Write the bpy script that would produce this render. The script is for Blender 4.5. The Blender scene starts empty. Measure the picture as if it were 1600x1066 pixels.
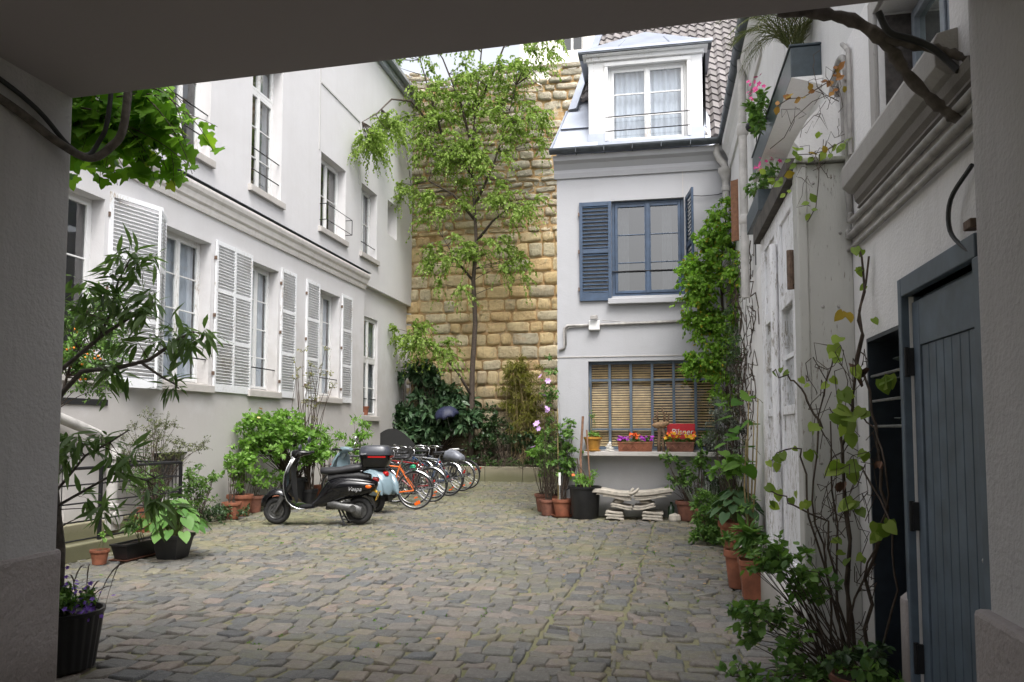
import bpy, math, random
import numpy as np
from mathutils import Vector, Matrix
random.seed(7)
R = math.radians
PI = math.pi
EXPO = 1.45
scene = bpy.context.scene
COL = scene.collection

# ------------------------------------------------------------------ mesh helper
class MB:
    """collects verts / faces / material indices / one random number per face"""
    def __init__(s):
        s.v = []; s.f = []; s.m = []; s.r = []
    def add(s, vs, fs, m=0, r=None):
        b = len(s.v); s.v.extend([tuple(p) for p in vs])
        if r is None: r = random.random()
        for f in fs:
            s.f.append(tuple(b + i for i in f)); s.m.append(m); s.r.append(r)
        return s
    def box(s, a, b, m=0, M=None):
        (x0, y0, z0), (x1, y1, z1) = a, b
        vs = [(x0,y0,z0),(x1,y0,z0),(x1,y1,z0),(x0,y1,z0),(x0,y0,z1),(x1,y0,z1),(x1,y1,z1),(x0,y1,z1)]
        if M is not None: vs = [M @ Vector(p) for p in vs]
        return s.add(vs, [(0,3,2,1),(4,5,6,7),(0,1,5,4),(1,2,6,5),(2,3,7,6),(3,0,4,7)], m)
    def cbox(s, c, d, m=0, M=None, rot=None):
        """box by centre and size; rot = Matrix applied about the centre"""
        x, y, z = (k/2 for k in d)
        vs = [(-x,-y,-z),(x,-y,-z),(x,y,-z),(-x,y,-z),(-x,-y,z),(x,-y,z),(x,y,z),(-x,y,z)]
        T = Matrix.Translation(c)
        if rot is not None: T = T @ rot.to_4x4()
        if M is not None: T = M @ T
        return s.add([T @ Vector(p) for p in vs], [(0,3,2,1),(4,5,6,7),(0,1,5,4),(1,2,6,5),(2,3,7,6),(3,0,4,7)], m)
    def quad(s, a, b, c, d, m=0):
        return s.add([a, b, c, d], [(0,1,2,3)], m)
    def tube(s, pts, r, n=8, m=0, caps=True):
        pts = [Vector(p) for p in pts]
        if not hasattr(r, '__len__'): r = [r]*len(pts)
        vs = []; fs = []
        ref = None
        for i, p in enumerate(pts):
            if i == 0: t = pts[1]-pts[0]
            elif i == len(pts)-1: t = pts[-1]-pts[-2]
            else: t = (pts[i+1]-pts[i]).normalized() + (pts[i]-pts[i-1]).normalized()
            if t.length < 1e-9: t = Vector((0,0,1))
            t.normalize()
            if ref is None:
                ref = t.cross(Vector((0.31,0.17,0.93)))
                if ref.length < 1e-3: ref = t.cross(Vector((1,0,0)))
            ref = ref - t*ref.dot(t)
            if ref.length < 1e-6: ref = t.orthogonal()
            ref.normalize(); b = t.cross(ref)
            for k in range(n):
                a = 2*PI*k/n
                vs.append(p + (ref*math.cos(a) + b*math.sin(a))*r[i])
        for i in range(len(pts)-1):
            for k in range(n):
                k2 = (k+1) % n
                fs.append((i*n+k, i*n+k2, (i+1)*n+k2, (i+1)*n+k))
        if caps:
            fs.append(tuple(range(n-1, -1, -1))); fs.append(tuple((len(pts)-1)*n+k for k in range(n)))
        return s.add(vs, fs, m)
    def lathe(s, prof, n=24, m=0, M=None, c=(0,0,0), closed=False):
        """prof: (radius, z) list, about local z"""
        vs = []; fs = []
        for (r, z) in prof:
            for k in range(n):
                a = 2*PI*k/n
                vs.append(Vector((c[0]+r*math.cos(a), c[1]+r*math.sin(a), c[2]+z)))
        if M is not None: vs = [M @ v for v in vs]
        L = len(prof)
        for i in range(L if closed else L-1):
            j = (i+1) % L
            for k in range(n):
                k2 = (k+1) % n
                fs.append((i*n+k, i*n+k2, j*n+k2, j*n+k))
        if not closed:
            if prof[0][0] > 1e-6: fs.append(tuple(range(n-1,-1,-1)))
            if prof[-1][0] > 1e-6: fs.append(tuple((L-1)*n+k for k in range(n)))
        return s.add(vs, fs, m)
    def ring(s, R0, r0, axis='y', c=(0,0,0), n=28, k=8, m=0, a0=0, a1=2*PI, ry=None):
        """torus about axis y, or an arc of one"""
        full = abs(a1-a0-2*PI) < 1e-6
        N = n if full else n+1
        vs = []; fs = []
        for i in range(N):
            a = a0+(a1-a0)*i/n
            for j in range(k):
                b = 2*PI*j/k
                rr = R0+r0*math.cos(b)
                vs.append((c[0]+rr*math.cos(a), c[1]+(ry or r0)*math.sin(b), c[2]+rr*math.sin(a)))
        for i in range(n if full else N-1):
            i2 = (i+1) % N
            for j in range(k):
                j2 = (j+1) % k
                fs.append((i*k+j, i*k+j2, i2*k+j2, i2*k+j))
        return s.add(vs, fs, m)
    def loft(s, secs, m=0, caps=True, closed=True):
        n = len(secs[0]); vs = [p for q in secs for p in q]; fs = []
        for i in range(len(secs)-1):
            for k in range(n if closed else n-1):
                k2 = (k+1) % n
                fs.append((i*n+k, i*n+k2, (i+1)*n+k2, (i+1)*n+k))
        if caps and closed:
            fs.append(tuple(range(n-1,-1,-1))); fs.append(tuple((len(secs)-1)*n+k for k in range(n)))
        return s.add(vs, fs, m)
    def ico(s, c, r, m=0, sx=1, sy=1, sz=1, n=10, k=6):
        prof = [(max(1e-7, r*math.sin(PI*i/k)), -r*math.cos(PI*i/k)) for i in range(k+1)]
        M = Matrix.Translation(c) @ Matrix.Diagonal((sx, sy, sz, 1))
        return s.lathe(prof, n, m, M)
    def prism(s, outline, y0, y1, m=0):
        """outline in x,z; extruded in y"""
        n = len(outline)
        vs = [(x, y0, z) for x, z in outline] + [(x, y1, z) for x, z in outline]
        fs = [tuple(range(n)), tuple(range(2*n-1, n-1, -1))] + [(i, i+n, (i+1) % n + n, (i+1) % n) for i in range(n)]
        return s.add(vs, fs, m)
    def build(s, name, mats, parent=None, loc=None, rot=None, smooth=False, auto=None, bevel=0):
        me = bpy.data.meshes.new(name)
        if loc is not None and parent is None:
            pass
        me.from_pydata([tuple(v) for v in s.v], [], s.f)
        if not isinstance(mats, (list, tuple)): mats = [mats]
        for mt in mats: me.materials.append(mt)
        me.polygons.foreach_set('material_index', s.m)
        at = me.attributes.new('rnd', 'FLOAT', 'FACE'); at.data.foreach_set('value', s.r)
        me.validate(); me.update()
        return link(name, me, parent, loc, rot, smooth, bevel)

def link(name, me, parent=None, loc=None, rot=None, smooth=False, bevel=0):
    if smooth:
        me.polygons.foreach_set('use_smooth', [True]*len(me.polygons))
        if smooth is not True:
            try: me.set_sharp_from_angle(angle=R(smooth))
            except Exception: pass
    o = bpy.data.objects.new(name, me); COL.objects.link(o)
    if parent is not None: o.parent = parent
    if loc is not None: o.location = loc
    if rot is not None: o.rotation_euler = rot
    if bevel:
        b = o.modifiers.new('b', 'BEVEL'); b.width = bevel; b.segments = 2; b.limit_method = 'ANGLE'; b.angle_limit = R(40)
    return o

def tag(o, label=None, cat=None, group=None, kind=None):
    if label: o['label'] = label
    if cat: o['category'] = cat
    if group: o['group'] = group
    if kind: o['kind'] = kind
    return o
def empty(name, loc, rz=0, **k):
    o = bpy.data.objects.new(name, None); COL.objects.link(o)
    o.location = loc; o.rotation_euler = (0,0,rz); o.empty_display_size = .1
    return tag(o, **k)
def copy_tree(o, parent=None):
    c = o.copy(); COL.objects.link(c)
    for k in ('label', 'category', 'group'):
        if parent is None and k in c: del c[k]
    c.parent = parent
    for ch in [x for x in COL.objects if x.parent == o]:
        copy_tree(ch, c)
    return c

# ------------------------------------------------------------------ leaves
T_OVATE = ([(0,0,0),(-.24,.28,.05),(-.27,.58,.03),(0,1,-.06),(.27,.58,.03),(.24,.28,.05),(0,.5,-.03)],
           [(0,6,1),(1,6,2),(2,6,3),(0,5,6),(5,4,6),(4,3,6)])
T_LANCE = ([(0,0,0),(-.07,.3,.02),(-.075,.6,-.03),(0,1,-.16),(.075,.6,-.03),(.07,.3,.02),(0,.3,0),(0,.6,-.05)],
           [(0,6,1),(1,6,7,2),(2,7,3),(0,5,6),(6,5,4,7),(7,4,3)])
T_DIAM = ([(0,0,0),(-.33,.5,.06),(0,1,-.03),(.33,.5,.06)], [(0,3,1),(3,2,1)])
T_HEART = ([(0,0,0),(-.3,-.1,.05),(-.43,.15,.06),(-.4,.45,.03),(-.2,.78,-.02),(0,1,-.1),(.2,.78,-.02),(.4,.45,.03),(.43,.15,.06),(.3,-.1,.05),(0,.35,-.03),(0,.7,-.04)],
           [(0,10,1),(1,10,2),(2,10,3),(3,10,11,4),(4,11,5),(0,9,10),(9,8,10),(8,7,10),(10,7,6,11),(11,6,5)])
_mo = [(0,0),(-.2,-.06),(-.42,.0),(-.36,.16),(-.56,.24),(-.62,.46),(-.44,.48),(-.3,.6),(-.24,.56),(-.16,.82),(0,1.02)]
T_MAPLE = ([(x,y,.05*abs(x)*2-.04*y) for x,y in _mo] + [(-x,y,.05*abs(x)*2-.04*y) for x,y in _mo[-2:0:-1]] + [(0,.35,-.03)],
           [(20,(i+1)%20,i) for i in range(20)])
T_BLADE = ([(-.03,0,0),(.03,0,0),(.025,.5,.02),(-.025,.5,.02),(0,1,-.12)], [(0,1,2,3),(3,2,4)])

def leaves_mesh(name, tmpl, P, D, N, S, mat, parent, rnd=None, W=1.0, loc=None):
    """P positions, D leaf directions, N normals, S lengths -> one mesh"""
    tv = np.array(tmpl[0], float); tf = tmpl[1]
    P = np.array(P, float).reshape(-1,3); D = np.array(D, float).reshape(-1,3); N = np.array(N, float).reshape(-1,3); S = np.array(S, float).reshape(-1)
    D /= np.linalg.norm(D, axis=1, keepdims=True)+1e-9
    N = N - D*(N*D).sum(1, keepdims=True); N /= np.linalg.norm(N, axis=1, keepdims=True)+1e-9
    X = np.cross(D, N)
    n = len(P); k = len(tv)
    V = P[:,None,:] + S[:,None,None]*(X[:,None,:]*tv[None,:,0:1]*W + D[:,None,:]*tv[None,:,1:2] + N[:,None,:]*tv[None,:,2:3])
    V = V.reshape(-1,3)
    lv = []; ls = []
    for f in tf: ls.append(len(f)); lv.extend(f)
    lv = np.array(lv); nl = len(lv)
    LV = (np.arange(n)[:,None]*k + lv[None,:]).reshape(-1)
    LT = np.tile(np.array(ls), n); LS = np.concatenate([[0], np.cumsum(LT)[:-1]])
    me = bpy.data.meshes.new(name)
    me.vertices.add(len(V)); me.vertices.foreach_set('co', V.reshape(-1))
    me.loops.add(len(LV)); me.loops.foreach_set('vertex_index', LV.astype(np.int32))
    me.polygons.add(len(LT)); me.polygons.foreach_set('loop_start', LS.astype(np.int32)); me.polygons.foreach_set('loop_total', LT.astype(np.int32))
    if rnd is None: rnd = np.random.rand(n)
    at = me.attributes.new('rnd', 'FLOAT', 'FACE'); at.data.foreach_set('value', np.repeat(np.array(rnd, float), len(ls)))
    me.materials.append(mat); me.update(calc_edges=True)
    me.polygons.foreach_set('use_smooth', np.ones(len(LT), bool))
    return link(name, me, parent, loc)

def rv(rng, s=1.0):
    return np.array([rng.gauss(0,1), rng.gauss(0,1), rng.gauss(0,1)])*s
def smooth_path(pts, k=5):
    P = [Vector(p) for p in pts]; P = [P[0]*2-P[1]]+P+[P[-1]*2-P[-2]]; out = []
    for i in range(1, len(P)-2):
        a, b, c, d = P[i-1:i+3]
        for j in range(k):
            t = j/k
            out.append(((b*2)+(c-a)*t+(a*2-b*5+c*4-d)*t*t+(b*3-a-c*3+d)*t**3)*.5)
    out.append(P[-2]); return out
def unit(v):
    return v/(np.linalg.norm(v)+1e-9)
def bez(a, b, c, n):
    a, b, c = map(np.array, (a, b, c))
    return [tuple((1-t)**2*a+2*t*(1-t)*b+t*t*c) for t in [i/n for i in range(n+1)]]

def blob_plant(root, seed, base, blobs, tmpl, leaf, size, bark, twigs=5, per=9, stem_r=.012, droop=.3, W=1.0,
               leaf_name='foliage', stem_name='stem', up=.5, spread=1.0, limbs=None, base_r=.05, cluster_r=None, jitter=.35, gap=0):
    """clumps of leafy twigs carried by stems that start at base (or at the nearest point of a limb)"""
    rng = random.Random(seed); np.random.seed(seed)
    P, D, N, S = [], [], [], []
    st = MB()
    base = np.array(base, float)
    lim = None
    if limbs:
        lim = []
        for L in limbs:
            for i in range(len(L)-1):
                a, b = np.array(L[i], float), np.array(L[i+1], float)
                for t in (0, .33, .66, 1): lim.append(a+(b-a)*t)
    for (c, rad, k) in blobs:
        c = np.array(c, float); rad = np.array(rad, float)
        for _ in range(k):
            v = unit(rv(rng)) * (rng.random()**.45)
            cc = c + v*rad
            if lim is not None:
                d = [np.linalg.norm(q-cc) + max(0, (q[2]-cc[2])*1.2) for q in lim]
                b0 = lim[int(np.argmin(d))]
                r0 = stem_r*.6
            else:
                b0 = base + np.array([rng.uniform(-1,1)*base_r, rng.uniform(-1,1)*base_r, 0]); r0 = stem_r
            L = np.linalg.norm(cc-b0)
            mid = (b0+cc)/2 + rv(rng, .10*L) + np.array([0,0,.12*L*up*2])
            pts = bez(b0, mid, cc, 4)
            st.tube(pts, [r0, r0*.85, r0*.7, r0*.55, r0*.35], 5, caps=False)
            cr = cluster_r or min(rad)*.45
            out = unit(cc-b0)
            for t in range(twigs):
                d = unit(unit(rv(rng))*spread + out*.5 + np.array([0,0,up]))
                tl = cr*rng.uniform(.6,1.3)
                e = cc + d*tl + np.array([0,0,-droop*tl*.6])
                q = bez(cc, cc + d*tl*.55 + np.array([0,0,.08*tl]), e, 4)
                if tl > .03: st.tube(q[::2], [r0*.35, r0*.28, r0*.12], 3, caps=False)
                for j in range(per):
                    tt = (j+.6)/per*4; i0 = min(3, int(tt)); w = tt-i0
                    p = np.array(q[i0])*(1-w)+np.array(q[i0+1])*w
                    td = unit(np.array(q[i0+1])-np.array(q[i0]))
                    side = unit(np.cross(td, unit(rv(rng))))
                    dd = unit(td*.5 + side*.9 + np.array([0,0,-droop]))
                    s = size*rng.uniform(1-jitter, 1+jitter)
                    nn = unit(np.array([0,0,1.0]) + rv(rng,.45))
                    P.append(p+rv(rng, size*.08)); D.append(dd); N.append(nn); S.append(s)
    rnd = np.clip(np.random.rand(len(P)), 0, 1)
    o = leaves_mesh(leaf_name, tmpl, P, D, N, S, leaf, root, rnd, W)
    s2 = st.build(stem_name, bark, root, smooth=True) if st.f else None
    return o, s2

# ------------------------------------------------------------------ materials
MATS = {}
def nodes(name):
    m = bpy.data.materials.new(name); m.use_nodes = True
    nt = m.node_tree; nt.nodes.clear()
    out = nt.nodes.new('ShaderNodeOutputMaterial')
    b = nt.nodes.new('ShaderNodeBsdfPrincipled')
    nt.links.new(b.outputs[0], out.inputs[0])
    MATS[name] = m
    return m, nt, b, out
def N_(nt, t, **k):
    n = nt.nodes.new(t)
    for a, v in k.items():
        if a.startswith('i_'):
            key = a[2:]
            key = int(key) if key.isdigit() else key.replace('_', ' ')
            n.inputs[key].default_value = v
        else: setattr(n, a, v)
    return n
def c4(c): return (c[0], c[1], c[2], 1)
def ramp(nt, src, stops):
    r = nt.nodes.new('ShaderNodeValToRGB'); nt.links.new(src, r.inputs[0])
    e = r.color_ramp.elements
    while len(e) < len(stops): e.new(.5)
    for i, (p, c) in enumerate(stops):
        e[i].position = p; e[i].color = c4(c) if hasattr(c, '__len__') else (c, c, c, 1)
    return r.outputs[0]
def mix(nt, fac, a, b, mode='MIX'):
    n = nt.nodes.new('ShaderNodeMix'); n.data_type = 'RGBA'; n.blend_type = mode
    for s, i in ((fac, 0), (a, 6), (b, 7)):
        if hasattr(s, 'is_linked') or hasattr(s, 'links'): nt.links.new(s, n.inputs[i])
        elif hasattr(s, '__len__'): n.inputs[i].default_value = c4(s)
        else: n.inputs[i].default_value = s
    return n.outputs[2]
def noise(nt, vec, scale, detail=4, rough=.55, dist=0):
    n = nt.nodes.new('ShaderNodeTexNoise'); n.inputs['Scale'].default_value = scale
    n.inputs['Detail'].default_value = detail; n.inputs['Roughness'].default_value = rough; n.inputs['Distortion'].default_value = dist
    if vec is not None: nt.links.new(vec, n.inputs['Vector'])
    return n.outputs[0]
def geo(nt, scale=(1,1,1)):
    g = nt.nodes.new('ShaderNodeNewGeometry')
    m = nt.nodes.new('ShaderNodeMapping'); m.inputs['Scale'].default_value = scale
    nt.links.new(g.outputs['Position'], m.inputs['Vector'])
    return m.outputs[0]
def objc(nt, scale=(1,1,1)):
    g = nt.nodes.new('ShaderNodeTexCoord')
    m = nt.nodes.new('ShaderNodeMapping'); m.inputs['Scale'].default_value = scale
    nt.links.new(g.outputs['Object'], m.inputs['Vector'])
    return m.outputs[0]
def bump(nt, b, h, strength=.3, dist=.01):
    n = nt.nodes.new('ShaderNodeBump'); n.inputs['Strength'].default_value = strength; n.inputs['Distance'].default_value = dist
    nt.links.new(h, n.inputs['Height']); nt.links.new(n.outputs[0], b.inputs['Normal'])
    return n
def math_(nt, op, a, b=None):
    n = nt.nodes.new('ShaderNodeMath'); n.operation = op
    for i, s in enumerate((a, b)):
        if s is None: continue
        if hasattr(s, 'links'): nt.links.new(s, n.inputs[i])
        else: n.inputs[i].default_value = s
    return n.outputs[0]
def attr(nt, name='rnd'):
    n = nt.nodes.new('ShaderNodeAttribute'); n.attribute_name = name
    return n.outputs['Fac']
def zpos(nt):
    g = nt.nodes.new('ShaderNodeNewGeometry'); s = nt.nodes.new('ShaderNodeSeparateXYZ')
    nt.links.new(g.outputs['Position'], s.inputs[0]); return s.outputs

def simple(name, col, rough=.5, metal=0, var=.0, scale=20, bmp=0, coat=0, spec=.5, bscale=None):
    m, nt, b, o = nodes(name)
    b.inputs['Roughness'].default_value = rough; b.inputs['Metallic'].default_value = metal
    b.inputs['Specular IOR Level'].default_value = spec
    if coat: b.inputs['Coat Weight'].default_value = coat; b.inputs['Coat Roughness'].default_value = .08
    v = objc(nt)
    if var:
        c = ramp(nt, noise(nt, v, scale, 5), [(.3, tuple(x*(1-var) for x in col)), (.7, tuple(min(1, x*(1+var)) for x in col))])
        nt.links.new(c, b.inputs['Base Color'])
    else: b.inputs['Base Color'].default_value = c4(col)
    if bmp: bump(nt, b, noise(nt, v, bscale or scale*3, 4), bmp, .004)
    return m

def plaster(name, col, dirt=(.35,.32,.28), amount=.5, base_z=1.0, bmp=.35, fine=90, streak=.5, low=0):
    """painted render: fine grain, vertical rain streaks, a grimy foot and blotches"""
    m, nt, b, o = nodes(name)
    b.inputs['Roughness'].default_value = .9; b.inputs['Specular IOR Level'].default_value = .25
    v = geo(nt); sv = geo(nt, (3.0, 3.0, .22))
    blot = ramp(nt, noise(nt, v, 1.1, 6, .62), [(.38, 0), (.72, 1)])
    strk = ramp(nt, noise(nt, sv, 2.2, 6, .7), [(.5, 0), (.78, 1)])
    z = zpos(nt)[2]
    foot = ramp(nt, math_(nt, 'ADD', math_(nt, 'DIVIDE', z, base_z), math_(nt, 'MULTIPLY', noise(nt, v, 2.5, 5), -.9)), [(-.0, 1), (.55, 0)])
    c = mix(nt, math_(nt, 'MULTIPLY', blot, .35*amount), c4(col), c4(tuple(a*.55+d*.45 for a, d in zip(col, dirt))))
    c = mix(nt, math_(nt, 'MULTIPLY', strk, streak*amount), c, c4(tuple(a*.5+d*.5 for a, d in zip(col, dirt))))
    c = mix(nt, math_(nt, 'MULTIPLY', foot, .75*amount), c, c4(dirt))
    if low:
        moss = ramp(nt, math_(nt, 'ADD', math_(nt, 'DIVIDE', z, low), math_(nt, 'MULTIPLY', noise(nt, v, 5, 6, .7), .5)), [(.25, 1), (.75, 0)])
        c = mix(nt, math_(nt, 'MULTIPLY', moss, .45), c, (.16,.16,.09))
    spk = ramp(nt, noise(nt, v, 14, 3, .8), [(.66, 0), (.74, 1)])
    c = mix(nt, math_(nt, 'MULTIPLY', spk, .25*amount), c, c4(dirt))
    nt.links.new(c, b.inputs['Base Color'])
    h = math_(nt, 'ADD', noise(nt, v, fine, 3, .6), math_(nt, 'MULTIPLY', noise(nt, v, 5, 4), 2.0))
    bump(nt, b, h, bmp, .008)
    return m

def leafmat(name, cols, trans=.35, rough=.5, yellow=None, spec=.3):
    """cols: dark, mid, light"""
    m, nt, b, o = nodes(name)
    r = attr(nt)
    v = objc(nt)
    f = math_(nt, 'ADD', math_(nt, 'MULTIPLY', r, .6), math_(nt, 'MULTIPLY', noise(nt, v, 3.0, 2), .5))
    st = [(.15, cols[0]), (.5, cols[1]), (.85, cols[2])]
    c = ramp(nt, f, st)
    if yellow:
        c = mix(nt, ramp(nt, r, [(1-yellow[1], 0), (1-yellow[1]+.01, 1)]), c, yellow[0])
    nt.links.new(c, b.inputs['Base Color'])
    b.inputs['Roughness'].default_value = rough; b.inputs['Specular IOR Level'].default_value = spec
    t = nt.nodes.new('ShaderNodeBsdfTranslucent')
    tc = mix(nt, 1.0, c, (1.0, 1.15, .55), 'MULTIPLY')
    nt.links.new(tc, t.inputs['Color'])
    ms = nt.nodes.new('ShaderNodeMixShader'); ms.inputs[0].default_value = trans
    nt.links.new(b.outputs[0], ms.inputs[1]); nt.links.new(t.outputs[0], ms.inputs[2]); nt.links.new(ms.outputs[0], o.inputs[0])
    return m

def glassmat(name, tint=(.9,.93,.93), refl=1.0):
    m, nt, b, o = nodes(name)
    nt.nodes.remove(b)
    g = nt.nodes.new('ShaderNodeBsdfGlossy'); g.inputs['Roughness'].default_value = .02; g.inputs['Color'].default_value = (1,1,1,1)
    nt.links.new(bump_only(nt), g.inputs['Normal'])
    t = nt.nodes.new('ShaderNodeBsdfTransparent'); t.inputs[0].default_value = c4(tint)
    f = nt.nodes.new('ShaderNodeLayerWeight'); f.inputs[0].default_value = .5
    ms = nt.nodes.new('ShaderNodeMixShader')
    fac = math_(nt, 'ADD', math_(nt, 'MULTIPLY', math_(nt, 'POWER', f.outputs['Facing'], 3.5), .9), .06*refl)
    nt.links.new(math_(nt, 'MINIMUM', fac, 1.0), ms.inputs[0])
    nt.links.new(t.outputs[0], ms.inputs[1]); nt.links.new(g.outputs[0], ms.inputs[2]); nt.links.new(ms.outputs[0], o.inputs[0])
    return m
def bump_only(nt):
    n = nt.nodes.new('ShaderNodeBump'); n.inputs['Strength'].default_value = .06; n.inputs['Distance'].default_value = .02
    nt.links.new(noise(nt, geo(nt), 3.0, 2), n.inputs['Height']); return n.outputs[0]

WHITE = plaster('white_render', (.615,.605,.61), dirt=(.43,.405,.38), amount=.95, base_z=3.8, streak=.28, low=.8)
HOUSEW = plaster('house_render', (.385,.388,.405), dirt=(.25,.24,.22), amount=.6, base_z=1.2, streak=.3, low=.5)
RIGHTW = plaster('right_render', (.76,.745,.74), dirt=(.26,.24,.22), amount=.5, base_z=1.0, bmp=.6, fine=60, streak=.7, low=.5)
RIGHTUP = plaster('upper_render', (.66,.655,.65), dirt=(.3,.28,.26), amount=.6, base_z=.5, streak=.6)
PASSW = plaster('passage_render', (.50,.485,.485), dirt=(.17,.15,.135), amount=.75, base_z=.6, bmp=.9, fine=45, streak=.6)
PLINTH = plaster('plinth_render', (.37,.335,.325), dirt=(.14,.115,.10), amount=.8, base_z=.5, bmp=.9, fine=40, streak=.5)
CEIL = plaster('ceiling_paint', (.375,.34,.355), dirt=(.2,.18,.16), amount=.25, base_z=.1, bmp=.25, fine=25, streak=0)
TRIMST = plaster('stone_trim', (.74,.71,.68), dirt=(.25,.2,.15), amount=.8, base_z=.4, streak=.7)
SILLST = plaster('sill_stone', (.48,.455,.43), dirt=(.2,.17,.13), amount=.9, base_z=.4, streak=.6)
KERBST = plaster('kerb_stone', (.26,.235,.17), dirt=(.1,.1,.05), amount=.9, base_z=.3, streak=.4, low=.8)
BGW = plaster('cream_facade', (.82,.79,.73), amount=.2, base_z=.3)

def peeling(name, paint, wood, amt=.5):
    m, nt, b, o = nodes(name)
    b.inputs['Roughness'].default_value = .7
    v = geo(nt, (16, 16, 2.6)); v2 = geo(nt)
    mask = ramp(nt, math_(nt, 'ADD', noise(nt, v, 4, 8, .75), math_(nt, 'MULTIPLY', noise(nt, v2, 1.3, 3), .45)), [(.80-amt*.16, 0), (.84-amt*.16, 1)])
    c = mix(nt, ramp(nt, noise(nt, v2, 3, 4), [(.3, 0), (.7, .3)]), c4(paint), c4(tuple(x*.72 for x in paint)))
    c = mix(nt, mask, c, c4(wood))
    nt.links.new(c, b.inputs['Base Color'])
    bump(nt, b, math_(nt, 'SUBTRACT', noise(nt, v, 10, 5), mask), .5, .004)
    return m
SHUTW = peeling('white_shutter_paint', (.72,.73,.745), (.42,.36,.3), -.15)
FRAMEW = peeling('white_frame_paint', (.74,.74,.73), (.4,.34,.28), -.2)
GATEW = peeling('flaking_white_paint', (.84,.84,.86), (.40,.37,.33), .12)
COLW = peeling('column_paint', (.47,.465,.44), (.22,.19,.16), -.25)
BLUE = simple('blue_paint', (.036,.062,.108), .45, var=.25, scale=8, bmp=.15)
BLUEGR = simple('slate_blue_paint', (.085,.115,.150), .5, var=.3, scale=5, bmp=.2)
DARKB = simple('dark_blue_paint', (.022,.03,.042), .4, var=.2)
PLANTER = simple('planter_metal', (.035,.05,.06), .35, var=.2)
ZINC = simple('zinc', (.33,.355,.41), .42, .65, var=.12, scale=3, bmp=.12)
GUTTER = simple('gutter_zinc', (.075,.085,.095), .45, .5, var=.25, scale=6)
BLACKI = simple('black_iron', (.018,.018,.02), .5, .4, var=.3)
DARK = simple('dark_interior', (.012,.012,.013), .9)
ROOM = simple('room_interior', (.10,.095,.09), .9)
GLASS = glassmat('window_glass', (.80,.84,.85), 1.3)
GLASSD = glassmat('dark_window_glass', (.35,.37,.38), 2.0)
CURT = simple('net_curtain', (.52,.54,.60), .9, var=.08, scale=6)
CURTD = simple('grey_curtain', (.25,.255,.27), .9, var=.2, scale=6)
BLIND = simple('wood_blind', (.62,.41,.20), .55, var=.2, scale=12)
TERRA = simple('terracotta', (.24,.085,.045), .8, var=.35, scale=9, bmp=.3)
TERRAD = simple('aged_terracotta', (.17,.07,.045), .85, var=.45, scale=9, bmp=.3)
OCHREP = simple('ochre_glaze', (.38,.19,.035), .35, var=.3, scale=9)
BLKPL = simple('black_plastic', (.012,.012,.013), .42, var=.3, scale=10)
SOIL = simple('soil', (.028,.02,.013), .95, var=.5, scale=60, bmp=1)
BLACKP = simple('black_gloss_paint', (.004,.004,.005), .14, coat=.35, spec=.35, var=.1)
BLUEP = simple('pale_blue_gloss_paint', (.17,.235,.27), .25, coat=.7, var=.05)
MATTEB = simple('black_trim', (.014,.014,.015), .6, var=.2, bmp=.15, bscale=200)
VINYL = simple('seat_vinyl', (.022,.022,.025), .5, var=.15, bmp=.3, bscale=300)
CASEG = simple('grey_case_plastic', (.045,.048,.06), .3, var=.05)
RUBBER = simple('rubber', (.016,.016,.016), .75, var=.3, scale=30)
CHROME = simple('chrome', (.75,.75,.77), .12, 1)
STEEL = simple('brushed_steel', (.40,.40,.41), .35, .9, var=.2)
ALU = simple('cast_aluminium', (.12,.12,.118), .45, .8, var=.3, scale=30)
ORANGE = simple('orange_lens', (.75,.12,.01), .2)
REDL = simple('red_lens', (.35,.01,.01), .2)
YELPL = simple('yellow_plate', (.75,.45,.03), .35)
INK = simple('black_ink', (.01,.01,.01), .5)
WHITEPT = simple('white_plastic', (.72,.72,.70), .4, var=.05)
SILVERPT = simple('silver_letters', (.7,.7,.72), .25, .6)
ORGF = simple('orange_frame_paint', (.62,.13,.02), .25, coat=.6)
NAVYCL = simple('navy_cloth', (.012,.016,.045), .6, var=.2)
REDSIGN = simple('red_enamel', (.55,.015,.03), .2, var=.1, coat=.6)
DRIFT = simple('driftwood', (.16,.10,.06), .8, var=.4, scale=25, bmp=.6)
WOODP = simple('stake_wood', (.22,.12,.075), .8, var=.3, scale=20)
BAMBOO = simple('cane_stem', (.26,.20,.09), .6, var=.25)
BARK = simple('bark', (.062,.046,.035), .9, var=.45, scale=25, bmp=1.0)
BARKG = simple('grey_bark', (.105,.09,.078), .9, var=.4, scale=22, bmp=1.0)
TWIG = simple('twig', (.06,.042,.03), .85, var=.4, scale=20)
GTWIG = simple('green_stem', (.10,.12,.035), .7, var=.3)
PIPEW = simple('painted_pipe', (.42,.405,.385), .55, var=.2, scale=8, bmp=.2)
PIPEG = simple('grey_conduit', (.30,.285,.27), .6, var=.3, scale=10, bmp=.3)
CABLE = simple('black_cable', (.02,.02,.02), .6)
RUST = simple('rusty_iron', (.13,.085,.06), .8, var=.45, scale=30, bmp=.5)
SLABST = simple('pale_slab', (.44,.40,.34), .85, var=.25, scale=14, bmp=.5)
WHITEST = simple('white_stone', (.62,.60,.55), .8, var=.15, scale=14, bmp=.3)
BAGM = simple('grey_bag', (.17,.18,.21), .35, var=.3, scale=8, bmp=.3)
L_BIRCH = leafmat('birch_leaf', [(.15,.22,.04),(.25,.36,.07),(.36,.47,.14)], .55)
L_OLEA = leafmat('long_leaf', [(.07,.13,.045),(.12,.20,.065),(.20,.29,.13)], .4, .4)
L_VINE = leafmat('grape_leaf', [(.07,.17,.015),(.14,.30,.025),(.26,.45,.05)], .55, yellow=((.34,.40,.05),.04))
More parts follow.
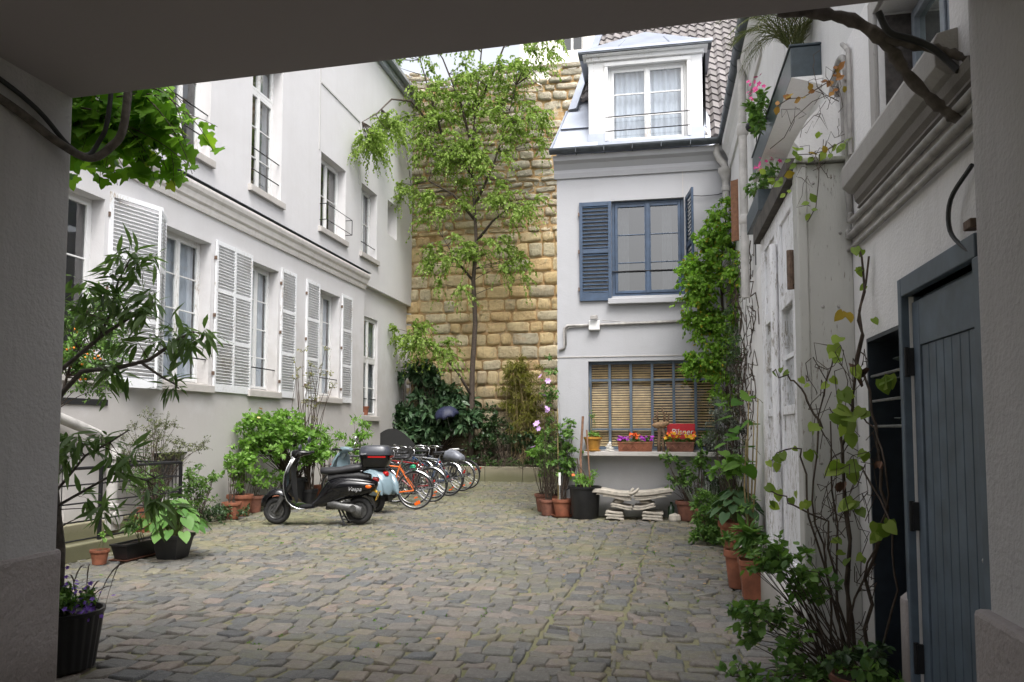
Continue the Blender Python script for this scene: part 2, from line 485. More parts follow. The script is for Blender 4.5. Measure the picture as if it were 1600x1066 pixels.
L_LIME = leafmat('bright_leaf', [(.09,.18,.035),(.17,.32,.06),(.28,.45,.12)], .45)
L_MID = leafmat('mid_leaf', [(.06,.13,.035),(.11,.21,.05),(.19,.31,.08)], .4)
L_DARK = leafmat('dark_leaf', [(.02,.045,.018),(.04,.08,.03),(.08,.13,.055)], .25, .35)
L_RHODO = leafmat('leathery_leaf', [(.03,.065,.03),(.055,.11,.05),(.11,.17,.09)], .2, .35)
L_BAMB = leafmat('bamboo_leaf', [(.10,.11,.018),(.18,.185,.03),(.30,.28,.06)], .4)
L_GREY = leafmat('grey_leaf', [(.06,.075,.055),(.11,.13,.10),(.22,.24,.20)], .15)
L_HOSTA = leafmat('broad_leaf', [(.05,.13,.03),(.09,.20,.045),(.17,.30,.09)], .3, .4)
L_JASM = leafmat('climber_leaf', [(.10,.20,.025),(.19,.34,.045),(.31,.50,.09)], .5, yellow=((.42,.34,.04),.05))
L_DUTCH = leafmat('pipevine_leaf', [(.11,.17,.03),(.20,.29,.05),(.34,.43,.09)], .5, yellow=((.38,.26,.04),.06))
L_AUT = leafmat('autumn_leaf', [(.22,.09,.03),(.36,.16,.05),(.34,.26,.05)], .35)
F_VIO = simple('violet_petal', (.20,.09,.50), .6, var=.2)
F_LILAC = simple('lilac_petal', (.50,.32,.58), .6, var=.2)
F_PURP = simple('purple_petal', (.32,.02,.38), .6, var=.2)
F_YEL = simple('yellow_petal', (.80,.48,.02), .6, var=.2)
F_ORG = simple('orange_petal', (.75,.12,.02), .6, var=.2)
F_PINK = simple('pink_petal', (.70,.08,.28), .6, var=.2)
F_ROSE = simple('peach_petal', (.75,.50,.22), .6, var=.2)
BERRY = simple('orange_berry', (.75,.22,.02), .35, var=.2)

# ================================================================== camera, sky, sun
EYE = 1.4
cam_d = bpy.data.cameras.new('camera'); cam = bpy.data.objects.new('camera', cam_d); COL.objects.link(cam)
scene.camera = cam
cam_d.sensor_width = 36; cam_d.lens = 36*1200/1600; cam_d.clip_end = 400; cam_d.clip_start = .05
cam.location = (0, 0, EYE); cam.rotation_euler = (R(93.6), 0, R(10.83)); cam_d.shift_y = .0397

w = bpy.data.worlds.new('World'); scene.world = w; w.use_nodes = True
wn = w.node_tree; bg = wn.nodes['Background']
sky = wn.nodes.new('ShaderNodeTexSky'); sky.sky_type = 'NISHITA'; sky.sun_disc = False
SUN_EL, SUN_AZ = R(60), R(155)
sky.sun_elevation = SUN_EL; sky.sun_rotation = SUN_AZ; sky.dust_density = 6; sky.air_density = 1.0; sky.ozone_density = 1
hs = wn.nodes.new('ShaderNodeHueSaturation'); hs.inputs['Saturation'].default_value = .26; hs.inputs['Value'].default_value = 1.0
wn.links.new(sky.outputs[0], hs.inputs['Color']); wn.links.new(hs.outputs[0], bg.inputs[0])
bg.inputs[1].default_value = .15
sl = bpy.data.lights.new('sun', 'SUN'); sl.energy = .65; sl.angle = R(24); sl.color = (1, .985, .965)
so = bpy.data.objects.new('sun', sl); COL.objects.link(so)
sd = Vector((math.sin(SUN_AZ)*math.cos(SUN_EL), math.cos(SUN_AZ)*math.cos(SUN_EL), math.sin(SUN_EL)))
so.rotation_euler = sd.to_track_quat('Z', 'Y').to_euler(); so.location = (0, 0, 30)
scene.view_settings.view_transform = 'Standard'; scene.view_settings.look = 'None'
scene.view_settings.exposure = EXPO; scene.view_settings.gamma = 1
scene.cycles.max_bounces = 10; scene.cycles.diffuse_bounces = 6; scene.cycles.transparent_max_bounces = 24; scene.cycles.glossy_bounces = 4
scene.cycles.use_denoising = True
scene.cycles.sample_clamp_indirect = 6

# ================================================================== ground: every sett a real stone
def cobbles():
    rng = random.Random(3)
    quads = []
    def rows(x0f, x1f, ya, yb, pitch, width, skew=0):
        y = ya
        while y < yb:
            p = pitch*rng.uniform(.86, 1.16)
            x = x0f(y) - rng.random()*width
            while x < x1f(y):
                wd = width*rng.uniform(.72, 1.3)
                xa, xb = x, min(x+wd, x1f(y)+.02)
                if xb-xa > .05 and xb > x0f(y):
                    xa = max(xa, x0f(y))
                    quads.append([(xa, y+skew*xa, 0), (xb, y+skew*xb, 0), (xb, y+p+skew*xb, 0), (xa, y+p+skew*xa, 0)])
                x += wd
            y += p
    ca = lambda y: -.83 + .028*(y-4.5)      # left edge of the drain course
    cb = lambda y: -.58 + .030*(y-4.5)
    cc = lambda y: -.34 + .032*(y-4.5)
    rows(lambda y: -7.6, lambda y: ca(y)-.035, -2.5, 20.6, .155, .165, .04)
    rows(ca, cb, -2.5, 12.9, .15, .26)
    rows(cb, cc, -2.5, 12.9, .15, .26)
    rows(lambda y: cc(y)+.035, lambda y: 1.3, -2.5, 12.9, .13, .18, -.02)
    rows(lambda y: ca(y)-.02, lambda y: -1.2, 12.9, 20.6, .18, .2, .03)
    q = np.array(quads, float)
    rs = np.random.RandomState(5)
    n = len(q)
    q[:, :, :2] += rs.uniform(-.020, .020, (n, 4, 2))
    # template: bilinear coordinates, rounded corners, three rings and a crown
    def ringpts(i, c):
        a = [(i+c, i), (1-i-c, i), (1-i, i+c), (1-i, 1-i-c), (1-i-c, 1-i), (i+c, 1-i), (i, 1-i-c), (i, i+c)]
        return a
    T = []
    for i, c, z in ((.035, .05, -.03), (.045, .06, -.005), (.075, .05, .0015), (.15, .05, .003)):
        T += [(u, v, z) for u, v in ringpts(i, c)]
    T.append((.5, .5, .004))
    T = np.array(T)
    F = []
    for r_ in range(3):
        for k in range(8):
            k2 = (k+1) % 8
            F.append((r_*8+k, r_*8+k2, r_*8+8+k2, r_*8+8+k))
    for k in range(8): F.append((24+k, 24+(k+1) % 8, 32))
    u, v = T[:, 0][None, :, None], T[:, 1][None, :, None]
    V = q[:, 0:1, :]*(1-u)*(1-v) + q[:, 1:2, :]*u*(1-v) + q[:, 2:3, :]*u*v + q[:, 3:4, :]*(1-u)*v
    hgt = rs.uniform(-.008, .006, (n, 1)); tx = rs.normal(0, .006, (n, 1)); ty = rs.normal(0, .006, (n, 1))
    V[:, :, 2] += T[None, :, 2] + hgt + tx*(T[None, :, 0]-.5)*2 + ty*(T[None, :, 1]-.5)*2 + rs.normal(0, .0022, (n, len(T)))
    k = len(T)
    lv = np.array([i for f in F for i in f]); ls = np.array([len(f) for f in F])
    me = bpy.data.meshes.new('paving')
    V = V.reshape(-1, 3)
    me.vertices.add(len(V)); me.vertices.foreach_set('co', V.reshape(-1))
    LV = (np.arange(n)[:, None]*k+lv[None, :]).reshape(-1); LT = np.tile(ls, n); LS = np.concatenate([[0], np.cumsum(LT)[:-1]])
    me.loops.add(len(LV)); me.loops.foreach_set('vertex_index', LV.astype(np.int32))
    me.polygons.add(len(LT)); me.polygons.foreach_set('loop_start', LS.astype(np.int32)); me.polygons.foreach_set('loop_total', LT.astype(np.int32))
    at = me.attributes.new('rnd', 'FLOAT', 'FACE'); at.data.foreach_set('value', np.repeat(rs.rand(n), len(ls)))
    me.update(calc_edges=True); me.polygons.foreach_set('use_smooth', np.ones(len(LT), bool))
    m, nt, b, o = nodes('sett_stone')
    vv = geo(nt)
    r = attr(nt)
    c = ramp(nt, r, [(0, (.095,.098,.102)), (.2, (.165,.156,.138)), (.38, (.118,.125,.13)), (.55, (.205,.18,.155)), (.7, (.13,.132,.12)), (.84, (.23,.185,.16)), (1, (.18,.178,.168))])
    for e in nt.nodes[-1:]: pass
    c = mix(nt, ramp(nt, noise(nt, vv, 28, 6, .7), [(.35, .75), (.7, 0)]), c, mix(nt, 1.0, c, (.55,.53,.5), 'MULTIPLY'))
    c = mix(nt, ramp(nt, noise(nt, vv, 130, 3, .7), [(.56, 0), (.72, .55)]), c, (.36,.35,.31))
    # moss and algae in soft patches, thicker far up the yard and along the left wall
    p = zpos(nt)
    far = ramp(nt, math_(nt, 'DIVIDE', p[1], 20.0), [(.25, 0), (.8, .20)])
    lft = ramp(nt, math_(nt, 'DIVIDE', p[0], -8.0), [(.45, 0), (.9, .12)])
    mo = math_(nt, 'ADD', noise(nt, vv, .75, 5, .65), math_(nt, 'ADD', far, lft))
    mo = math_(nt, 'ADD', mo, math_(nt, 'MULTIPLY', math_(nt, 'SUBTRACT', noise(nt, vv, 18, 4, .7), .5), .5))
    mo = math_(nt, 'ADD', mo, math_(nt, 'MULTIPLY', math_(nt, 'SUBTRACT', r, .5), .16))
    c = mix(nt, ramp(nt, mo, [(.53, 0), (.78, .58)]), c, mix(nt, noise(nt, vv, 9, 3), (.11,.125,.045), (.22,.20,.095)))
    nt.links.new(c, b.inputs['Base Color'])
    b.inputs['Roughness'].default_value = .62; b.inputs['Specular IOR Level'].default_value = .4
    bump(nt, b, math_(nt, 'ADD', noise(nt, vv, 45, 5, .65), math_(nt, 'MULTIPLY', noise(nt, vv, 14, 4), 1.6)), .8, .008)
    me.materials.append(m)
    tag(link('paving', me), 'uneven grey and pinkish stone setts paving the courtyard', 'paving', kind='structure')
    m, nt, b, o = nodes('joint_earth')
    vv = geo(nt)
    c = ramp(nt, noise(nt, vv, 5, 6, .7), [(.3, (.07,.06,.04)), (.42, (.15,.14,.075)), (.54, (.17,.165,.09)), (.66, (.12,.14,.045)), (.78, (.08,.11,.025))])
    c = mix(nt, ramp(nt, noise(nt, vv, 90, 3, .7), [(.5, 0), (.7, .6)]), c, (.24,.22,.15))
    nt.links.new(c, b.inputs['Base Color']); b.inputs['Roughness'].default_value = .95
    bump(nt, b, noise(nt, vv, 60, 4), 1, .01)
    g = MB(); g.quad((-60, -60, -.014), (60, -60, -.014), (60, 60, -.014), (-60, 60, -.014))
    tag(g.build('ground', m), 'sandy mossy earth in the joints between the setts', 'ground', kind='structure')
    return q
SETTS = cobbles()
# little tufts in the joints
def joint_grass():
    rng = random.Random(9); P=[];D=[];N=[];S=[]
    for _ in range(2300):
        q = SETTS[rng.randrange(len(SETTS))]
        if not (4 < q[0][1] < 20.5): continue
        far = q[0][1]/20
        if math.sin(q[0][0]*1.7+q[0][1]*.9)+math.sin(q[0][1]*2.3-q[0][0]*1.1) + rng.gauss(0,.45) < .9-far*.9 : continue
        e = rng.randrange(4); a, b = q[e], q[(e+1) % 4]; t0 = rng.random()
        for k in range(rng.randrange(5, 12)):
            t = min(1, max(0, t0+rng.gauss(0,.15)))
            p = a*(1-t)+b*t
            P.append((p[0]+rng.gauss(0,.006), p[1]+rng.gauss(0,.006), -.006))
            D.append((rng.gauss(0,.6), rng.gauss(0,.6), .8)); N.append((rng.gauss(0,1), rng.gauss(0,1), .4)); S.append(rng.uniform(.008, .026))
    tag(leaves_mesh('joint_grass', T_DIAM, P, D, N, S, L_MID, None), 'short green tufts growing in the joints of the paving', 'grass', kind='stuff')
    P=[];D=[];N=[];S=[]
    for _ in range(420):
        if rng.random() < .6: x, y = rng.uniform(-.6, .8), rng.uniform(6.5, 12.3)
        else: x, y = rng.uniform(-6.8, .6), rng.uniform(4.5, 18)
        P.append((x, y, .02)); D.append((rng.gauss(0,1), rng.gauss(0,1), .15)); N.append((rng.gauss(0,.3), rng.gauss(0,.3), 1)); S.append(rng.uniform(.012,.045))
    tag(leaves_mesh('fallen_leaves', T_OVATE, P, D, N, S, simple('dry_leaf', (.26,.17,.08), .8, var=.4), None), 'dry fallen leaves scattered over the setts', 'fallen leaves', kind='stuff')
joint_grass()

# ================================================================== helpers for walls and windows
def sheet(mb, fn, u0, u1, z0, z1, ops, depth=.25, m=0, mr=None):
    """wall face with openings (u0,u1,z0,z1) and their reveals; fn(u, inward, z) -> world"""
    mr = m if mr is None else mr
    us = sorted(set([u0, u1]+[a for o in ops for a in o[:2]])); zs = sorted(set([z0, z1]+[a for o in ops for a in o[2:4]]))
    for i in range(len(us)-1):
        for j in range(len(zs)-1):
            uc, zc = (us[i]+us[i+1])/2, (zs[j]+zs[j+1])/2
            if any(o[0] < uc < o[1] and o[2] < zc < o[3] for o in ops): continue
            mb.quad(fn(us[i],0,zs[j]), fn(us[i+1],0,zs[j]), fn(us[i+1],0,zs[j+1]), fn(us[i],0,zs[j+1]), m)
    for o in ops:
        a, b, c, d = o[:4]; dp = o[4] if len(o) > 4 else depth
        mb.quad(fn(a,0,c), fn(a,dp,c), fn(a,dp,d), fn(a,0,d), mr)
        mb.quad(fn(b,0,c), fn(b,dp,c), fn(b,dp,d), fn(b,0,d), mr)
        mb.quad(fn(a,0,d), fn(b,0,d), fn(b,dp,d), fn(a,dp,d), mr)
        mb.quad(fn(a,0,c), fn(b,0,c), fn(b,dp,c), fn(a,dp,c), mr)

def bars(mb, x0, x1, z0, z1, y0, y1, wd, m=0):
    """rectangular frame"""
    mb.box((x0, y0, z0), (x0+wd, y1, z1), m); mb.box((x1-wd, y0, z0), (x1, y1, z1), m)
    mb.box((x0+wd, y0, z0), (x1-wd, y1, z0+wd), m); mb.box((x0+wd, y0, z1-wd), (x1-wd, y1, z1), m)

def window(parent, loc, rz, w, h, recess=.2, rows=4, leaves=2, fm=None, glass=None, curtain=None, transom=0, rails=(), sill=True,
           sillm=None, barw=.022, fw=.05, sill_out=.07, sill_h=.12, room=ROOM, name='window', trim=False, rail_out=0):
    """casement window: local x along the wall, y inward, z up; parts hang from the frame"""
    fm = fm or FRAMEW; glass = glass or GLASS
    f = MB(); y = recess
    bars(f, .0, w, .0, h, y, y+.06, fw)
    zt = h-fw
    if transom:
        zt = h-transom; f.box((fw, y-.01, zt-.035), (w-fw, y+.06, zt+.035))
    pan = []
    def casement(x0, x1, z0, z1, nr):
        bars(f, x0+.004, x1-.004, z0+.004, z1-.004, y-.012, y+.035, .045)
        gx0, gx1, gz0, gz1 = x0+.048, x1-.048, z0+.048, z1-.048
        for r in range(1, nr):
            zz = gz0+(gz1-gz0)*r/nr; f.box((gx0, y+.0, zz-barw/2), (gx1, y+.028, zz+barw/2))
        pan.append((gx0, gx1, gz0, gz1))
    nl = leaves
    for i in range(nl):
        xa = fw+(w-2*fw)*i/nl; xb = fw+(w-2*fw)*(i+1)/nl
        casement(xa, xb, fw, (zt-.035) if transom else zt, rows)
        if transom: casement(xa, xb, zt+.035, h-fw, 1)
    if nl == 2: f.box((w/2-.028, y-.026, fw), (w/2+.028, y-.013, (zt-.035) if transom else zt))
    fo = f.build(name, fm, parent, loc, (0, 0, rz), bevel=.004)
    g = MB()
    for (a, b, c, d) in pan: g.quad((a, y+.016, c), (b, y+.016, c), (b, y+.016, d), (a, y+.016, d))
    g.build('pane', glass, fo)
    if curtain:
        c = MB(); n = 60
        for (a, b, lo, hi) in curtain if isinstance(curtain, list) else [(.06, w-.06, .05, h-.05)]:
            vs = []; 
            for i in range(n+1):
                x = a+(b-a)*i/n
                yy = y+.10+.018*math.sin(i*1.35)+.01*math.sin(i*.61+x*9)
                vs += [(x, yy, lo), (x+.004*math.sin(i), yy*1.0, hi)]
            c.add(vs, [(2*i, 2*i+2, 2*i+3, 2*i+1) for i in range(n)])
        c.build('curtain', CURT if curtain is True else CURTD, fo, smooth=True)
    rm = MB(); d = 1.3
    rm.quad((-.3, y+.07+d, -.3), (w+.3, y+.07+d, -.3), (w+.3, y+.07+d, h+.3), (-.3, y+.07+d, h+.3))
    for xx in (-.3, w+.3): rm.quad((xx, y+.07, -.3), (xx, y+.07+d, -.3), (xx, y+.07+d, h+.3), (xx, y+.07, h+.3))
    for zz in (-.3, h+.3): rm.quad((-.3, y+.07, zz), (w+.3, y+.07, zz), (w+.3, y+.07+d, zz), (-.3, y+.07+d, zz))
    rm.build('room', room, fo)
    if sill:
        s = MB(); s.box((-.09, -sill_out, -sill_h), (w+.09, .003, 0.0)); s.box((.0, .003, -.01), (w, recess+.0, .025))
        s.build('sill', sillm or SILLST, fo, bevel=.008)
    if rails:
        rl = MB()
        for zz in rails:
            if rail_out:
                rl.tube([(-.03, 0.0, zz), (-.03, -rail_out, zz), (w+.03, -rail_out, zz), (w+.03, 0.0, zz)], .009, 6)
            else: rl.tube([(-.0, .05, zz), (w+.0, .05, zz)], .011, 6)
        if len(rails) > 1 and rail_out:
            for xx in (-.03, w+.03): rl.tube([(xx, -rail_out, rails[0]), (xx, -rail_out, rails[-1])], .009, 6)
        rl.build('guard_rail', BLACKI, fo)
    return fo

def shutter(parent, loc, rz, w, h, mat=None, mid=(.34, .67), slat=.052, flip=1):
    """louvred leaf: local x from the hinge, z up"""
    mat = mat or SHUTW
    f = MB(); t = .035; sw = .055
    f.box((0, 0, 0), (sw, t, h)); f.box((w-sw, 0, 0), (w, t, h))
    f.box((sw, .001, 0), (w-sw, t-.001, .13)); f.box((sw, .001, h-.07), (w-sw, t-.001, h))
    for q in mid: f.box((sw, .001, h*q-.035), (w-sw, t-.001, h*q+.035))
    fo = f.build('shutter', mat, parent, loc, (0, 0, rz), bevel=.003)
    s = MB(); z = .15; rot = Matrix.Rotation(R(38)*flip, 3, 'X')
    while z < h-.08:
        if all(abs(z-h*q) > .05 for q in mid): s.cbox((w/2, t/2, z), (w-2*sw+.004, .042, .008), 0, rot=rot)
        z += slat
    s.build('louvres', mat, fo)
    for q in (.12, .5, .88): hg = MB(); hg.cbox((-.008, t/2, h*q), (.025, .04, .06)); hg.build('hinge', RUST, fo)
    return fo

# ================================================================== the white house on the left
XL = -7.2
house = empty('white_house', (XL, 12, 0), label='long white rendered house with louvred shutters down the left side of the yard', cat='house')
def HL(x, y, z): return (x-XL, y-12, z)
fnL = lambda u, n, z: HL(XL-n, u, z)
wb = MB()
gf = [(7.78, 8.85, 2.12, 4.46), (10.12, 11.32, 2.12, 4.46), (12.6, 13.6, 2.12, 4.46), (15.42, 16.5, 2.12, 4.46),
      (7.72, 8.32, .28, 1.05, .5), (10.0, 10.75, .36, 1.04, .5)]
sheet(wb, fnL, 3.2, 18.0, 0, 5.06, gf, .24)
uf = [(7.9, 8.95, 5.82, 8.4), (10.15, 11.2, 5.82, 8.5), (12.5, 13.62, 5.82, 8.5), (15.4, 16.75, 5.82, 7.5), (17.72, 18.8, 5.80, 7.55), (19.6, 20.35, 6.72, 7.68, .35)]
sheet(wb, fnL, 3.2, 21.7, 5.06, 11.3, uf, .24)
fnR = lambda u, n, z: HL(XL-.13-n, u, z)
sheet(wb, fnR, 18.0, 21.7, 0, 5.06, [(18.1, 19.3, 1.75, 4.3)], .2)
wb.quad(HL(XL, 18, 0), HL(XL-.13, 18, 0), HL(XL-.13, 18, 5.06), HL(XL, 18, 5.06))
wb.quad(HL(XL, 18, 5.06), HL(XL, 21.7, 5.06), HL(XL-.13, 21.7, 5.06), HL(XL-.13, 18, 5.06))
# body behind the face: blocks the sky
wb.box(HL(-13, 3.2, 0), HL(-9.3, 21.7, 11.3)); wb.quad(HL(XL, 3.2, 11.3), HL(-13, 3.2, 11.3), HL(-13, 21.7, 11.3), HL(XL, 21.7, 11.3))
wb.quad(HL(XL, 21.7, 0), HL(-9.3, 21.7, 0), HL(-9.3, 21.7, 11.3), HL(XL, 21.7, 11.3))
wb.build('wall', WHITE, house)
niche = MB(); niche.box(HL(XL-.40, 19.6, 6.72), HL(XL-.352, 20.35, 7.68)); niche.build('blind_niche', TRIMST, house)
cor = MB()
def cornice_run(mb, y0, y1, prof):
    """prof: (out, z) outline swept along y"""
    a = [HL(XL+o, y0, z) for o, z in prof]; b = [HL(XL+o, y1, z) for o, z in prof]
    mb.loft([a, b], 0, True, True)
cornice_run(cor, 3.2, 17.98, [(-.02, 4.90), (.035, 4.90), (.05, 4.95), (.05, 5.0), (.09, 5.03), (.11, 5.12), (.15, 5.16), (.17, 5.22), (.17, 5.26), (-.02, 5.30)])
cor.build('cornice', TRIMST, house)
fl = MB(); fl.box(HL(XL-.05, 3.2, 5.301), HL(XL+.18, 18.0, 5.312)); fl.build('flashing', GUTTER, house)
rp = MB(); rp.box(HL(XL-.3, 3.2, 11.302), HL(XL+.28, 21.8, 11.40)); rp.box(HL(XL+.02, 3.2, 11.12), HL(XL+.12, 21.69, 11.298)); rp.build('roof', ZINC, house)
# plaster joints and raised panel on the upper wall
jn = MB()
jn.box(HL(XL, 15.28, 7.5), HL(XL+.012, 15.32, 11.1)); jn.box(HL(XL, 15.32, 9.0), HL(XL+.02, 17.55, 9.04)); jn.box(HL(XL, 17.55, 7.45), HL(XL+.02, 17.58, 9.04))
jn.build('plaster_joint', plaster('joint_render', (.5,.49,.48), amount=.3), house)
rzL = R(90)
def wl(y0, z0, w_, h_, **k): return window(house, HL(XL, y0, z0), rzL, w_, h_, **k)
wl(7.78, 2.12, 1.07, 2.34, rows=3, curtain=None, glass=GLASSD, sill=True)
wl(10.12, 2.12, 1.20, 2.34, rows=4, curtain=True, rails=(.42,))
wl(12.6, 2.12, 1.0, 2.34, rows=4, curtain=True, rails=(.42,))
wl(15.42, 2.12, 1.08, 2.34, rows=4, curtain=True, rails=(.42,))
wl(7.9, 5.82, 1.05, 2.58, rows=3, glass=GLASSD, rails=(.35, .75))
wl(10.15, 5.82, 1.05, 2.68, rows=3, glass=GLASS, curtain=[(.06, .45, .05, 2.5)], rails=(.35, .75), transom=.75)
wl(12.5, 5.82, 1.12, 2.68, rows=3, glass=GLASS, curtain=[(.06, .35, .05, 2.5), (.75, 1.05, .05, 2.5)], rails=(.35, .75), transom=.75)
wl(15.4, 5.82, 1.35, 1.68, rows=2, glass=GLASS, rails=(.15, .5), rail_out=.16, leaves=2)
wl(17.72, 5.80, 1.08, 1.75, rows=2, glass=GLASS, curtain=[(.06, 1.0, .05, 1.7)], rails=(.3,), leaves=2)
o = window(house, HL(XL-.13, 18.1, 1.75), rzL, 1.2, 2.55, rows=2, transom=1.1, curtain=[(.06, 1.14, .05, 2.5)], rails=(.45,), recess=.06)
for (y, ww) in ((11.42, .60), (12.0, .59), (13.68, .62), (14.78, .62), (16.58, .60)):
    shutter(house, HL(XL+.03 + random.uniform(0,.015), y, 2.03), rzL + R(-180 if 0 else 0), ww, 2.52, flip=-1)
    bpy.data.objects[-1] if False else None
shutter(house, HL(XL+.02, 8.93, 1.98), rzL-R(13), .86, 2.62, flip=-1, mid=(.36, .68))
shutter(house, HL(XL+.02, 10.07, 1.98), R(-63), .52, 2.56, flip=-1)
# dark strip painted as shade on the wall below the first window
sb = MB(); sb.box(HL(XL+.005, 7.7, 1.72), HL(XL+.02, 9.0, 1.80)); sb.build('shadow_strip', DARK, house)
for (y0, y1, z0, z1) in ((7.72, 8.32, .28, 1.05), (10.0, 10.75, .36, 1.04)):
    v = MB(); v.box(HL(XL-.55, y0-.02, z0-.02), HL(XL-.5, y1+.02, z1+.02)); 
    yy = y0+.06
    while yy < y1: v.tube([HL(XL-.04, yy, z0), HL(XL-.04, yy, z1)], .008, 5); yy += .09
    v.build('cellar_grille', DARK, house)
    lt = MB(); lt.box(HL(XL-.02, y0-.03, z1), HL(XL+.012, y1+.03, z1+.025)); lt.build('lintel', BLACKI, house)

# ================================================================== old city wall at the end of the yard
def stone_wall():
    rng = random.Random(11); mb = MB()
    Y0 = 21.75; z = .0
    UL = [0, .05, .13, .4, .65, .87, .95, 1]; VL = [0, .07, .2, .5, .8, .93, 1]; NU, NV = 7, 6
    allv = []; 
    root = None
    while z < 12.2:
        rub = z > 7.0
        h = rng.uniform(.12, .30) if rub else rng.uniform(.28, .46)
        if z > 6.4 and not rub: h = rng.uniform(.22, .36)
        x = -8.6 - rng.random()*.5
        while x < 3.2:
            w_ = rng.uniform(.28, .85)*(1.0 if rub else .95)
            if not rub: w_ = rng.uniform(.30, .80)
            dep = rng.uniform(-.03, .10) if not rub else rng.uniform(-.07, .09)
            if rng.random() < .08: dep -= .09
            # one stone: a bulged, ragged cushion
            g = .008 if not rub else .014
            vs = []
            tilt = rng.uniform(-.03, .03)*(2.2 if rub else 1)
            tt = rng.random()*10
            for j in range(NV+1):
                for i in range(NU+1):
                    u, v = UL[i], VL[j]
                    eu = min(u, 1-u)*2; ev = min(v, 1-v)*2
                    e = min(1, eu*5)*min(1, ev*3.6)
                    cu = .03*((1-eu)*(1-ev))**4
                    px = x+g+(w_-2*g)*u + (cu if u < .5 else -cu) + rng.uniform(-.016,.016)
                    pz = z+g+(h-2*g)*v + (cu if v < .5 else -cu) + tilt*(u-.5) + rng.uniform(-.012,.012)
                    bul = .035 + (dep*.55 + .03)*(e**.6) + rng.uniform(-.02, .02)*(e > 0) + (.012*math.sin(u*7+tt)+.012*math.sin(v*6+tt*2))*e
                    if e <= 0: bul = .0
                    vs.append((px, Y0-bul, pz))
            fs = [(j*(NU+1)+i, j*(NU+1)+i+1, (j+1)*(NU+1)+i+1, (j+1)*(NU+1)+i) for j in range(NV) for i in range(NU)]
            r = rng.random()
            if z < 12.0 + .2*math.sin(x*2.3) + rng.uniform(-.25,.1): mb.add(vs, fs, 0, r)
            x += w_
        z += h
    m, nt, b, o = nodes('ashlar')
    v = geo(nt); r = attr(nt)
    warm = ramp(nt, r, [(0, (.70,.47,.17)), (.2, (.82,.60,.26)), (.4, (.66,.52,.28)), (.52, (.85,.64,.30)), (.66, (.78,.49,.17)), (.78, (.52,.46,.32)), (.9, (.86,.72,.45)), (1, (.74,.54,.24))])
    pale = ramp(nt, r, [(0, (.62,.56,.45)), (.3, (.46,.42,.35)), (.5, (.72,.64,.50)), (.7, (.55,.48,.38)), (.85, (.66,.50,.32)), (1, (.76,.70,.60))])
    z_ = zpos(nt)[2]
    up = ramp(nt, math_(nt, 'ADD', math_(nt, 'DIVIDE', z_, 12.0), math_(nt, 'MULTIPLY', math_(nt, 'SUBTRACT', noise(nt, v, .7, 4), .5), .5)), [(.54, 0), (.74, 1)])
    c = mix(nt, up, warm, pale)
    c = mix(nt, ramp(nt, noise(nt, v, 7, 7, .75), [(.36, .7), (.54, 0)]), c, mix(nt, 1.0, c, (.66,.54,.42), 'MULTIPLY'))
    c = mix(nt, ramp(nt, noise(nt, v, 2.1, 5, .7), [(.58, 0), (.72, .4)]), c, (.42,.40,.30))
    c = mix(nt, ramp(nt, noise(nt, v, 1.6, 5, .7), [(.58, 0), (.7, .5)]), c, (.60,.30,.09))
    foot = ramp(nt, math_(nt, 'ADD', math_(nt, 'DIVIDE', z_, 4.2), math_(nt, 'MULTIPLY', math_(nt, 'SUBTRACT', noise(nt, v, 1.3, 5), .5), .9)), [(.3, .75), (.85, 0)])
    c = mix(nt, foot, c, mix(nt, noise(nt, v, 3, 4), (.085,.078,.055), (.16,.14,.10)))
    c = mix(nt, .34, c, (.60,.555,.45))
    c = mix(nt, ramp(nt, noise(nt, v, 4.5, 7, .8), [(.55, 0), (.66, .55)]), c, (.24,.22,.17))
    nt.links.new(c, b.inputs['Base Color']); b.inputs['Roughness'].default_value = .92; b.inputs['Specular IOR Level'].default_value = .2
    bump(nt, b, math_(nt, 'ADD', noise(nt, v, 14, 6, .7), math_(nt, 'MULTIPLY', noise(nt, v, 50, 4, .7), .6)), 1.0, .06)
    root = empty('stone_wall', (-3, 21.9, 0), label='tall medieval wall of ochre stone blocks, rubble at its top, closing the yard', cat='wall')
    for i, p in enumerate(mb.v): mb.v[i] = (p[0]+3, p[1]-21.9, p[2])
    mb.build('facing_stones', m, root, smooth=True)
    m2, nt, b, o = nodes('old_mortar')
    v = geo(nt)
    c = ramp(nt, noise(nt, v, 3, 6, .7), [(.3, (.26,.17,.08)), (.5, (.50,.32,.15)), (.7, (.60,.50,.34))])
    z_ = zpos(nt)[2]
    foot = ramp(nt, math_(nt, 'DIVIDE', z_, 4.6), [(.3, .8), (.95, 0)])
    c = mix(nt, foot, c, (.08,.07,.05))
    nt.links.new(c, b.inputs['Base Color']); b.inputs['Roughness'].default_value = .95
    bump(nt, b, noise(nt, v, 30, 5, .7), 1, .03)
    core = MB()
    # ragged crest
    top = [(-9.0+i*.22, 11.75+.22*math.sin(i*.9)+rng.uniform(-.18,.14)) for i in range(57)]
    for i in range(56):
        (xa, za), (xb, zb) = top[i], top[i+1]
        core.add([(xa+3, -.166, 0), (xb+3, -.166, 0), (xb+3, -.166, zb), (xa+3, -.166, za), (xa+3, .9, 0), (xb+3, .9, 0), (xb+3, .9, zb), (xa+3, .9, za)],
                 [(0,1,2,3), (4,7,6,5), (3,2,6,7)])
    core.build('mortar_core', m2, root)
stone_wall()

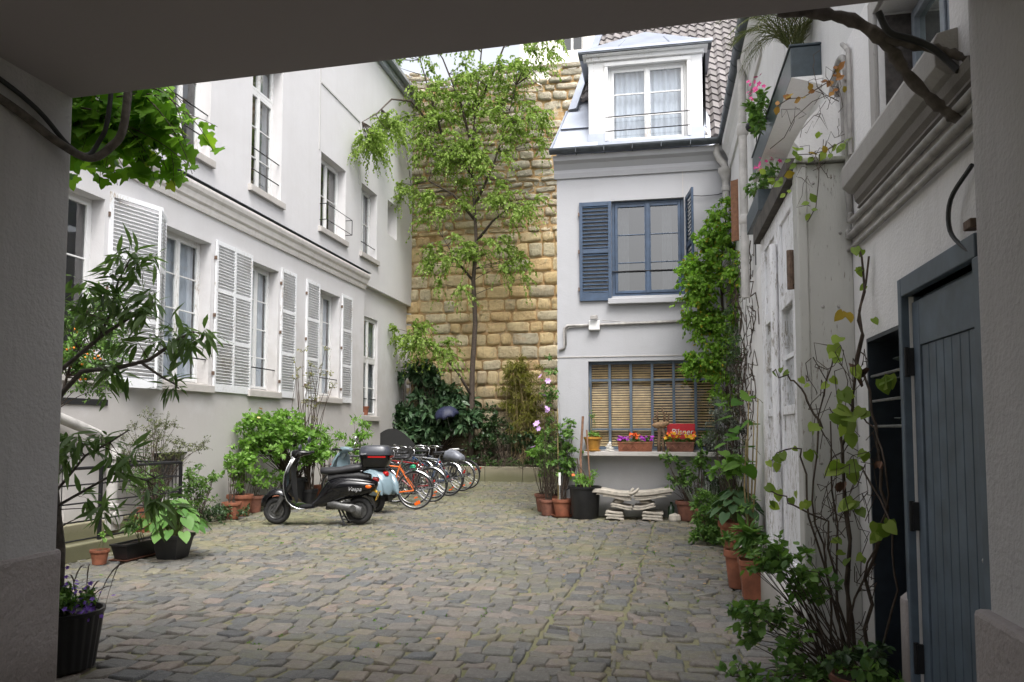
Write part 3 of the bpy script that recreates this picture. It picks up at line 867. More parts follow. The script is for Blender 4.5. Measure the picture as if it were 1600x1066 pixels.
# raised bed with its kerb
bed = empty('planting_bed', (-4.5, 20.6, 0), label='raised bed behind a low mossy kerb at the foot of the old wall', cat='planting bed')
k = MB(); x = -7.47
while x < -1.7:
    ww = min(random.uniform(.7, 1.1), -1.66-x); k.box((x+.004+4.5, -.13+random.uniform(-.006,.006), -.02), (x+ww-.004+4.5, .12, .40+random.uniform(-.01,.01))); x += ww
k.build('kerb', KERBST, bed, bevel=.015)
s = MB(); s.quad((-2.97, .12, .36), (2.84, .12, .36), (2.84, 1.1, .42), (-2.97, 1.1, .42)); s.build('soil', SOIL, bed)

# ================================================================== small house facing us
YH = 12.65
hs_ = empty('small_house', (0, YH, 0), label='narrow grey-white house with blue shutters, a dormer and a tiled mansard roof facing the entrance', cat='house')
def HS(x, y, z): return (x, y-YH, z)
fnH = lambda u, n, z: HS(u, YH+n, z)
wb = MB()
opsH = [(-1.14, .93, 1.08, 2.53, .2), (-.74, .44, 3.60, 5.20, .16)]
sheet(wb, fnH, -1.65, 2.6, 0, 5.95, opsH)
wb.quad(HS(-1.65, YH, 0), HS(-1.65, 21.6, 0), HS(-1.65, 21.6, 5.95), HS(-1.65, YH, 5.95))
wb.quad(HS(-1.65, YH, 5.95), HS(2.6, YH, 5.95), HS(2.6, 21.6, 5.95), HS(-1.65, 21.6, 5.95))
wb.box(HS(-1.4, YH+1.9, 0.0), HS(2.6, YH+2.0, 5.9))
wb.build('wall', HOUSEW, hs_)
tb = MB()
tb.loft([[HS(x, YH-o_, z) for o_, z in [(-.01, 5.62), (.03, 5.62), (.05, 5.70), (.04, 5.76), (.10, 5.84), (.17, 5.88), (.19, 5.96), (-.01, 6.0)]] for x in (-1.69, 2.6)])
tb.build('cornice', HOUSEW, hs_)
bl = MB(); bl.box(HS(-1.652, YH-.012, 2.60), HS(1.2, YH-.0005, 2.612)); bl.box(HS(.42, YH-.01, 5.2), HS(.43, YH-.0005, 5.62)); bl.build('render_joint', SILLST, hs_)
gt = MB()
n = 10
secs = []
for x in np.linspace(-1.74, 2.4, 24):
    q = [HS(x, YH-.25+.085*math.cos(PI+PI*i/n), 6.04+.075*math.sin(PI+PI*i/n)) for i in range(n+1)]
    q += [HS(x, YH-.25+.078*math.cos(2*PI-PI*i/n), 6.045+.068*math.sin(2*PI-PI*i/n)) for i in range(n+1)]
    secs.append(q)
gt.loft(secs)
for x in np.linspace(-1.3, 1.0, 6): gt.ring(.088, .005, axis='y', c=(0, 0, 0), n=2) if False else gt.box(HS(x, YH-.338, 5.955), HS(x+.012, YH-.165, 6.045))
gt.build('gutter', GUTTER, hs_)
# mansard roof
def roof_pt(t, x):        # t: metres of height above the eave
    return (x, YH-.05+t*.655, 6.06+t)
rf = MB()
xl = lambda t: -1.66+.19*t
H_ = 5.2
# zinc sub roof
a = [roof_pt(0, xl(0)), roof_pt(0, 3.0), roof_pt(H_, 3.0), roof_pt(H_, xl(H_))]
rf.quad(*[HS(p[0], p[1]+.06, p[2]-.02) for p in a])
rf.quad(HS(-1.66, YH+.01, 6.04), HS(*[roof_pt(H_, xl(H_))[i]+(0, .06, -.02)[i] for i in range(3)]), HS(xl(H_), 21.5, 6.06+H_), HS(-1.66, 21.5, 6.04))
rf.quad(HS(xl(H_), YH+H_*.655, 6.04+H_), HS(3, YH+H_*.655, 6.04+H_), HS(3, 21.5, 6.04+H_), HS(xl(H_), 21.5, 6.04+H_))
# lower zinc apron at left
rf.add([HS(-1.72, YH-.16, 6.08), HS(-.95, YH-.16, 6.08), HS(-.95, YH+.50, 6.98), HS(xl(.95)-.04, YH+.50, 6.98)], [(0,1,2,3)])
rf.tube([HS(-1.73, YH-.17, 6.09), HS(xl(.5)-.07, YH+.16, 6.5), HS(xl(.95)-.05, YH+.52, 7.0)], .022, 8)
rf.box(HS(-1.6, YH+.14, 6.545), HS(-1.0, YH+.18, 6.555))
# verge flashing
va = [(xl(t), YH-.05+t*.655-.05, 6.06+t+.03) for t in (.95, 2.2, 3.6, H_)]
for i in range(3):
    p, q = va[i], va[i+1]
    rf.loft([[HS(p[0]-.03, p[1], p[2]), HS(p[0]+.11, p[1]-.02, p[2]+.01), HS(p[0]+.11, p[1]+.05, p[2]-.03), HS(p[0]-.03, p[1]+.05, p[2]-.03)],
             [HS(q[0]-.03, q[1]+.02, q[2]), HS(q[0]+.11, q[1], q[2]+.01), HS(q[0]+.11, q[1]+.05, q[2]-.03), HS(q[0]-.03, q[1]+.05, q[2]-.03)]])
rf.build('roof', ZINC, hs_)
tl = MB()
TW, TH = .155, .19
t = .12
row = 0
nrm = Vector((0, -1, .655)).normalized()
while t < H_-.1:
    x0 = xl(t)+.08
    if t < 1.15: x0 = -.98 if t > .95 else .8
    vs = []; xs = np.arange(x0, 2.9, TW/6)
    for e, (dt, lift) in enumerate(((0, .028), (TH*1.12, -.002))):
        for xx in xs:
            ph = (xx/TW + .0*row) % 1
            wv = .022*math.sin(2*PI*ph)+.008*math.sin(4*PI*ph)
            p = Vector(roof_pt(t+dt*.84, xx)) + nrm*(lift+wv+.02)
            vs.append(HS(*p))
    n_ = len(xs)
    # front lip
    for xx in xs:
        ph = (xx/TW) % 1
        wv = .022*math.sin(2*PI*ph)+.008*math.sin(4*PI*ph)
        p = Vector(roof_pt(t, xx)) + nrm*(wv-.028); vs.append(HS(*p))
    b0 = len(tl.v); tl.v.extend(vs)
    for i in range(n_-1):
        rr = (math.sin(row*12.9898+int(xs[i]/TW)*78.233)*43758.5) % 1
        for f in ((i, i+1, n_+i+1, n_+i), (2*n_+i, 2*n_+i+1, i+1, i)):
            tl.f.append(tuple(b0+k_ for k_ in f)); tl.m.append(0); tl.r.append(rr)
    t += TH*.84; row += 1
m, nt, b, o = nodes('roof_tile')
c = ramp(nt, attr(nt), [(0, (.125,.112,.112)), (.5, (.175,.158,.158)), (1, (.22,.20,.198))])
c = mix(nt, ramp(nt, noise(nt, geo(nt), 9, 5, .7), [(.45, 0), (.7, .6)]), c, (.14,.135,.115))
nt.links.new(c, b.inputs['Base Color']); b.inputs['Roughness'].default_value = .8; bump(nt, b, noise(nt, geo(nt), 40, 4), .6, .006)
tl.build('roof_tiles', m, hs_, smooth=40)
# dormer
dr = MB(); X0, X1, ZB, ZT = -1.10, .76, 6.12, 7.56; YD = YH-.06
for (a_, b_) in ((X0, -.78), (.52, X1)): dr.box(HS(a_, YD, ZB+.22), HS(b_, YD+.16, ZT))
dr.box(HS(-.78, YD, 7.49), HS(.52, YD+.14, ZT)); dr.box(HS(-.84, YD-.03, 7.47), HS(.58, YD-.001, 7.53)); dr.box(HS(-.83, YD-.025, 6.2), HS(-.775, YD-.001, 7.468)); dr.box(HS(.515, YD-.025, 6.2), HS(.57, YD-.001, 7.468))
dr.box(HS(X0-.03, YD-.05, 7.562), HS(X1+.03, YD+.14, 7.63)); dr.box(HS(X0-.09, YD-.13, 7.632), HS(X1+.09, YD+.14, 7.69))
for xx in (X0+.001, X1-.06): dr.add([HS(xx, YD+.16, ZB), HS(xx, YD+.16, 7.66), HS(xx, YD+1.5, 7.66), HS(xx, YD+.3, ZB), HS(xx+.059, YD+.16, ZB), HS(xx+.059, YD+.16, 7.66), HS(xx+.059, YD+1.5, 7.66), HS(xx+.059, YD+.3, ZB)],
      [(0,1,2,3), (4,7,6,5), (0,4,5,1), (2,6,7,3)])
dro = dr.build('dormer', FRAMEW, hs_, bevel=.006)
window(hs_, HS(-.78, YD+.02, 6.16), 0, 1.30, 1.33, recess=.07, rows=3, leaves=2, curtain=True, sill=False, rails=(), name='dormer_window')
rl = MB()
for z_ in (6.36, 6.60): rl.tube([HS(-.82, YD-.02, z_), HS(.56, YD-.02, z_+.01)], .009, 6)
rl.build('guard_rail', BLACKI, hs_)
lf = MB()
for (a_, b_) in ((X0-.02, -.79), (.53, X1+.02)): lf.box(HS(a_, YD-.012, ZB-.02), HS(b_, YD+.15, ZB+.219))
lf.box(HS(-.79, YD-.10, 6.10), HS(.53, YD+.1, 6.158)); lf.add([HS(.79, YD, 6.14), HS(.88, YD-.02, 6.1), HS(.88, YD+.3, 6.6), HS(.79, YD+.4, 6.85)], [(0,1,2,3)])
lf.build('lead_apron', ZINC, hs_)
dz = MB(); zt_ = 7.70
fx0, fx1, fy = X0-.16, X1+.15, YD-.16
dz.add([HS(fx0, fy, zt_), HS(fx1, fy, zt_), HS(fx1, YD+1.5, zt_), HS(fx0, YD+1.5, zt_), HS(-.16, YD+.62, zt_+.64), HS(-.16, YD+2.0, zt_+.64)],
       [(0,1,2,3), (0,4,1), (1,4,5,2), (0,3,5,4)])
dz.box(HS(fx0-.01, fy-.012, zt_-.02), HS(fx1+.01, fy-.001, zt_+.02))
for xx in (-.62, .26): dz.tube([HS(xx, fy+.02, zt_+.02), HS(xx*.75-.04, YD+.25, zt_+.33)], .018, 6)
dz.build('dormer_roof', ZINC, hs_)
dk = MB(); dk.box(HS(fx0, fy-.002, zt_-.045), HS(fx1, fy+.25, zt_-.022)); dk.build('eaves_board', GUTTER, hs_)
# first floor window with blue shutters
window(hs_, HS(-.74, YH, 3.60), 0, 1.18, 1.60, recess=.07, rows=3, leaves=2, fm=BLUE, glass=GLASSD, sill=False, rails=(.42,), barw=.016, curtain=[(.06, .28, .05, 1.5), (.82, .98, .05, 1.5)])
shutter(hs_, HS(-1.27, YH-.045, 3.53), 0, .53, 1.66, mat=BLUE, mid=(.5,), slat=.062)
shutter(hs_, HS(.46, YH-.03, 3.53), R(-82), .53, 1.66, mat=BLUE, mid=(.5,), slat=.062)
sl_ = MB(); sl_.box(HS(-.80, YH-.10, 3.46), HS(.54, YH-.001, 3.555)); sl_.build('sill', HOUSEW, hs_, bevel=.01)
# ground floor workshop window
f = MB(); W_, Hh = 2.07, 1.45
bars(f, 0, W_, 0, Hh, .10, .16, .045)
for i in range(1, 6): f.box((W_*i/6-.022, .095, .045), (W_*i/6+.022, .155, Hh-.045))
for zz in (.33, 1.14):
    for i in range(6): f.box((W_*i/6+.0225 if i else .046, .10, zz-.018), (W_*(i+1)/6-.0225 if i < 5 else W_-.046, .15, zz+.018))
fo = f.build('workshop_window', BLUEGR, hs_, HS(-1.14, YH, 1.08), (0,0,0), bevel=.003)
g = MB(); g.quad((.03, .13, .03), (W_-.03, .13, .03), (W_-.03, .13, Hh-.03), (.03, .13, Hh-.03)); g.build('pane', GLASS, fo)
bl = MB()
for i in range(6):
    rot = Matrix.Rotation(R(56 if i < 3 else 40), 3, 'X'); z = .03
    while z < Hh-.03:
        bl.cbox((W_*(i+.5)/6, .185, z), (W_/6-.012, .034, .003), 0, rot=rot); z += .040 if i < 3 else .044
bl.build('blind', BLIND, fo)
rm = MB(); rm.quad((-.1, .9, -.1), (W_+.1, .9, -.1), (W_+.1, .9, Hh+.1), (-.1, .9, Hh+.1)); rm.build('room', DARK, fo)
sl_ = MB(); sl_.box(HS(-1.22, YH-.26, .985), HS(1.12, YH-.001, 1.055)); sl_.build('sill', SILLST, hs_, bevel=.008)

# ================================================================== conduit and lamp on the small house
cd = empty('wall_conduit', (-.3, YH-.03, 3.1), label='painted conduit with junction boxes crossing the small house below its upper window', cat='conduit')
c_ = MB(); o3 = (-.3, YH-.03, 3.1)
def rel(pts, o): return [tuple(p[i]-o[i] for i in range(3)) for p in pts]
c_.tube(rel([(-1.62, YH-.03, 2.72), (-1.53, YH-.03, 2.76), (-1.53, YH-.03, 3.08), (-1.48, YH-.03, 3.13), (-1.1, YH-.03, 3.13), (.9, YH-.03, 3.16)], o3), .022, 8)
c_.tube(rel([(-1.50, YH-.03, 2.80), (-1.50, YH-.03, 3.06), (-1.44, YH-.03, 3.10), (-1.0, YH-.03, 3.11)], o3), .009, 6)
c_.tube(rel([(-.9, YH-.05, 3.20), (-.5, YH-.04, 3.16), (.2, YH-.04, 3.17), (.5, YH-.04, 3.19)], o3), .006, 5)
c_.build('conduit', PIPEG, cd, smooth=True)
bx = MB(); bx.box(rel([(-1.12, YH-.09, 3.04)], o3)[0], rel([(-.94, YH-.001, 3.20)], o3)[0]); bx.build('junction_box', WHITEPT, cd, bevel=.01)
bx = MB(); bx.box(rel([(.50, YH-.09, 3.11)], o3)[0], rel([(.62, YH-.001, 3.25)], o3)[0]); bx.build('junction_box', WHITEPT, cd, bevel=.01)
lm = MB(); lm.cbox(rel([(-1.03, YH-.10, 3.24)], o3)[0], (.12, .10, .05)); lm.tube(rel([(-1.09, YH-.08, 3.26), (-.98, YH-.1, 3.27)], o3), .02, 8); lm.build('lamp_head', PIPEG, cd)
lc = MB(); lc.tube([(0,0,0), (.25,-.01,-.03), (.5,.0,-.02), (.75,.01,.05)], .007, 5)
tag(lc.build('cable', CABLE, None, (.47, YH-.03, 5.22)), 'thin black cable sagging from the blue shutter to the downpipe', 'cable')

# ================================================================== pale building far behind the old wall
bgb = empty('cream_building', (-3, 31, 0), label='cream building with tall windows seen above the old stone wall', cat='building')
bb = MB(); fnB = lambda u, n, z: (u+3, n*1.0, z)
ops = [(-3.9+i*1.9, -2.9+i*1.9, 17.2, 20.6) for i in range(3)]
sheet(bb, fnB, -5.6, 6.0, 0, 24, ops, .3)
bb.quad((-2.6, 0, 0), (-2.6, 10, 0), (-2.6, 10, 24), (-2.6, 0, 24))
bb.build('wall', BGW, bgb)
lb = MB(); lb.box((-2.65, -.18, 16.6), (9, -.001, 16.85)); lb.build('cornice', BGW, bgb)
for i in range(3): window(bgb, (-3.9+i*1.9+3, 0, 17.2), 0, 1.0, 3.4, recess=.2, rows=3, sill=False, glass=GLASS)
for i in range(6):
    pl_ = MB(); xx = -2.45+i*1.9/2*1.0
    pl_.box((-1.75+i*.95*2-.06 if False else -1.65+i*1.9, -.07, 16.86), (-1.45+i*1.9, -.001, 23.9)); pl_.build('pilaster', BGW, bgb)

# ================================================================== building on the right
XR = 1.17
rb = empty('right_building', (XR, 8, 0), label='weathered grey rendered building along the right side with a molded sill and a long gutter', cat='building')
def HR(x, y, z): return (x-XR, y-8, z)
fnQ = lambda u, n, z: HR(XR+n, u, z)
wb = MB()
opsR = [(3.12, 3.90, 0.0, 2.03, .12), (3.96, 4.66, 0.0, 1.92, .30), (2.95, 4.22, 2.98, 4.35, .24), (9.4, 10.1, 3.3, 4.6, .2)]
sheet(wb, fnQ, 2.6, 5.1, 0, 3.3, [o for o in opsR if o[2] < 2], .2)
# upper wall in one sheet above
sheet(wb, fnQ, 5.1, 6.62, 3.05, 3.3, [], .2)
sheet(wb, fnQ, 6.62, YH, 0, 3.3, [], .2)
wb2 = MB(); 
sheet(wb2, fnQ, 2.6, 5.1, 3.8, 6.0, []); sheet(wb2, fnQ, 5.1, 12.65, 3.3, 6.0, [])
# the window cuts both sheets: rebuild the lower one round it
wb = MB()
sheet(wb, fnQ, 2.6, 5.1, 0, 3.8, [(3.12, 3.90, 0.0, 2.03, .12), (3.96, 4.66, 0.0, 1.92, .30), (3.28, 4.27, 2.93, 3.62, .24)])
sheet(wb, fnQ, 5.1, 6.62, 3.05, 3.3, []); sheet(wb, fnQ, 6.62, YH, 0, 3.3, [])
wb.quad(HR(XR, 2.6, 6.0), HR(XR, YH, 6.0), HR(6, YH, 6.0), HR(6, 2.6, 6.0))
wb.box(HR(XR+1.6, 2.6, 0), HR(6, YH-.02, 5.98))
wb.build('wall', RIGHTW, rb)
wb2.build('upper_wall', RIGHTUP, rb)
cp = MB()
cp.loft([[HR(XR-o_, y, z) for o_, z in [(-.01, 5.55), (.03, 5.55), (.05, 5.64), (.04, 5.70), (.08, 5.80), (.13, 5.88), (.14, 5.98), (-.01, 6.0)]] for y in (2.6, 12.4)])
cp.build('cornice', RIGHTUP, rb)
gx_ = lambda y: 1.01+.014*(y-7.5)
gt = MB(); secs = []
for y in np.linspace(3.0, 12.52, 40):
    q = [HR(gx_(y)+.10*math.cos(PI+PI*i/10), y, 6.06+.10*math.sin(PI+PI*i/10)) for i in range(11)]
    q += [HR(gx_(y)+.092*math.cos(2*PI-PI*i/10), y, 6.065+.092*math.sin(2*PI-PI*i/10)) for i in range(11)]
    secs.append(q)
gt.loft(secs)
for y in np.arange(6.0, 12.5, .42):
    gt.loft([[HR(gx_(y)+.106*math.cos(PI+PI*i/10), yy, 6.06+.106*math.sin(PI+PI*i/10)) for i in range(11)]+[HR(gx_(y)+.11, yy, 6.065), HR(gx_(y)-.11, yy, 6.065)] for yy in (y, y+.02)])
gt.build('gutter', GUTTER, rb, smooth=40)
r_ = MB(); r_.quad(HR(XR-.16, 2.6, 6.1), HR(XR-.16, YH, 6.1), HR(4.5, YH, 9.6), HR(4.5, 2.6, 9.6)); r_.build('roof', ZINC, rb)
# pilaster strip and window surround, molded sill
sm = MB()
prof = [(-.01, 2.78), (.05, 2.80), (.085, 2.83), (.09, 2.93), (.075, 2.965), (-.01, 2.985)]
sm.loft([[HR(XR-o_, y, z) for o_, z in prof] for y in (3.2, 4.78)])
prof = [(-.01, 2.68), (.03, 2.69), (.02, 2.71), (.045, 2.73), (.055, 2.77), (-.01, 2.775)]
lm_ = MB(); lm_.loft([[HR(XR-o_*.75, y, z) for o_, z in prof] for y in (3.0, 4.70)]); lm_.build('sill_molding', plaster('dark_render', (.20,.185,.17), dirt=(.07,.06,.05), amount=.9, base_z=.3), rb)  # lower band, coloured darker than the sill above it
sm.box(HR(XR-.025, 4.272, 2.987), HR(XR-.001, 4.36, 3.72)); sm.box(HR(XR-.025, 3.0, 3.622), HR(XR-.001, 4.271, 3.72))
sm.build('window_surround', plaster('surround_render', (.38,.365,.35), dirt=(.13,.11,.09), amount=.9, base_z=.3, streak=.7), rb, bevel=.006)
window(rb, HR(XR, 4.268, 3.02), R(-90), .985, .595, recess=.17, fw=.02, rows=1, leaves=2, fm=simple('pale_blue_frame', (.24,.27,.31), .5, var=.15), glass=simple('reflecting_glass', (.62,.68,.65), .03, .92), sill=False, curtain=None)
oj = MB(); oj.box(HR(XR+.03, 4.255, 2.95), HR(XR+.165, 4.268, 3.6)); oj.box(HR(XR+.05, 3.3, 2.932), HR(XR+.165, 4.25, 2.96)); oj.build('jamb_lining', simple('dark_jamb', (.07,.06,.055), .8, var=.5, scale=20, bmp=.5), rb)  # lining darker than the wall, on the far jamb and below the frame
# narrow projecting return seen beyond the planter
rt = MB(); rt.box(HR(XR-.10, 7.2, 3.2), HR(XR-.002, 7.9, 5.54)); rt.build('pilaster', RIGHTUP, rb)

# glazed door, dark blue, with louvre slats in its fanlight
gd = empty('glazed_door', (XR, 4.3, 0), label='dark blue glazed door with glass louvre slats, recessed behind the climbing vine', cat='door')
def GD(x, y, z): return (x-XR, y-4.3, z)
f = MB(); xx0, xx1 = XR+.16, XR+.21
f.box(GD(xx0, 3.965, 0), GD(xx1+.05, 4.03, 1.915)); f.box(GD(xx0, 4.59, 0), GD(xx1+.05, 4.655, 1.915)); f.box(GD(xx0, 4.03, 1.86), GD(xx1+.05, 4.59, 1.915))
f.box(GD(xx0+.01, 4.03, 1.33), GD(xx1, 4.59, 1.38)); f.box(GD(xx0+.01, 4.03, .72), GD(xx1, 4.59, .82)); f.box(GD(xx0+.02, 4.03, 0), GD(xx1-.01, 4.59, .72)); f.box(GD(xx0+.01, 4.28, .82), GD(xx1, 4.32, 1.33))
f.build('door_frame', DARKB, gd, bevel=.004)
g = MB(); g.quad(GD(xx0+.03, 4.03, .82), GD(xx0+.03, 4.59, .82), GD(xx0+.03, 4.59, 1.33), GD(xx0+.03, 4.03, 1.33)); g.build('pane', GLASSD, gd)
g = MB()
for z in (1.45, 1.56, 1.67, 1.78): g.cbox(GD(xx0+.0, 4.31, z), (.10, .56, .005), rot=Matrix.Rotation(R(20), 3, 'Y'))
g.build('louvre', simple('louvre_glass', (.25,.28,.27), .1, spec=.8), gd)
f = MB(); f.box(GD(XR+.31, 3.9, -.01), GD(XR+.33, 4.7, 1.95)); f.build('backing', DARK, gd)
f = MB(); f.box(GD(XR-.004, 4.635, 0), GD(XR+.158, 4.657, 1.90)); f.box(GD(XR-.004, 3.965, 1.896), GD(XR+.158, 4.657, 1.917)); f.box(GD(XR-.004, 3.963, 0), GD(XR+.158, 3.985, 1.895)); f.build('lining', DARKB, gd)
f = MB()
for z in (1.42, 1.56, 1.70): f.tube([GD(XR+.01, 4.0, z), GD(XR+.01, 4.62, z)], .008, 6)
f.build('bars', STEEL, gd)
# plank door
pd = empty('plank_door', (XR, 3.5, 0), label='slate blue plank door with two black hinges beside the passage', cat='door')
def PD(x, y, z): return (x-XR, y-3.5, z)
f = MB()
f.box(PD(XR-.035, 3.905, 0), PD(XR+.06, 3.985-.03, 2.12)); f.box(PD(XR-.035, 3.03, 2.03), PD(XR+.06, 3.904, 2.12)); f.box(PD(XR-.035, 2.99, 0), PD(XR+.06, 3.06, 2.029))
f.build('door_frame', BLUEGR, pd, bevel=.005)
f = MB()
f.box(PD(XR+.01, 3.80, .02), PD(XR+.05, 3.895, 2.0)); f.box(PD(XR+.01, 3.065, 1.79), PD(XR+.05, 3.799, 2.0))
y = 3.07
while y < 3.79:
    f.box(PD(XR+.018, y+.003, .02), PD(XR+.045, min(y+.088, 3.797), 1.788)); y += .091
f.box(PD(XR+.046, 3.066, .02), PD(XR+.055, 3.8, 2.0)); f.box(PD(XR+.056, 2.99, .0), PD(XR+.075, 3.93, 2.10)); f.box(PD(XR+.02, 3.894, .0), PD(XR+.055, 3.906, 2.03))
f.build('door_leaf', BLUEGR, pd, bevel=.003)
for z in (.35, 1.0, 1.72):
    h_ = MB(); h_.cbox(PD(XR-.002, 3.895, z), (.03, .03, .13)); h_.tube([PD(XR-.018, 3.897, z-.07), PD(XR-.018, 3.897, z+.07)], .011, 8); h_.build('hinge', BLACKI, pd)
k_ = MB(); k_.ico(PD(XR+.0, 3.13, .92), .012); k_.tube([PD(XR-.0, 3.13, .92), PD(XR+.02, 3.13, .92)], .006, 6); k_.build('knob', STEEL, pd, smooth=True)
pp = MB(); pp.box((-.045, -.055, 0), (0.03, .045, .60)); pp.add([(-.045,-.055,.60),(.0,-.055,.60),(.0,.045,.60),(-.045,.045,.60),(-.0,-.055,.64),(-.0,.045,.64)], [(0,1,4),(3,5,2),(0,4,5,3)])
tag(pp.build('door_plinth', PLINTH, None, (XR, 4.03-.04, 0), bevel=.01), 'low rendered foot between the plank door and the glazed door', 'plinth')
nb = MB(); nb.box((-.045, 0, 0), (.0, .07, .035)); tag(nb.build('wall_bracket', RUST, None, (XR, 3.03, 2.14), bevel=.004), 'small grey wooden block fixed above the corner of the plank door', 'bracket')

# ------------------------------------------------------------------ gate and its boxed column
GX, GY0, GY1 = .86, 4.92, 6.60
gp = empty('gate_column', (GX, GY0, 0), label='grey boarded column with flaking paint at the near end of the white gate', cat='column')
c_ = MB()
c_.box((0.05, 0, 0), (.31, .14, 3.04)); c_.box((-.01, -.012, 0), (.05, .14, 3.045))
c_.box((-.02, -.03, 3.046), (.31, .16, 3.075)); c_.build('post', COLW, gp, bevel=.008)
bo = MB()
for (x, z) in ((.09, 2.92), (.13, 2.15), (.22, 2.15), (.10, 1.2), (.2, .9), (.24, 2.6)): bo.ico((x, -.002, z), .010, sy=.6)
bo.build('bolts', PIPEG, gp)
gt_ = empty('courtyard_gate', (GX, 5.9, 0), label='tall white double gate of flaking vertical boards with small upper panes', cat='gate')
def G(x, y, z): return (x, y-5.9, z)
def leaf_(ya, yb, z0, z1):
    f = MB(); w0 = .0
    f.box(G(w0, ya, z0), G(.06, ya+.13, z1)); f.box(G(w0, yb-.10, z0), G(.06, yb, z1))
    za = z0+(z1-z0)*.46; zb = z0+(z1-z0)*.72
    pa, pb = ya+.13, yb-.10
    for (a_, b_) in ((z0, z0+.16), (za-.06, za), (zb, zb+.09), (z1-.12, z1)): f.box(G(w0+.001, pa, a_), G(.059, pb, b_))
    y = pa; 
    while y < pb-.01:
        y2 = min(y+.085, pb); f.box(G(.018, y+.003, z0+.16), G(.045, y2-.003, za-.06)); f.box(G(.018, y+.003, zb+.09), G(.045, y2-.003, z1-.12)); y = y2
    fo = f.build('gate_leaf', GATEW, gt_, bevel=.004)
    g = MB(); g.quad(G(.035, pa, za), G(.035, pb, za), G(.035, pb, zb), G(.035, pa, zb)); g.build('pane', GLASS, fo)
    s_ = MB(); zm = (za+zb)/2; s_.box(G(.02, pa, zm-.015), G(.05, pb, zm+.015)); s_.build('glazing_bar', GATEW, fo)
    h_ = MB()
    h_.tube([G(-.025, ya+.03, zb+.05), G(-.025, ya+.03, zb+.30)], .022, 8); h_.box(G(-.012, ya, zb+.08), G(-.0, ya+.10, zb+.26)); h_.build('hinge', RUST, fo)
    return fo
leaf_(GY0+.15, 5.78, .36, 2.98); leaf_(5.80, GY1-.02, .36, 2.98)
f = MB(); f.tube([G(-.03, 5.79, .38), G(-.03, 5.79, 2.75)], .028, 8); f.build('cover_strip', GATEW, gt_)
f = MB(); f.cbox(G(-.05, 5.70, 1.15), (.05, .03, .09)); f.ico(G(-.08, 5.70, 1.17), .03); f.build('handle', STEEL, gt_, smooth=40)
f = MB(); f.box(G(.0, GY0+.142, .0), G(.31, GY1+.12, .30)); f.box(G(-.06, GY0+.145, -.01), G(-.001, GY1+.14, .27))
f.add([G(-.055, GY0+.15, .28), G(.06, GY0+.15, .30), G(.06, GY1+.13, .355), G(-.055, GY1+.13, .34), G(-.02, GY0+.15, .34), G(-.02, GY1+.13, .38)], [(0,4,5,3), (4,1,2,5), (0,1,4), (3,5,2)])
f.build('threshold', plaster('threshold_render', (.62,.61,.60), amount=.9, base_z=.5, low=.4), gt_, bevel=.01)
f = MB(); f.box(G(.0, GY1-.02, .30), G(.31, GY1+.10, 3.04)); f.build('far_post', GATEW, gt_, bevel=.006)
hd = MB(); hd.box(G(-.05, GY0+.10, 2.985), G(.02, GY1+.16, 3.12)); hd.box(G(.02, GY0+.10, 3.076), G(.31, GY1+.16, 3.11)); hd.build('canopy_board', simple('weathered_board', (.06,.052,.045), .85, var=.4, scale=12, bmp=.5), gt_)
cv = MB()
cv.loft([[G(x, y, z) for x, z in ((.31, 3.115), (.02, 3.115), (.05, 3.22), (.02, 3.26), (.10, 3.40), (.31, 3.62))] for y in (GY0+.20, GY1+.0)])
cv.build('molding', RIGHTW, gt_)

# ------------------------------------------------------------------ pipes and conduits on the right wall
def run(name, pts, r, mat, label, cat, n=10, extra=None):
    o0 = pts[0]; mb = MB(); q = smooth_path(rel(pts, o0)); mb.tube([tuple(v) for v in q], r, n)
    o = mb.build(name, mat, None, o0, smooth=50); tag(o, label, cat); return o
def arc(c, r, a0, a1, n, f):
    return [f(c[0]+r*math.cos(R(a0+(a1-a0)*i/n)), c[1]+r*math.sin(R(a0+(a1-a0)*i/n))) for i in range(n+1)]
xp = XR-.022
run('conduit_pipe', [(xp, 6.05, 3.05), (xp, 5.55, 3.42), (xp, 5.2, 3.68), (xp, 5.05, 3.74), (xp, 4.93, 3.70), (xp, 4.88, 3.60), (xp, 4.87, 3.3), (xp, 4.88, 2.75), (xp, 4.84, 2.69), (xp, 4.70, 2.645), (xp, 2.99, 2.64)], .019, PIPEG,
    'thick painted conduit arching beside the molded window, topmost of the runs under the sill', 'conduit')
run('conduit_pipe', [(xp, 6.0, 2.9), (xp, 5.45, 3.30), (xp, 5.15, 3.54), (xp, 5.02, 3.58), (xp, 4.95, 3.48), (xp, 4.95, 2.70), (xp, 4.88, 2.59), (xp, 4.74, 2.565), (xp, 2.99, 2.56)], .022, PIPEG,
    'thickest painted conduit, second of the runs under the molded sill', 'conduit')
run('conduit_pipe', [(xp, 5.02, 2.72), (xp, 4.98, 2.54), (xp, 4.84, 2.49), (xp, 2.99, 2.48)], .014, PIPEG,
    'thin painted conduit, lowest of the runs under the molded sill', 'conduit')
run('conduit_pipe', [(xp, 4.82, 3.05), (xp, 4.80, 3.62), (xp, 4.85, 3.72), (xp, 4.95, 3.80)], .014, PIPEG,
    'slim vertical pipe right beside the window surround', 'conduit')
run('cable', [(XR-.02, 4.9, 2.85), (XR-.02, 5.0, 2.7), (XR-.03, 5.02, 2.5), (XR-.02, 4.93, 2.38)], .008, CABLE, 'short black cable looping behind the conduits at the gate column', 'cable', 6)
run('cable', [(XR-.02, 3.06, 2.38), (XR-.04, 3.22, 2.30), (XR-.04, 3.24, 2.18), (XR-.03, 3.12, 2.08), (XR-.02, 3.04, 2.05)], .009, CABLE, 'thick grey cable looping on the wall above the plank door', 'cable', 6)
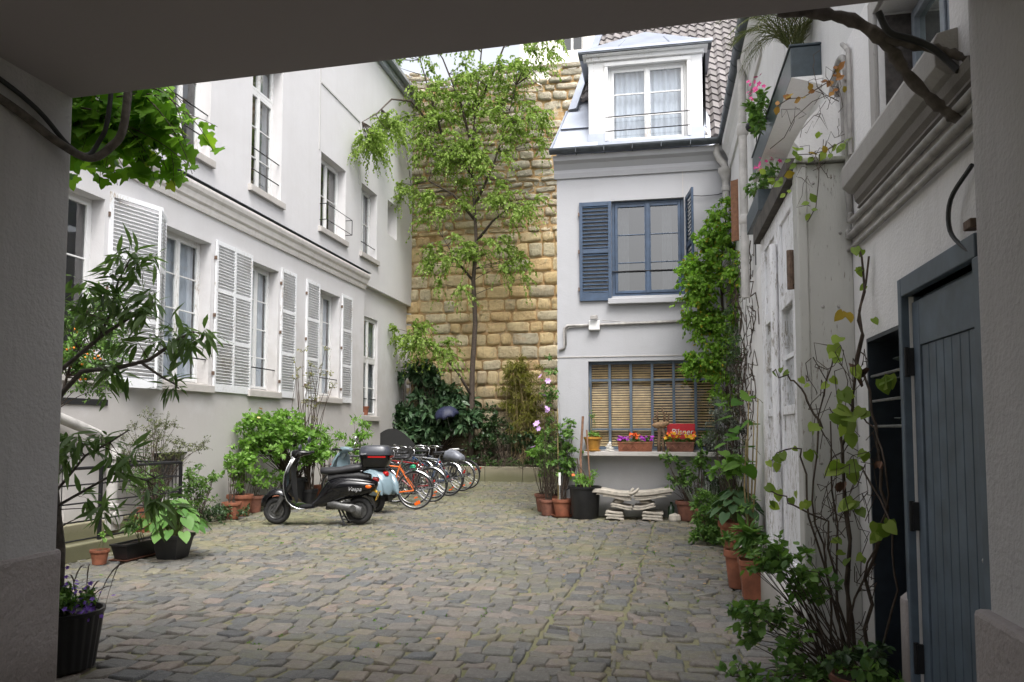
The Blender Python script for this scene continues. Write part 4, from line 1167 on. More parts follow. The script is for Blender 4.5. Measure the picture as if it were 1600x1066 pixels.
# downpipes
dp = empty('downpipe', (XR-.12, 9.6, 0), label='cream downpipe with a swollen joint on the upper right wall', cat='downpipe')
f = MB(); f.tube([(0, 0, 3.0), (0, 0, 6.0)], .05, 12); f.lathe([(.05, 5.0), (.07, 5.03), (.07, 5.12), (.05, 5.16)], 12); f.lathe([(.05, 3.9), (.065, 3.92), (.065, 4.0), (.05, 4.02)], 12)
f.build('pipe', PIPEW, dp, smooth=40)
dp = empty('downpipe', (1.02, YH-.16, 0), label='white downpipe with a funnel head in the corner beside the small house', cat='downpipe')
f = MB(); f.tube([(-.06, .02, 5.98), (-.06, .02, 5.86), (-.02, .0, 5.74), (.05, .0, 5.66), (.07, .0, 5.58)], .055, 12)
f.tube([(.07, 0, 5.45), (.07, 0, 3.2), (.07, .0, .1)], .052, 12); f.build('pipe', PIPEW, dp, smooth=40)
f = MB(); f.lathe([(.055, 5.36), (.062, 5.40), (.10, 5.50), (.115, 5.52), (.115, 5.58), (.06, 5.581)], 16, c=(.07, 0, 0)); f.lathe([(.052, 5.2), (.066, 5.21), (.066, 5.28), (.052, 5.29)], 14, c=(.07,0,0)); f.build('funnel', PIPEW, dp, smooth=40)

# open casement shutter edge-on, far up the right wall
sh = MB(); sh.box((-.13, 0, 0), (0, .035, .9)); sh.box((-.11, -.005, .08), (-.02, -.001, .82))
tag(sh.build('wooden_shutter', simple('brown_wood', (.20,.09,.045), .7, var=.3), None, (XR, 11.4, 4.15), (0, 0, R(-40)), bevel=.004), 'brown wooden shutter swung open above the climbing plant', 'shutter')
sh = MB(); sh.cbox((0,0,0), (.12, .14, .16)); sh.tube([(-.0,0,-.08), (-.02,.1,-.9), (0,.3,-1.5)], .006, 5); sh.ico((-.06,0,-.02), .06)
tag(sh.build('lamp_bracket', BLACKI, None, (XR-.08, 8.6, 4.75)), 'dark lantern bracket with a hanging wire on the upper right wall', 'lamp')

# ================================================================== passage we stand in
PL, PR_, PZ = -2.80, 1.13, 3.02
gh = empty('gatehouse', (0, 3, 0), label='dark rendered passage of the gatehouse framing the courtyard', cat='gatehouse')
def GH(x, y, z): return (x, y-3, z)
f = MB()
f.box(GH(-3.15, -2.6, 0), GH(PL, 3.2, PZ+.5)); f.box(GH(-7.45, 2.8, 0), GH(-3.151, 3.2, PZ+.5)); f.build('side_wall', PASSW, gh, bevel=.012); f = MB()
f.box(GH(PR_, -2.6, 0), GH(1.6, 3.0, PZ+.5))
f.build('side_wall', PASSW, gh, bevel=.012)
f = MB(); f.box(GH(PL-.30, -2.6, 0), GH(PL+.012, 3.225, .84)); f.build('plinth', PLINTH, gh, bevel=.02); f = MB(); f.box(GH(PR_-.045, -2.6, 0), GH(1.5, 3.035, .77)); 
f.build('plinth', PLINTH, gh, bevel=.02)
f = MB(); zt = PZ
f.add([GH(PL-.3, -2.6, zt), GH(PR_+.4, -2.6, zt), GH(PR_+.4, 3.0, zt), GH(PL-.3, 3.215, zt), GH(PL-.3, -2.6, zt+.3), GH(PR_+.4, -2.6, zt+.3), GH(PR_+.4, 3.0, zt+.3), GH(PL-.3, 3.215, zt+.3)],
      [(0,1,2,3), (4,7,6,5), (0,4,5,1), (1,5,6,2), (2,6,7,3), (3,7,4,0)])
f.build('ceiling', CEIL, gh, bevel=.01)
f = MB(); f.add([GH(-7.46, 2.4, 3.53), GH(2.4, 2.4, 3.53), GH(2.4, 2.99, 3.53), GH(-7.46, 3.19, 3.53), GH(-7.46, 2.4, 3.9), GH(2.4, 2.4, 3.9), GH(2.4, 2.99, 3.9), GH(-7.46, 3.19, 3.9)],
      [(0,1,2,3), (4,7,6,5), (0,4,5,1), (1,5,6,2), (2,6,7,3), (3,7,4,0)])
f.box(GH(-7.4, 2.42, 3.3), GH(2.3, 2.95, 3.529))
f.build('upper_wall', RIGHTUP, gh)

# ================================================================== pipes and railings at the left wall's foot
dp = empty('downpipe', (XL+.14, 8.95, 0), label='thick pale downpipe with an elbow at the foot of the left wall by the railing', cat='downpipe')
f = MB(); f.tube([(-.05, -1.1, 1.62), (.0, -.5, 1.42), (.02, -.12, 1.28), (.02, -.02, 1.18), (.02, 0, 1.08)], .066, 14); f.tube([(.02, 0, 1.08), (.02, 0, .12)], .075, 14)
f.lathe([(.075, 1.0), (.10, 1.02), (.10, 1.14), (.085, 1.16)], 14, c=(.02,0,0)); f.lathe([(.075, .36), (.095, .37), (.095, .43), (.075, .44)], 14, c=(.02,0,0))
f.build('pipe', PIPEW, dp, smooth=40)
f = MB(); f.lathe([(.0, 0), (.09, 0), (.09, .03), (.0, .031)], 18, M=Matrix.Translation((.10, .0, .26)) @ Matrix.Rotation(R(90), 4, 'Y')); f.box((-.06,-.09,.1),(.09,.09,.35)); f.build('inspection_cap', PIPEW, dp, smooth=40)
dp = empty('downpipe', (XL+.14, 9.35, 5.6), label='white downpipe stub above the half-open shutter under the vine', cat='downpipe')
f = MB(); f.tube([(0,0,-.35), (0,0,1.2)], .065, 12); f.lathe([(.065, -.42), (.10, -.40), (.09, -.34), (.065, -.3)], 14); f.build('pipe', PIPEW, dp, smooth=40)

rail = empty('area_railing', (-6.1, 8.2, 0), label='black iron railing with five thin bars round the cellar opening', cat='railing')
f = MB()
ya, yb_ = 6.55, 9.1; xr = -6.15
for i, z in enumerate((.98, .80, .60, .40, .20)):
    f.tube([(xr+6.1-.12, ya-8.2, z-.0), (xr+6.1, yb_-8.2, z)], .018 if i == 0 else .009, 6)
    f.tube([(xr+6.1, yb_-8.2, z), (XL+6.1, yb_-8.2+.15, z)], .015 if i == 0 else .008, 6)
for (x, y) in ((0-.05, yb_-8.2), (-.17, ya-8.2), (-.10, 7.7-8.2)): f.box((x-.016, y-.016, 0), (x+.016, y+.016, .99))
f.build('rails', BLACKI, rail)
k = MB(); k.box((xr-.14, 6.2, -.01), (xr+.02, 8.35, .17)); k.box((xr-.14, 8.36, -.01), (xr+.0, 9.2, .13)); k.box((XL+.005, 6.2, -.01), (XL+.14, 9.6, .24))
for i, p in enumerate(k.v): k.v[i] = (p[0]-xr, p[1]-8, p[2])
tag(k.build('stone_kerb', KERBST, None, (xr, 8, 0), bevel=.012), 'low concrete kerb under the railing along the cellar opening', 'kerb')

# vine trunk and wires at the passage mouth, upper corners
vt = empty('bare_vine', (1.1, 3.3, 2.6), label='thick bare vine trunk twisting across the upper right corner of the passage mouth', cat='vine')
def VT(p): return tuple(a-b for a, b in zip(p, (1.1, 3.3, 2.6)))
f = MB()
def vt_(pts, rs):
    q = smooth_path([VT(p) for p in pts], 6); n = len(q)
    rr = [rs[0]+(rs[-1]-rs[0])*i/(n-1)+.004*math.sin(i*1.3)+.003*math.sin(i*2.9) for i in range(n)]
    f.tube([tuple(v) for v in q], rr, 10)
vt_([(.50, 3.2, 3.12), (.66, 3.2, 3.09), (.80, 3.19, 3.03), (.91, 3.2, 2.93), (.99, 3.21, 2.80), (1.08, 3.2, 2.68), (1.14, 3.18, 2.61), (1.17, 3.15, 2.57)], [.026, .020])
vt_([(.84, 3.19, 3.0), (.93, 3.18, 2.94), (1.02, 3.17, 2.90), (1.10, 3.14, 2.86), (1.16, 3.10, 2.80)], [.020, .015])
f.build('stem', BARKG, vt, smooth=True)
run('cable', [(.86, 3.12, 3.03), (.90, 3.13, 2.95), (.98, 3.14, 2.92), (1.05, 3.14, 2.88), (1.10, 3.13, 2.82), (1.13, 3.1, 2.76)], .013, CABLE, 'thick black cable hanging from the passage ceiling beside the vine trunk', 'cable', 8)
run('cable', [(-2.79, 2.2, 2.96), (-2.78, 2.7, 2.92), (-2.77, 2.95, 2.86), (-2.76, 3.13, 2.76), (-2.73, 3.22, 2.74), (-2.70, 3.26, 2.82), (-2.66, 3.27, 2.95), (-2.64, 3.28, 3.4)], .012, CABLE, 'black cable sagging round the upper left corner of the passage', 'cable', 8)
run('bare_vine', [(-2.785, 2.3, 2.88), (-2.775, 2.8, 2.82), (-2.755, 3.05, 2.75), (-2.73, 3.23, 2.73), (-2.66, 3.29, 2.80), (-2.60, 3.31, 2.93), (-2.58, 3.32, 3.4)], .020, BARKG, 'bare grey vine stem bending round the upper left corner of the passage', 'vine', 9)

# ================================================================== scooters
def superell(cx, cz, hw, hh, n=16, p=2.6, y0=0.0):
    out = []
    for i in range(n):
        a = 2*PI*i/n; c, s = math.cos(a), math.sin(a)
        out.append((cx, y0+hw*abs(c)**(2/p)*(1 if c >= 0 else -1), cz+hh*abs(s)**(2/p)*(1 if s >= 0 else -1)))
    return out
def wheel(parent, c, Ro, ro, name='wheel', rimm=STEEL, spokes=0, disc=True):
    """tyre (the wheel's own mesh), rim, hub / spokes as sub parts; axle along y"""
    t = MB(); t.ring(Ro-ro, ro, c=(0,0,0), n=36, k=10, ry=ro*.9)
    w_ = t.build(name, RUBBER, parent, c, smooth=True)
    r_ = MB()
    if disc:
        Rr = Ro-2*ro+.012
        M = Matrix.Rotation(R(90), 4, 'X')
        r_.lathe([(0, -.045), (.03, -.045), (.035, -.03), (Rr*.62, -.02), (Rr*.7, -.035), (Rr*.92, -.035), (Rr, -.045), (Rr, .045), (Rr*.92, .035), (Rr*.7, .035), (Rr*.62, .02), (.035, .03), (.03, .045), (0, .045)], 28, M=M)
        for k in range(5):
            a = 2*PI*k/5; r_.cbox((Rr*.5*math.cos(a), 0, Rr*.5*math.sin(a)), (.05, .065, .028), rot=Matrix.Rotation(-a, 3, 'Y'))
        r_.build('rim', rimm, w_, smooth=45)
    else:
        r_.ring(Ro-2*ro+.004, .009, n=36, k=6, ry=.012); r_.build('rim', rimm, w_, smooth=True)
        h_ = MB(); h_.tube([(0, -.035, 0), (0, .035, 0)], .018, 10); h_.tube([(0, -.055, 0), (0, .055, 0)], .008, 6); h_.lathe([(.0,-.03),(.034,-.03),(.034,-.024),(0,-.024)], 14, M=Matrix.Rotation(R(90),4,'X')); h_.lathe([(.0,.03),(.034,.03),(.034,.024),(0,.024)], 14, M=Matrix.Rotation(R(90),4,'X'))
        h_.build('hub', ALU, w_, smooth=45)
        s_ = MB(); Rr = Ro-2*ro
        for k in range(spokes):
            a = 2*PI*k/spokes; b_ = a+(.55 if k % 2 else -.55); y = .026 if k % 4 < 2 else -.026
            s_.tube([(.03*math.cos(b_), y, .03*math.sin(b_)), (Rr*math.cos(a), 0, Rr*math.sin(a))], .0016, 3, caps=False)
        s_.build('spokes', STEEL, w_)
    return w_

def text(parent, s, loc, rot, size, mat, name='lettering', shear=0, ext=.0015):
    cu = bpy.data.curves.new(name, 'FONT'); cu.body = s; cu.size = size; cu.extrude = ext; cu.shear = shear; cu.align_x = 'CENTER'; cu.align_y = 'CENTER'
    cu.materials.append(mat)
    tmp = bpy.data.objects.new(name, cu); COL.objects.link(tmp)
    bpy.context.view_layer.update()
    me = bpy.data.meshes.new_from_object(tmp.evaluated_get(bpy.context.evaluated_depsgraph_get()))
    bpy.data.objects.remove(tmp)
    if not me.materials: me.materials.append(mat)
    o = bpy.data.objects.new(name, me); COL.objects.link(o); o.parent = parent; o.location = loc; o.rotation_euler = rot
    return o

def scooter(kind, loc, rz, label):
    """local x forward, z up, rear axle at x=0"""
    modern = kind == 'modern'
    t = empty('motor_scooter', loc, rz, label=label, cat='scooter')
    paint = BLACKP if modern else BLUEP
    WB = 1.22
    Ro, ro = .205, .048
    # tail: body shell with cowls
    b = MB()
    if modern:
        sec = [(-.27,.60,.03,.04),(-.245,.58,.085,.075),(-.17,.565,.13,.115),(-.05,.56,.165,.15),(.10,.555,.19,.175),(.25,.54,.195,.19),(.38,.50,.185,.20),(.47,.46,.15,.19),(.54,.40,.13,.15),(.60,.34,.15,.08),(.66,.30,.17,.04)]
    else:
        sec = [(-.33,.36,.04,.05),(-.31,.43,.11,.12),(-.24,.48,.18,.18),(-.12,.51,.22,.215),(.02,.52,.235,.225),(.16,.50,.225,.22),(.30,.46,.19,.20),(.42,.42,.13,.18),(.52,.37,.12,.12),(.60,.33,.15,.06),(.66,.30,.17,.04)]
    b.loft([superell(x, z, hw, hh, 20, 2.5) for x, z, hw, hh in sec])
    b.build('body', paint, t, smooth=50)
    # side cowl: raised teardrop on each side
    for s in (1, -1):
        c_ = MB()
        if modern: cs = [(-.25,.585,.02,.02),(-.18,.575,.055,.055),(-.05,.57,.075,.085),(.12,.565,.085,.11),(.28,.555,.08,.12),(.40,.54,.055,.10),(.455,.53,.02,.05)]; yo = .125
        else: cs = [(-.36,.33,.02,.02),(-.33,.42,.05,.10),(-.24,.46,.08,.17),(-.10,.49,.095,.20),(.06,.50,.095,.20),(.20,.50,.085,.17),(.32,.50,.055,.12),(.38,.50,.02,.05)]; yo = .17
        c_.loft([superell(x, z, hw, hh, 16, 2.2, y0=s*yo) for x, z, hw, hh in cs])
        c_.build('side_cowl', paint, t, smooth=50)
        if modern:
            m_ = MB(); m_.ico((-.17, s*.188, .565), .032, sx=1.5, sz=.85, sy=.5); m_.build('indicator', ORANGE, t, smooth=True)
            m_ = MB(); m_.cbox((.30, s*.155, .425), (.09, .012, .028)); m_.build('reflector', ORANGE, t, bevel=.004)
    # floor and leg shield
    f = MB()
    pr_ = [(.62,.255,.20),(.74,.24,.21),(.84,.245,.215),(.93,.285,.22),(1.0,.36,.225),(1.045,.48,.225),(1.06,.60,.22),(1.05,.72,.205),(1.02,.84,.175),(.985,.93,.13),(.965,.98,.09)]
    secs = []
    for i, (x, z, hw) in enumerate(pr_):
        nx, nz = (0, 1)
        a = pr_[max(0, i-1)]; c2 = pr_[min(len(pr_)-1, i+1)]; tx, tz = c2[0]-a[0], c2[1]-a[1]; L = math.hypot(tx, tz); nx, nz = -tz/L, tx/L
        q = []
        M_ = 14
        for k in range(M_+1):
            u = -1+2*k/M_; bow = .06*(1-u*u) if i > 3 else .0
            q.append((x-nx*bow*(-1)*0 + bow, u*hw, z))
        q2 = [(p[0]+nx*.03, p[1]*.985, p[2]+nz*.03) for p in reversed(q)]
        secs.append(q+q2)
    f.loft(secs); f.build('leg_shield', paint, t, smooth=50)
    e = MB()
    for s in (1, -1): e.tube([(x+.008, s*(hw+.002), z+.004) for x, z, hw in pr_[1:]], .008, 6)
    e.tube([(pr_[-1][0]+.01+.06*(1-(u*u)), u*.09, .985) for u in (-1,-.5,0,.5,1)], .008, 6)
    e.build('edge_trim', CHROME if modern else paint, t, smooth=True)
    mt = MB(); mt.box((.58, -.13, .272), (.86, .13, .282)); 
    for k in range(5): mt.box((.60, -.1+k*.045, .283), (.84, -.08+k*.045, .290))
    mt.build('floor_mat', MATTEB, t)
    inn = MB(); inn.loft([superell(.99, .93, .07, .05, 12), superell(.985, .80, .12, .07, 12), superell(.975, .62, .14, .075, 12), superell(.955, .48, .10, .06, 12), superell(.93, .36, .06, .05, 12)])
    inn.build('glove_box', MATTEB if modern else paint, t, smooth=50)
    # steering column, headset
    k = MB(); k.tube([(1.0, 0, .90), (.93, 0, 1.0)], .05, 12)
    k.loft([superell(.74, 1.045, .05, .02, 14), superell(.80, 1.05, .085, .035, 14), superell(.88, 1.04, .10, .055, 14), superell(.95, 1.03, .095, .07, 14), superell(.99, 1.02, .075, .07, 14), superell(1.005, 1.02, .065, .06, 14)])
    k.build('headset', paint, t, smooth=50)
    l_ = MB(); l_.lathe([(0,.012),(.045,.008),(.062,-.004),(.066,-.02)], 18, M=Matrix.Translation((1.015,0,1.02)) @ Matrix.Rotation(R(90),4,'Y')); l_.build('headlight', simple('lamp_lens', (.5,.5,.5), .1, coat=1) if 'lamp_lens' not in MATS else MATS['lamp_lens'], t, smooth=True)
    hb = MB()
    for s in (1, -1):
        hb.tube([(.90, s*.08, 1.03), (.86, s*.20, 1.05), (.80, s*.33, 1.05)], [.02,.016,.018], 8)
        hb.tube([(.83, s*.26, 1.052), (.79, s*.345, 1.052)], .021, 8)
        hb.tube([(.90, s*.14, 1.045), (.875, s*.25, 1.03), (.85, s*.34, 1.03)], .006, 5)
    hb.build('handlebar', MATTEB, t, smooth=50)
    for s in ((1, -1) if modern else ()):
        m_ = MB(); m_.tube([(.88, s*.14, 1.06), (.87, s*.2, 1.16), (.85, s*.25, 1.20)] if s < 0 else [(.88, s*.14, 1.06), (.86, s*.17, 1.10), (.84, s*.21, 1.12)], .006, 5)
        m_.ico((.84, s*.28, 1.24) if s < 0 else (.82, s*.25, 1.13), .055, sx=.4, sy=1.2, sz=.9); m_.build('mirror', CASEG, t, smooth=True)
    if not modern:
        m_ = MB(); m_.tube([(.88, -.14, 1.05), (.87, -.2, 1.20)], .006, 5); m_.ico((.87,-.21,1.23), .045, sx=.4); m_.build('mirror', CHROME, t, smooth=True)
    # front fork, mudguard
    fk = MB(); fk.tube([(1.0, 0, .62), (1.13, 0, .40)], .035, 10); fk.tube([(1.13, .07, .42), (1.18, .075, .30), (WB, .07, Ro)], [.03,.028,.022], 8); fk.tube([(1.10, .09, .40), (WB+.01, .10, .18)], .018, 8); fk.tube([(WB,-.06,Ro),(WB,.1,Ro)], .014, 8)
    fk.build('fork', ALU, t, smooth=50)
    mg = MB(); secs = []
    for i in range(13):
        a = R(8+i*13.5); rr = .235+.03*math.sin(PI*i/12)
        cx, cz = WB-.0+rr*math.cos(a)*1.05, Ro+.03+rr*math.sin(a)*1.12
        hw = .055+.035*math.sin(PI*i/12)**.5 if 0 < i < 12 else .045
        q = []
        for kk in range(9):
            b_ = PI*kk/8; q.append((cx-math.cos(a)*(1-math.sin(b_))*.09, hw*math.cos(b_), cz-math.sin(a)*(1-math.sin(b_))*.09))
        q += [(p[0]-math.cos(a)*.006, p[1]*.93, p[2]-math.sin(a)*.006) for p in reversed(q)]
        secs.append(q)
    mg.loft(secs); mg.build('front_mudguard', paint, t, smooth=50)
    rg = MB(); secs = []
    for i in range(9):
        a = R(60+i*14); rr = .235; cx, cz = rr*math.cos(a), Ro+.02+rr*math.sin(a)
        q = [(cx, .07, cz), (cx+.02*math.cos(a), 0, cz+.02*math.sin(a)), (cx, -.07, cz), (cx-.01*math.cos(a), -.065, cz-.01*math.sin(a)), (cx+.01*math.cos(a), 0, cz+.01*math.sin(a)), (cx-.01*math.cos(a), .065, cz-.01*math.sin(a))]
        secs.append(q)
    rg.loft(secs); rg.build('rear_mudguard', MATTEB, t, smooth=50)
    wheel(t, (WB, 0, Ro), Ro, ro, rimm=ALU); wheel(t, (0, 0, Ro), Ro, ro, rimm=ALU)
    # seat
    st = MB()
    if modern: ss = [(.575,.78,.06,.03),(.56,.785,.09,.05),(.50,.785,.115,.055),(.38,.785,.125,.055),(.26,.795,.135,.055),(.16,.815,.145,.06),(.04,.835,.14,.058),(-.05,.845,.12,.05),(-.08,.845,.08,.03)]
    else: ss = [(.46,.74,.06,.03),(.42,.745,.10,.05),(.30,.75,.12,.055),(.12,.755,.13,.055),(-.05,.76,.13,.055),(-.20,.765,.12,.05),(-.26,.765,.08,.03)]
    st.loft([superell(x, z, hw, hh, 18, 2.6) for x, z, hw, hh in ss]); st.build('seat', VINYL, t, smooth=50)
    if modern:
        u = MB(); u.loft([superell(.46,.66,.08,.09,12), superell(.30,.70,.11,.06,12), superell(0,.72,.12,.06,12), superell(-.16,.70,.10,.04,12)]); u.build('under_seat', MATTEB, t, smooth=50)
    # engine, stand
    en = MB()
    en.loft([superell(.44,.30,.05,.04,12,3,.09), superell(.34,.30,.07,.06,12,3,.10), superell(.20,.27,.07,.055,12,3,.115), superell(.10,.25,.06,.07,12,3,.12), superell(.0,.21,.05,.085,12,3,.12), superell(-.06,.20,.03,.06,12,3,.12)])
    en.tube([(.06,.17,.25),(.06,.19,.25)], .05, 14); en.tube([(.18,.14,.34),(.10,.16,.36)], .018, 8)
    en.tube([(.42,-.04,.26),(.1,-.13,.18),(-.2,-.14,.24)], [.02,.03,.055], 10)
    for k_ in range(6): en.box((.36+k_*.022, -.09, .22), (.368+k_*.022, .07, .38))
    en.build('engine', ALU, t, smooth=40)
    sk = MB()
    for s in (1, -1): sk.tube([(.30, s*.07, .26), (.24, s*.10, .12), (.18, s*.15, .008)] if modern else [(.42, s*.07, .24), (.40, s*.14, .10), (.42, s*.18, .01)], .014, 7); sk.cbox((.18 if modern else .42, s*.155, .012), (.07, .03, .018))
    sk.tube([(.24,-.10,.12),(.24,.10,.12)], .010, 6); sk.tube([(.22,.12,.09),(.05,.17,.07)], .008, 6)
    sk.build('centre_stand', BLACKI, t)
    # rear light, plate
    rl_ = MB(); rl_.loft([superell(-.20,.665,.04,.03,12), superell(-.265,.66,.045,.034,12), superell(-.285,.65,.035,.028,12)]); rl_.build('tail_lamp', REDL, t, smooth=50)
    pl_ = MB(); Mp = Matrix.Translation((-.275, 0, .42)) @ Matrix.Rotation(R(-22), 4, 'Y')
    pl_.cbox((0,0,0), (.006,.15,.14), M=Mp); pl_.tube([(-.22,0,.5),(-.262,0,.47)], .02, 6)
    if modern:
        p_ = pl_.build('number_plate', YELPL, t, bevel=.002)
        for j, s_ in enumerate(('98', '93')):
            q = Mp @ Vector((-.005, 0, .032-.066*j)); e = (R(90), 0, R(-90))
            tx = text(p_, s_, q, e, .075, INK); tx.rotation_euler = (Mp.to_3x3() @ Matrix.Rotation(R(-90),3,'Z') @ Matrix.Rotation(R(90),3,'X')).to_euler()
        tx = text(t, 'Vespa', (.03, .213, .53), (R(90), R(0), R(180)), .085, SILVERPT, 'badge', shear=.35)
        # carrier and top case
        rk = MB()
        for s in (1,-1): rk.tube([(-.02, s*.08, .76), (-.12, s*.09, .83), (-.40, s*.09, .835)], .010, 6)
        rk.box((-.40,-.12,.838), (-.04,.12,.848)); rk.build('carrier', BLACKI, t)
        tb_ = MB()
        tb_.loft([superell(-.23, .856, .0, .0, 20) if 0 else [(x, y, z) for x, y, z in zip([-.23+.19*abs(math.cos(a))**.5*(1 if math.cos(a) >= 0 else -1) for a in [2*PI*i/24 for i in range(24)]], [.17*abs(math.sin(a))**.5*(1 if math.sin(a) >= 0 else -1) for a in [2*PI*i/24 for i in range(24)]], [.852]*24)]]
                 + [[(-.24+sx*.22*abs(math.cos(a))**.55*(1 if math.cos(a) >= 0 else -1), sy*.20*abs(math.sin(a))**.55*(1 if math.sin(a) >= 0 else -1), z) for a in [2*PI*i/24 for i in range(24)]] for (sx, sy, z) in ((.95,.95,.90),(1.03,1.03,.98),(1.05,1.05,1.02))])
        tc = tb_.build('top_case', BLACKP, t, smooth=50)
        ld = MB()
        ld.loft([[(-.24+ox+sx*.22*abs(math.cos(a))**.55*(1 if math.cos(a) >= 0 else -1), sy*.20*abs(math.sin(a))**.55*(1 if math.sin(a) >= 0 else -1), z) for a in [2*PI*i/24 for i in range(24)]] for (ox, sx, sy, z) in ((0,1.08,1.08,1.022),(0,1.09,1.09,1.05),(.0,1.05,1.05,1.10),(-.0,.92,.92,1.145),(-.0,.70,.72,1.16),(0,.3,.3,1.165))])
        ld.build('lid', CASEG, tc, smooth=35)
        sp = MB(); sp.box((-.42,.212,.985),(-.16,.216,1.008)); sp.box((-.476,-.15,.985),(-.472,.15,1.008)); sp.build('reflector_strip', REDL, tc)
        text(tc, 'COMP', (-.10, .228, 1.04), (R(82), 0, R(180)), .03, SILVERPT, 'lettering')
    else:
        pl_.build('number_plate', YELPL, t, bevel=.002)
        rb_ = MB(); rb_.box((-.33,-.18,.30),(-.10,-.175,.31)); rb_.tube([(-.30,.2,.62),(-.2,.22,.70)], .0, 3) if 0 else None
        rb_.box((.05,.262,.54),(.18,.268,.548)); rb_.build('cowl_trim', CHROME, t)
    return t
def heading(r_, f_):
    return math.atan2(f_[1]-r_[1], f_[0]-r_[0])
r1, f1 = (-4.36, 10.80), (-5.54, 10.60)
scooter('modern', (r1[0], r1[1], .012), heading(r1, f1), 'shiny black motor scooter with a grey topped luggage case, on its centre stand')
r2, f2 = (-4.72, 12.45), (-5.70, 13.05)
scooter('classic', (r2[0], r2[1], .012), heading(r2, f2), 'pale blue vintage scooter with rounded cowls parked behind the black scooter')

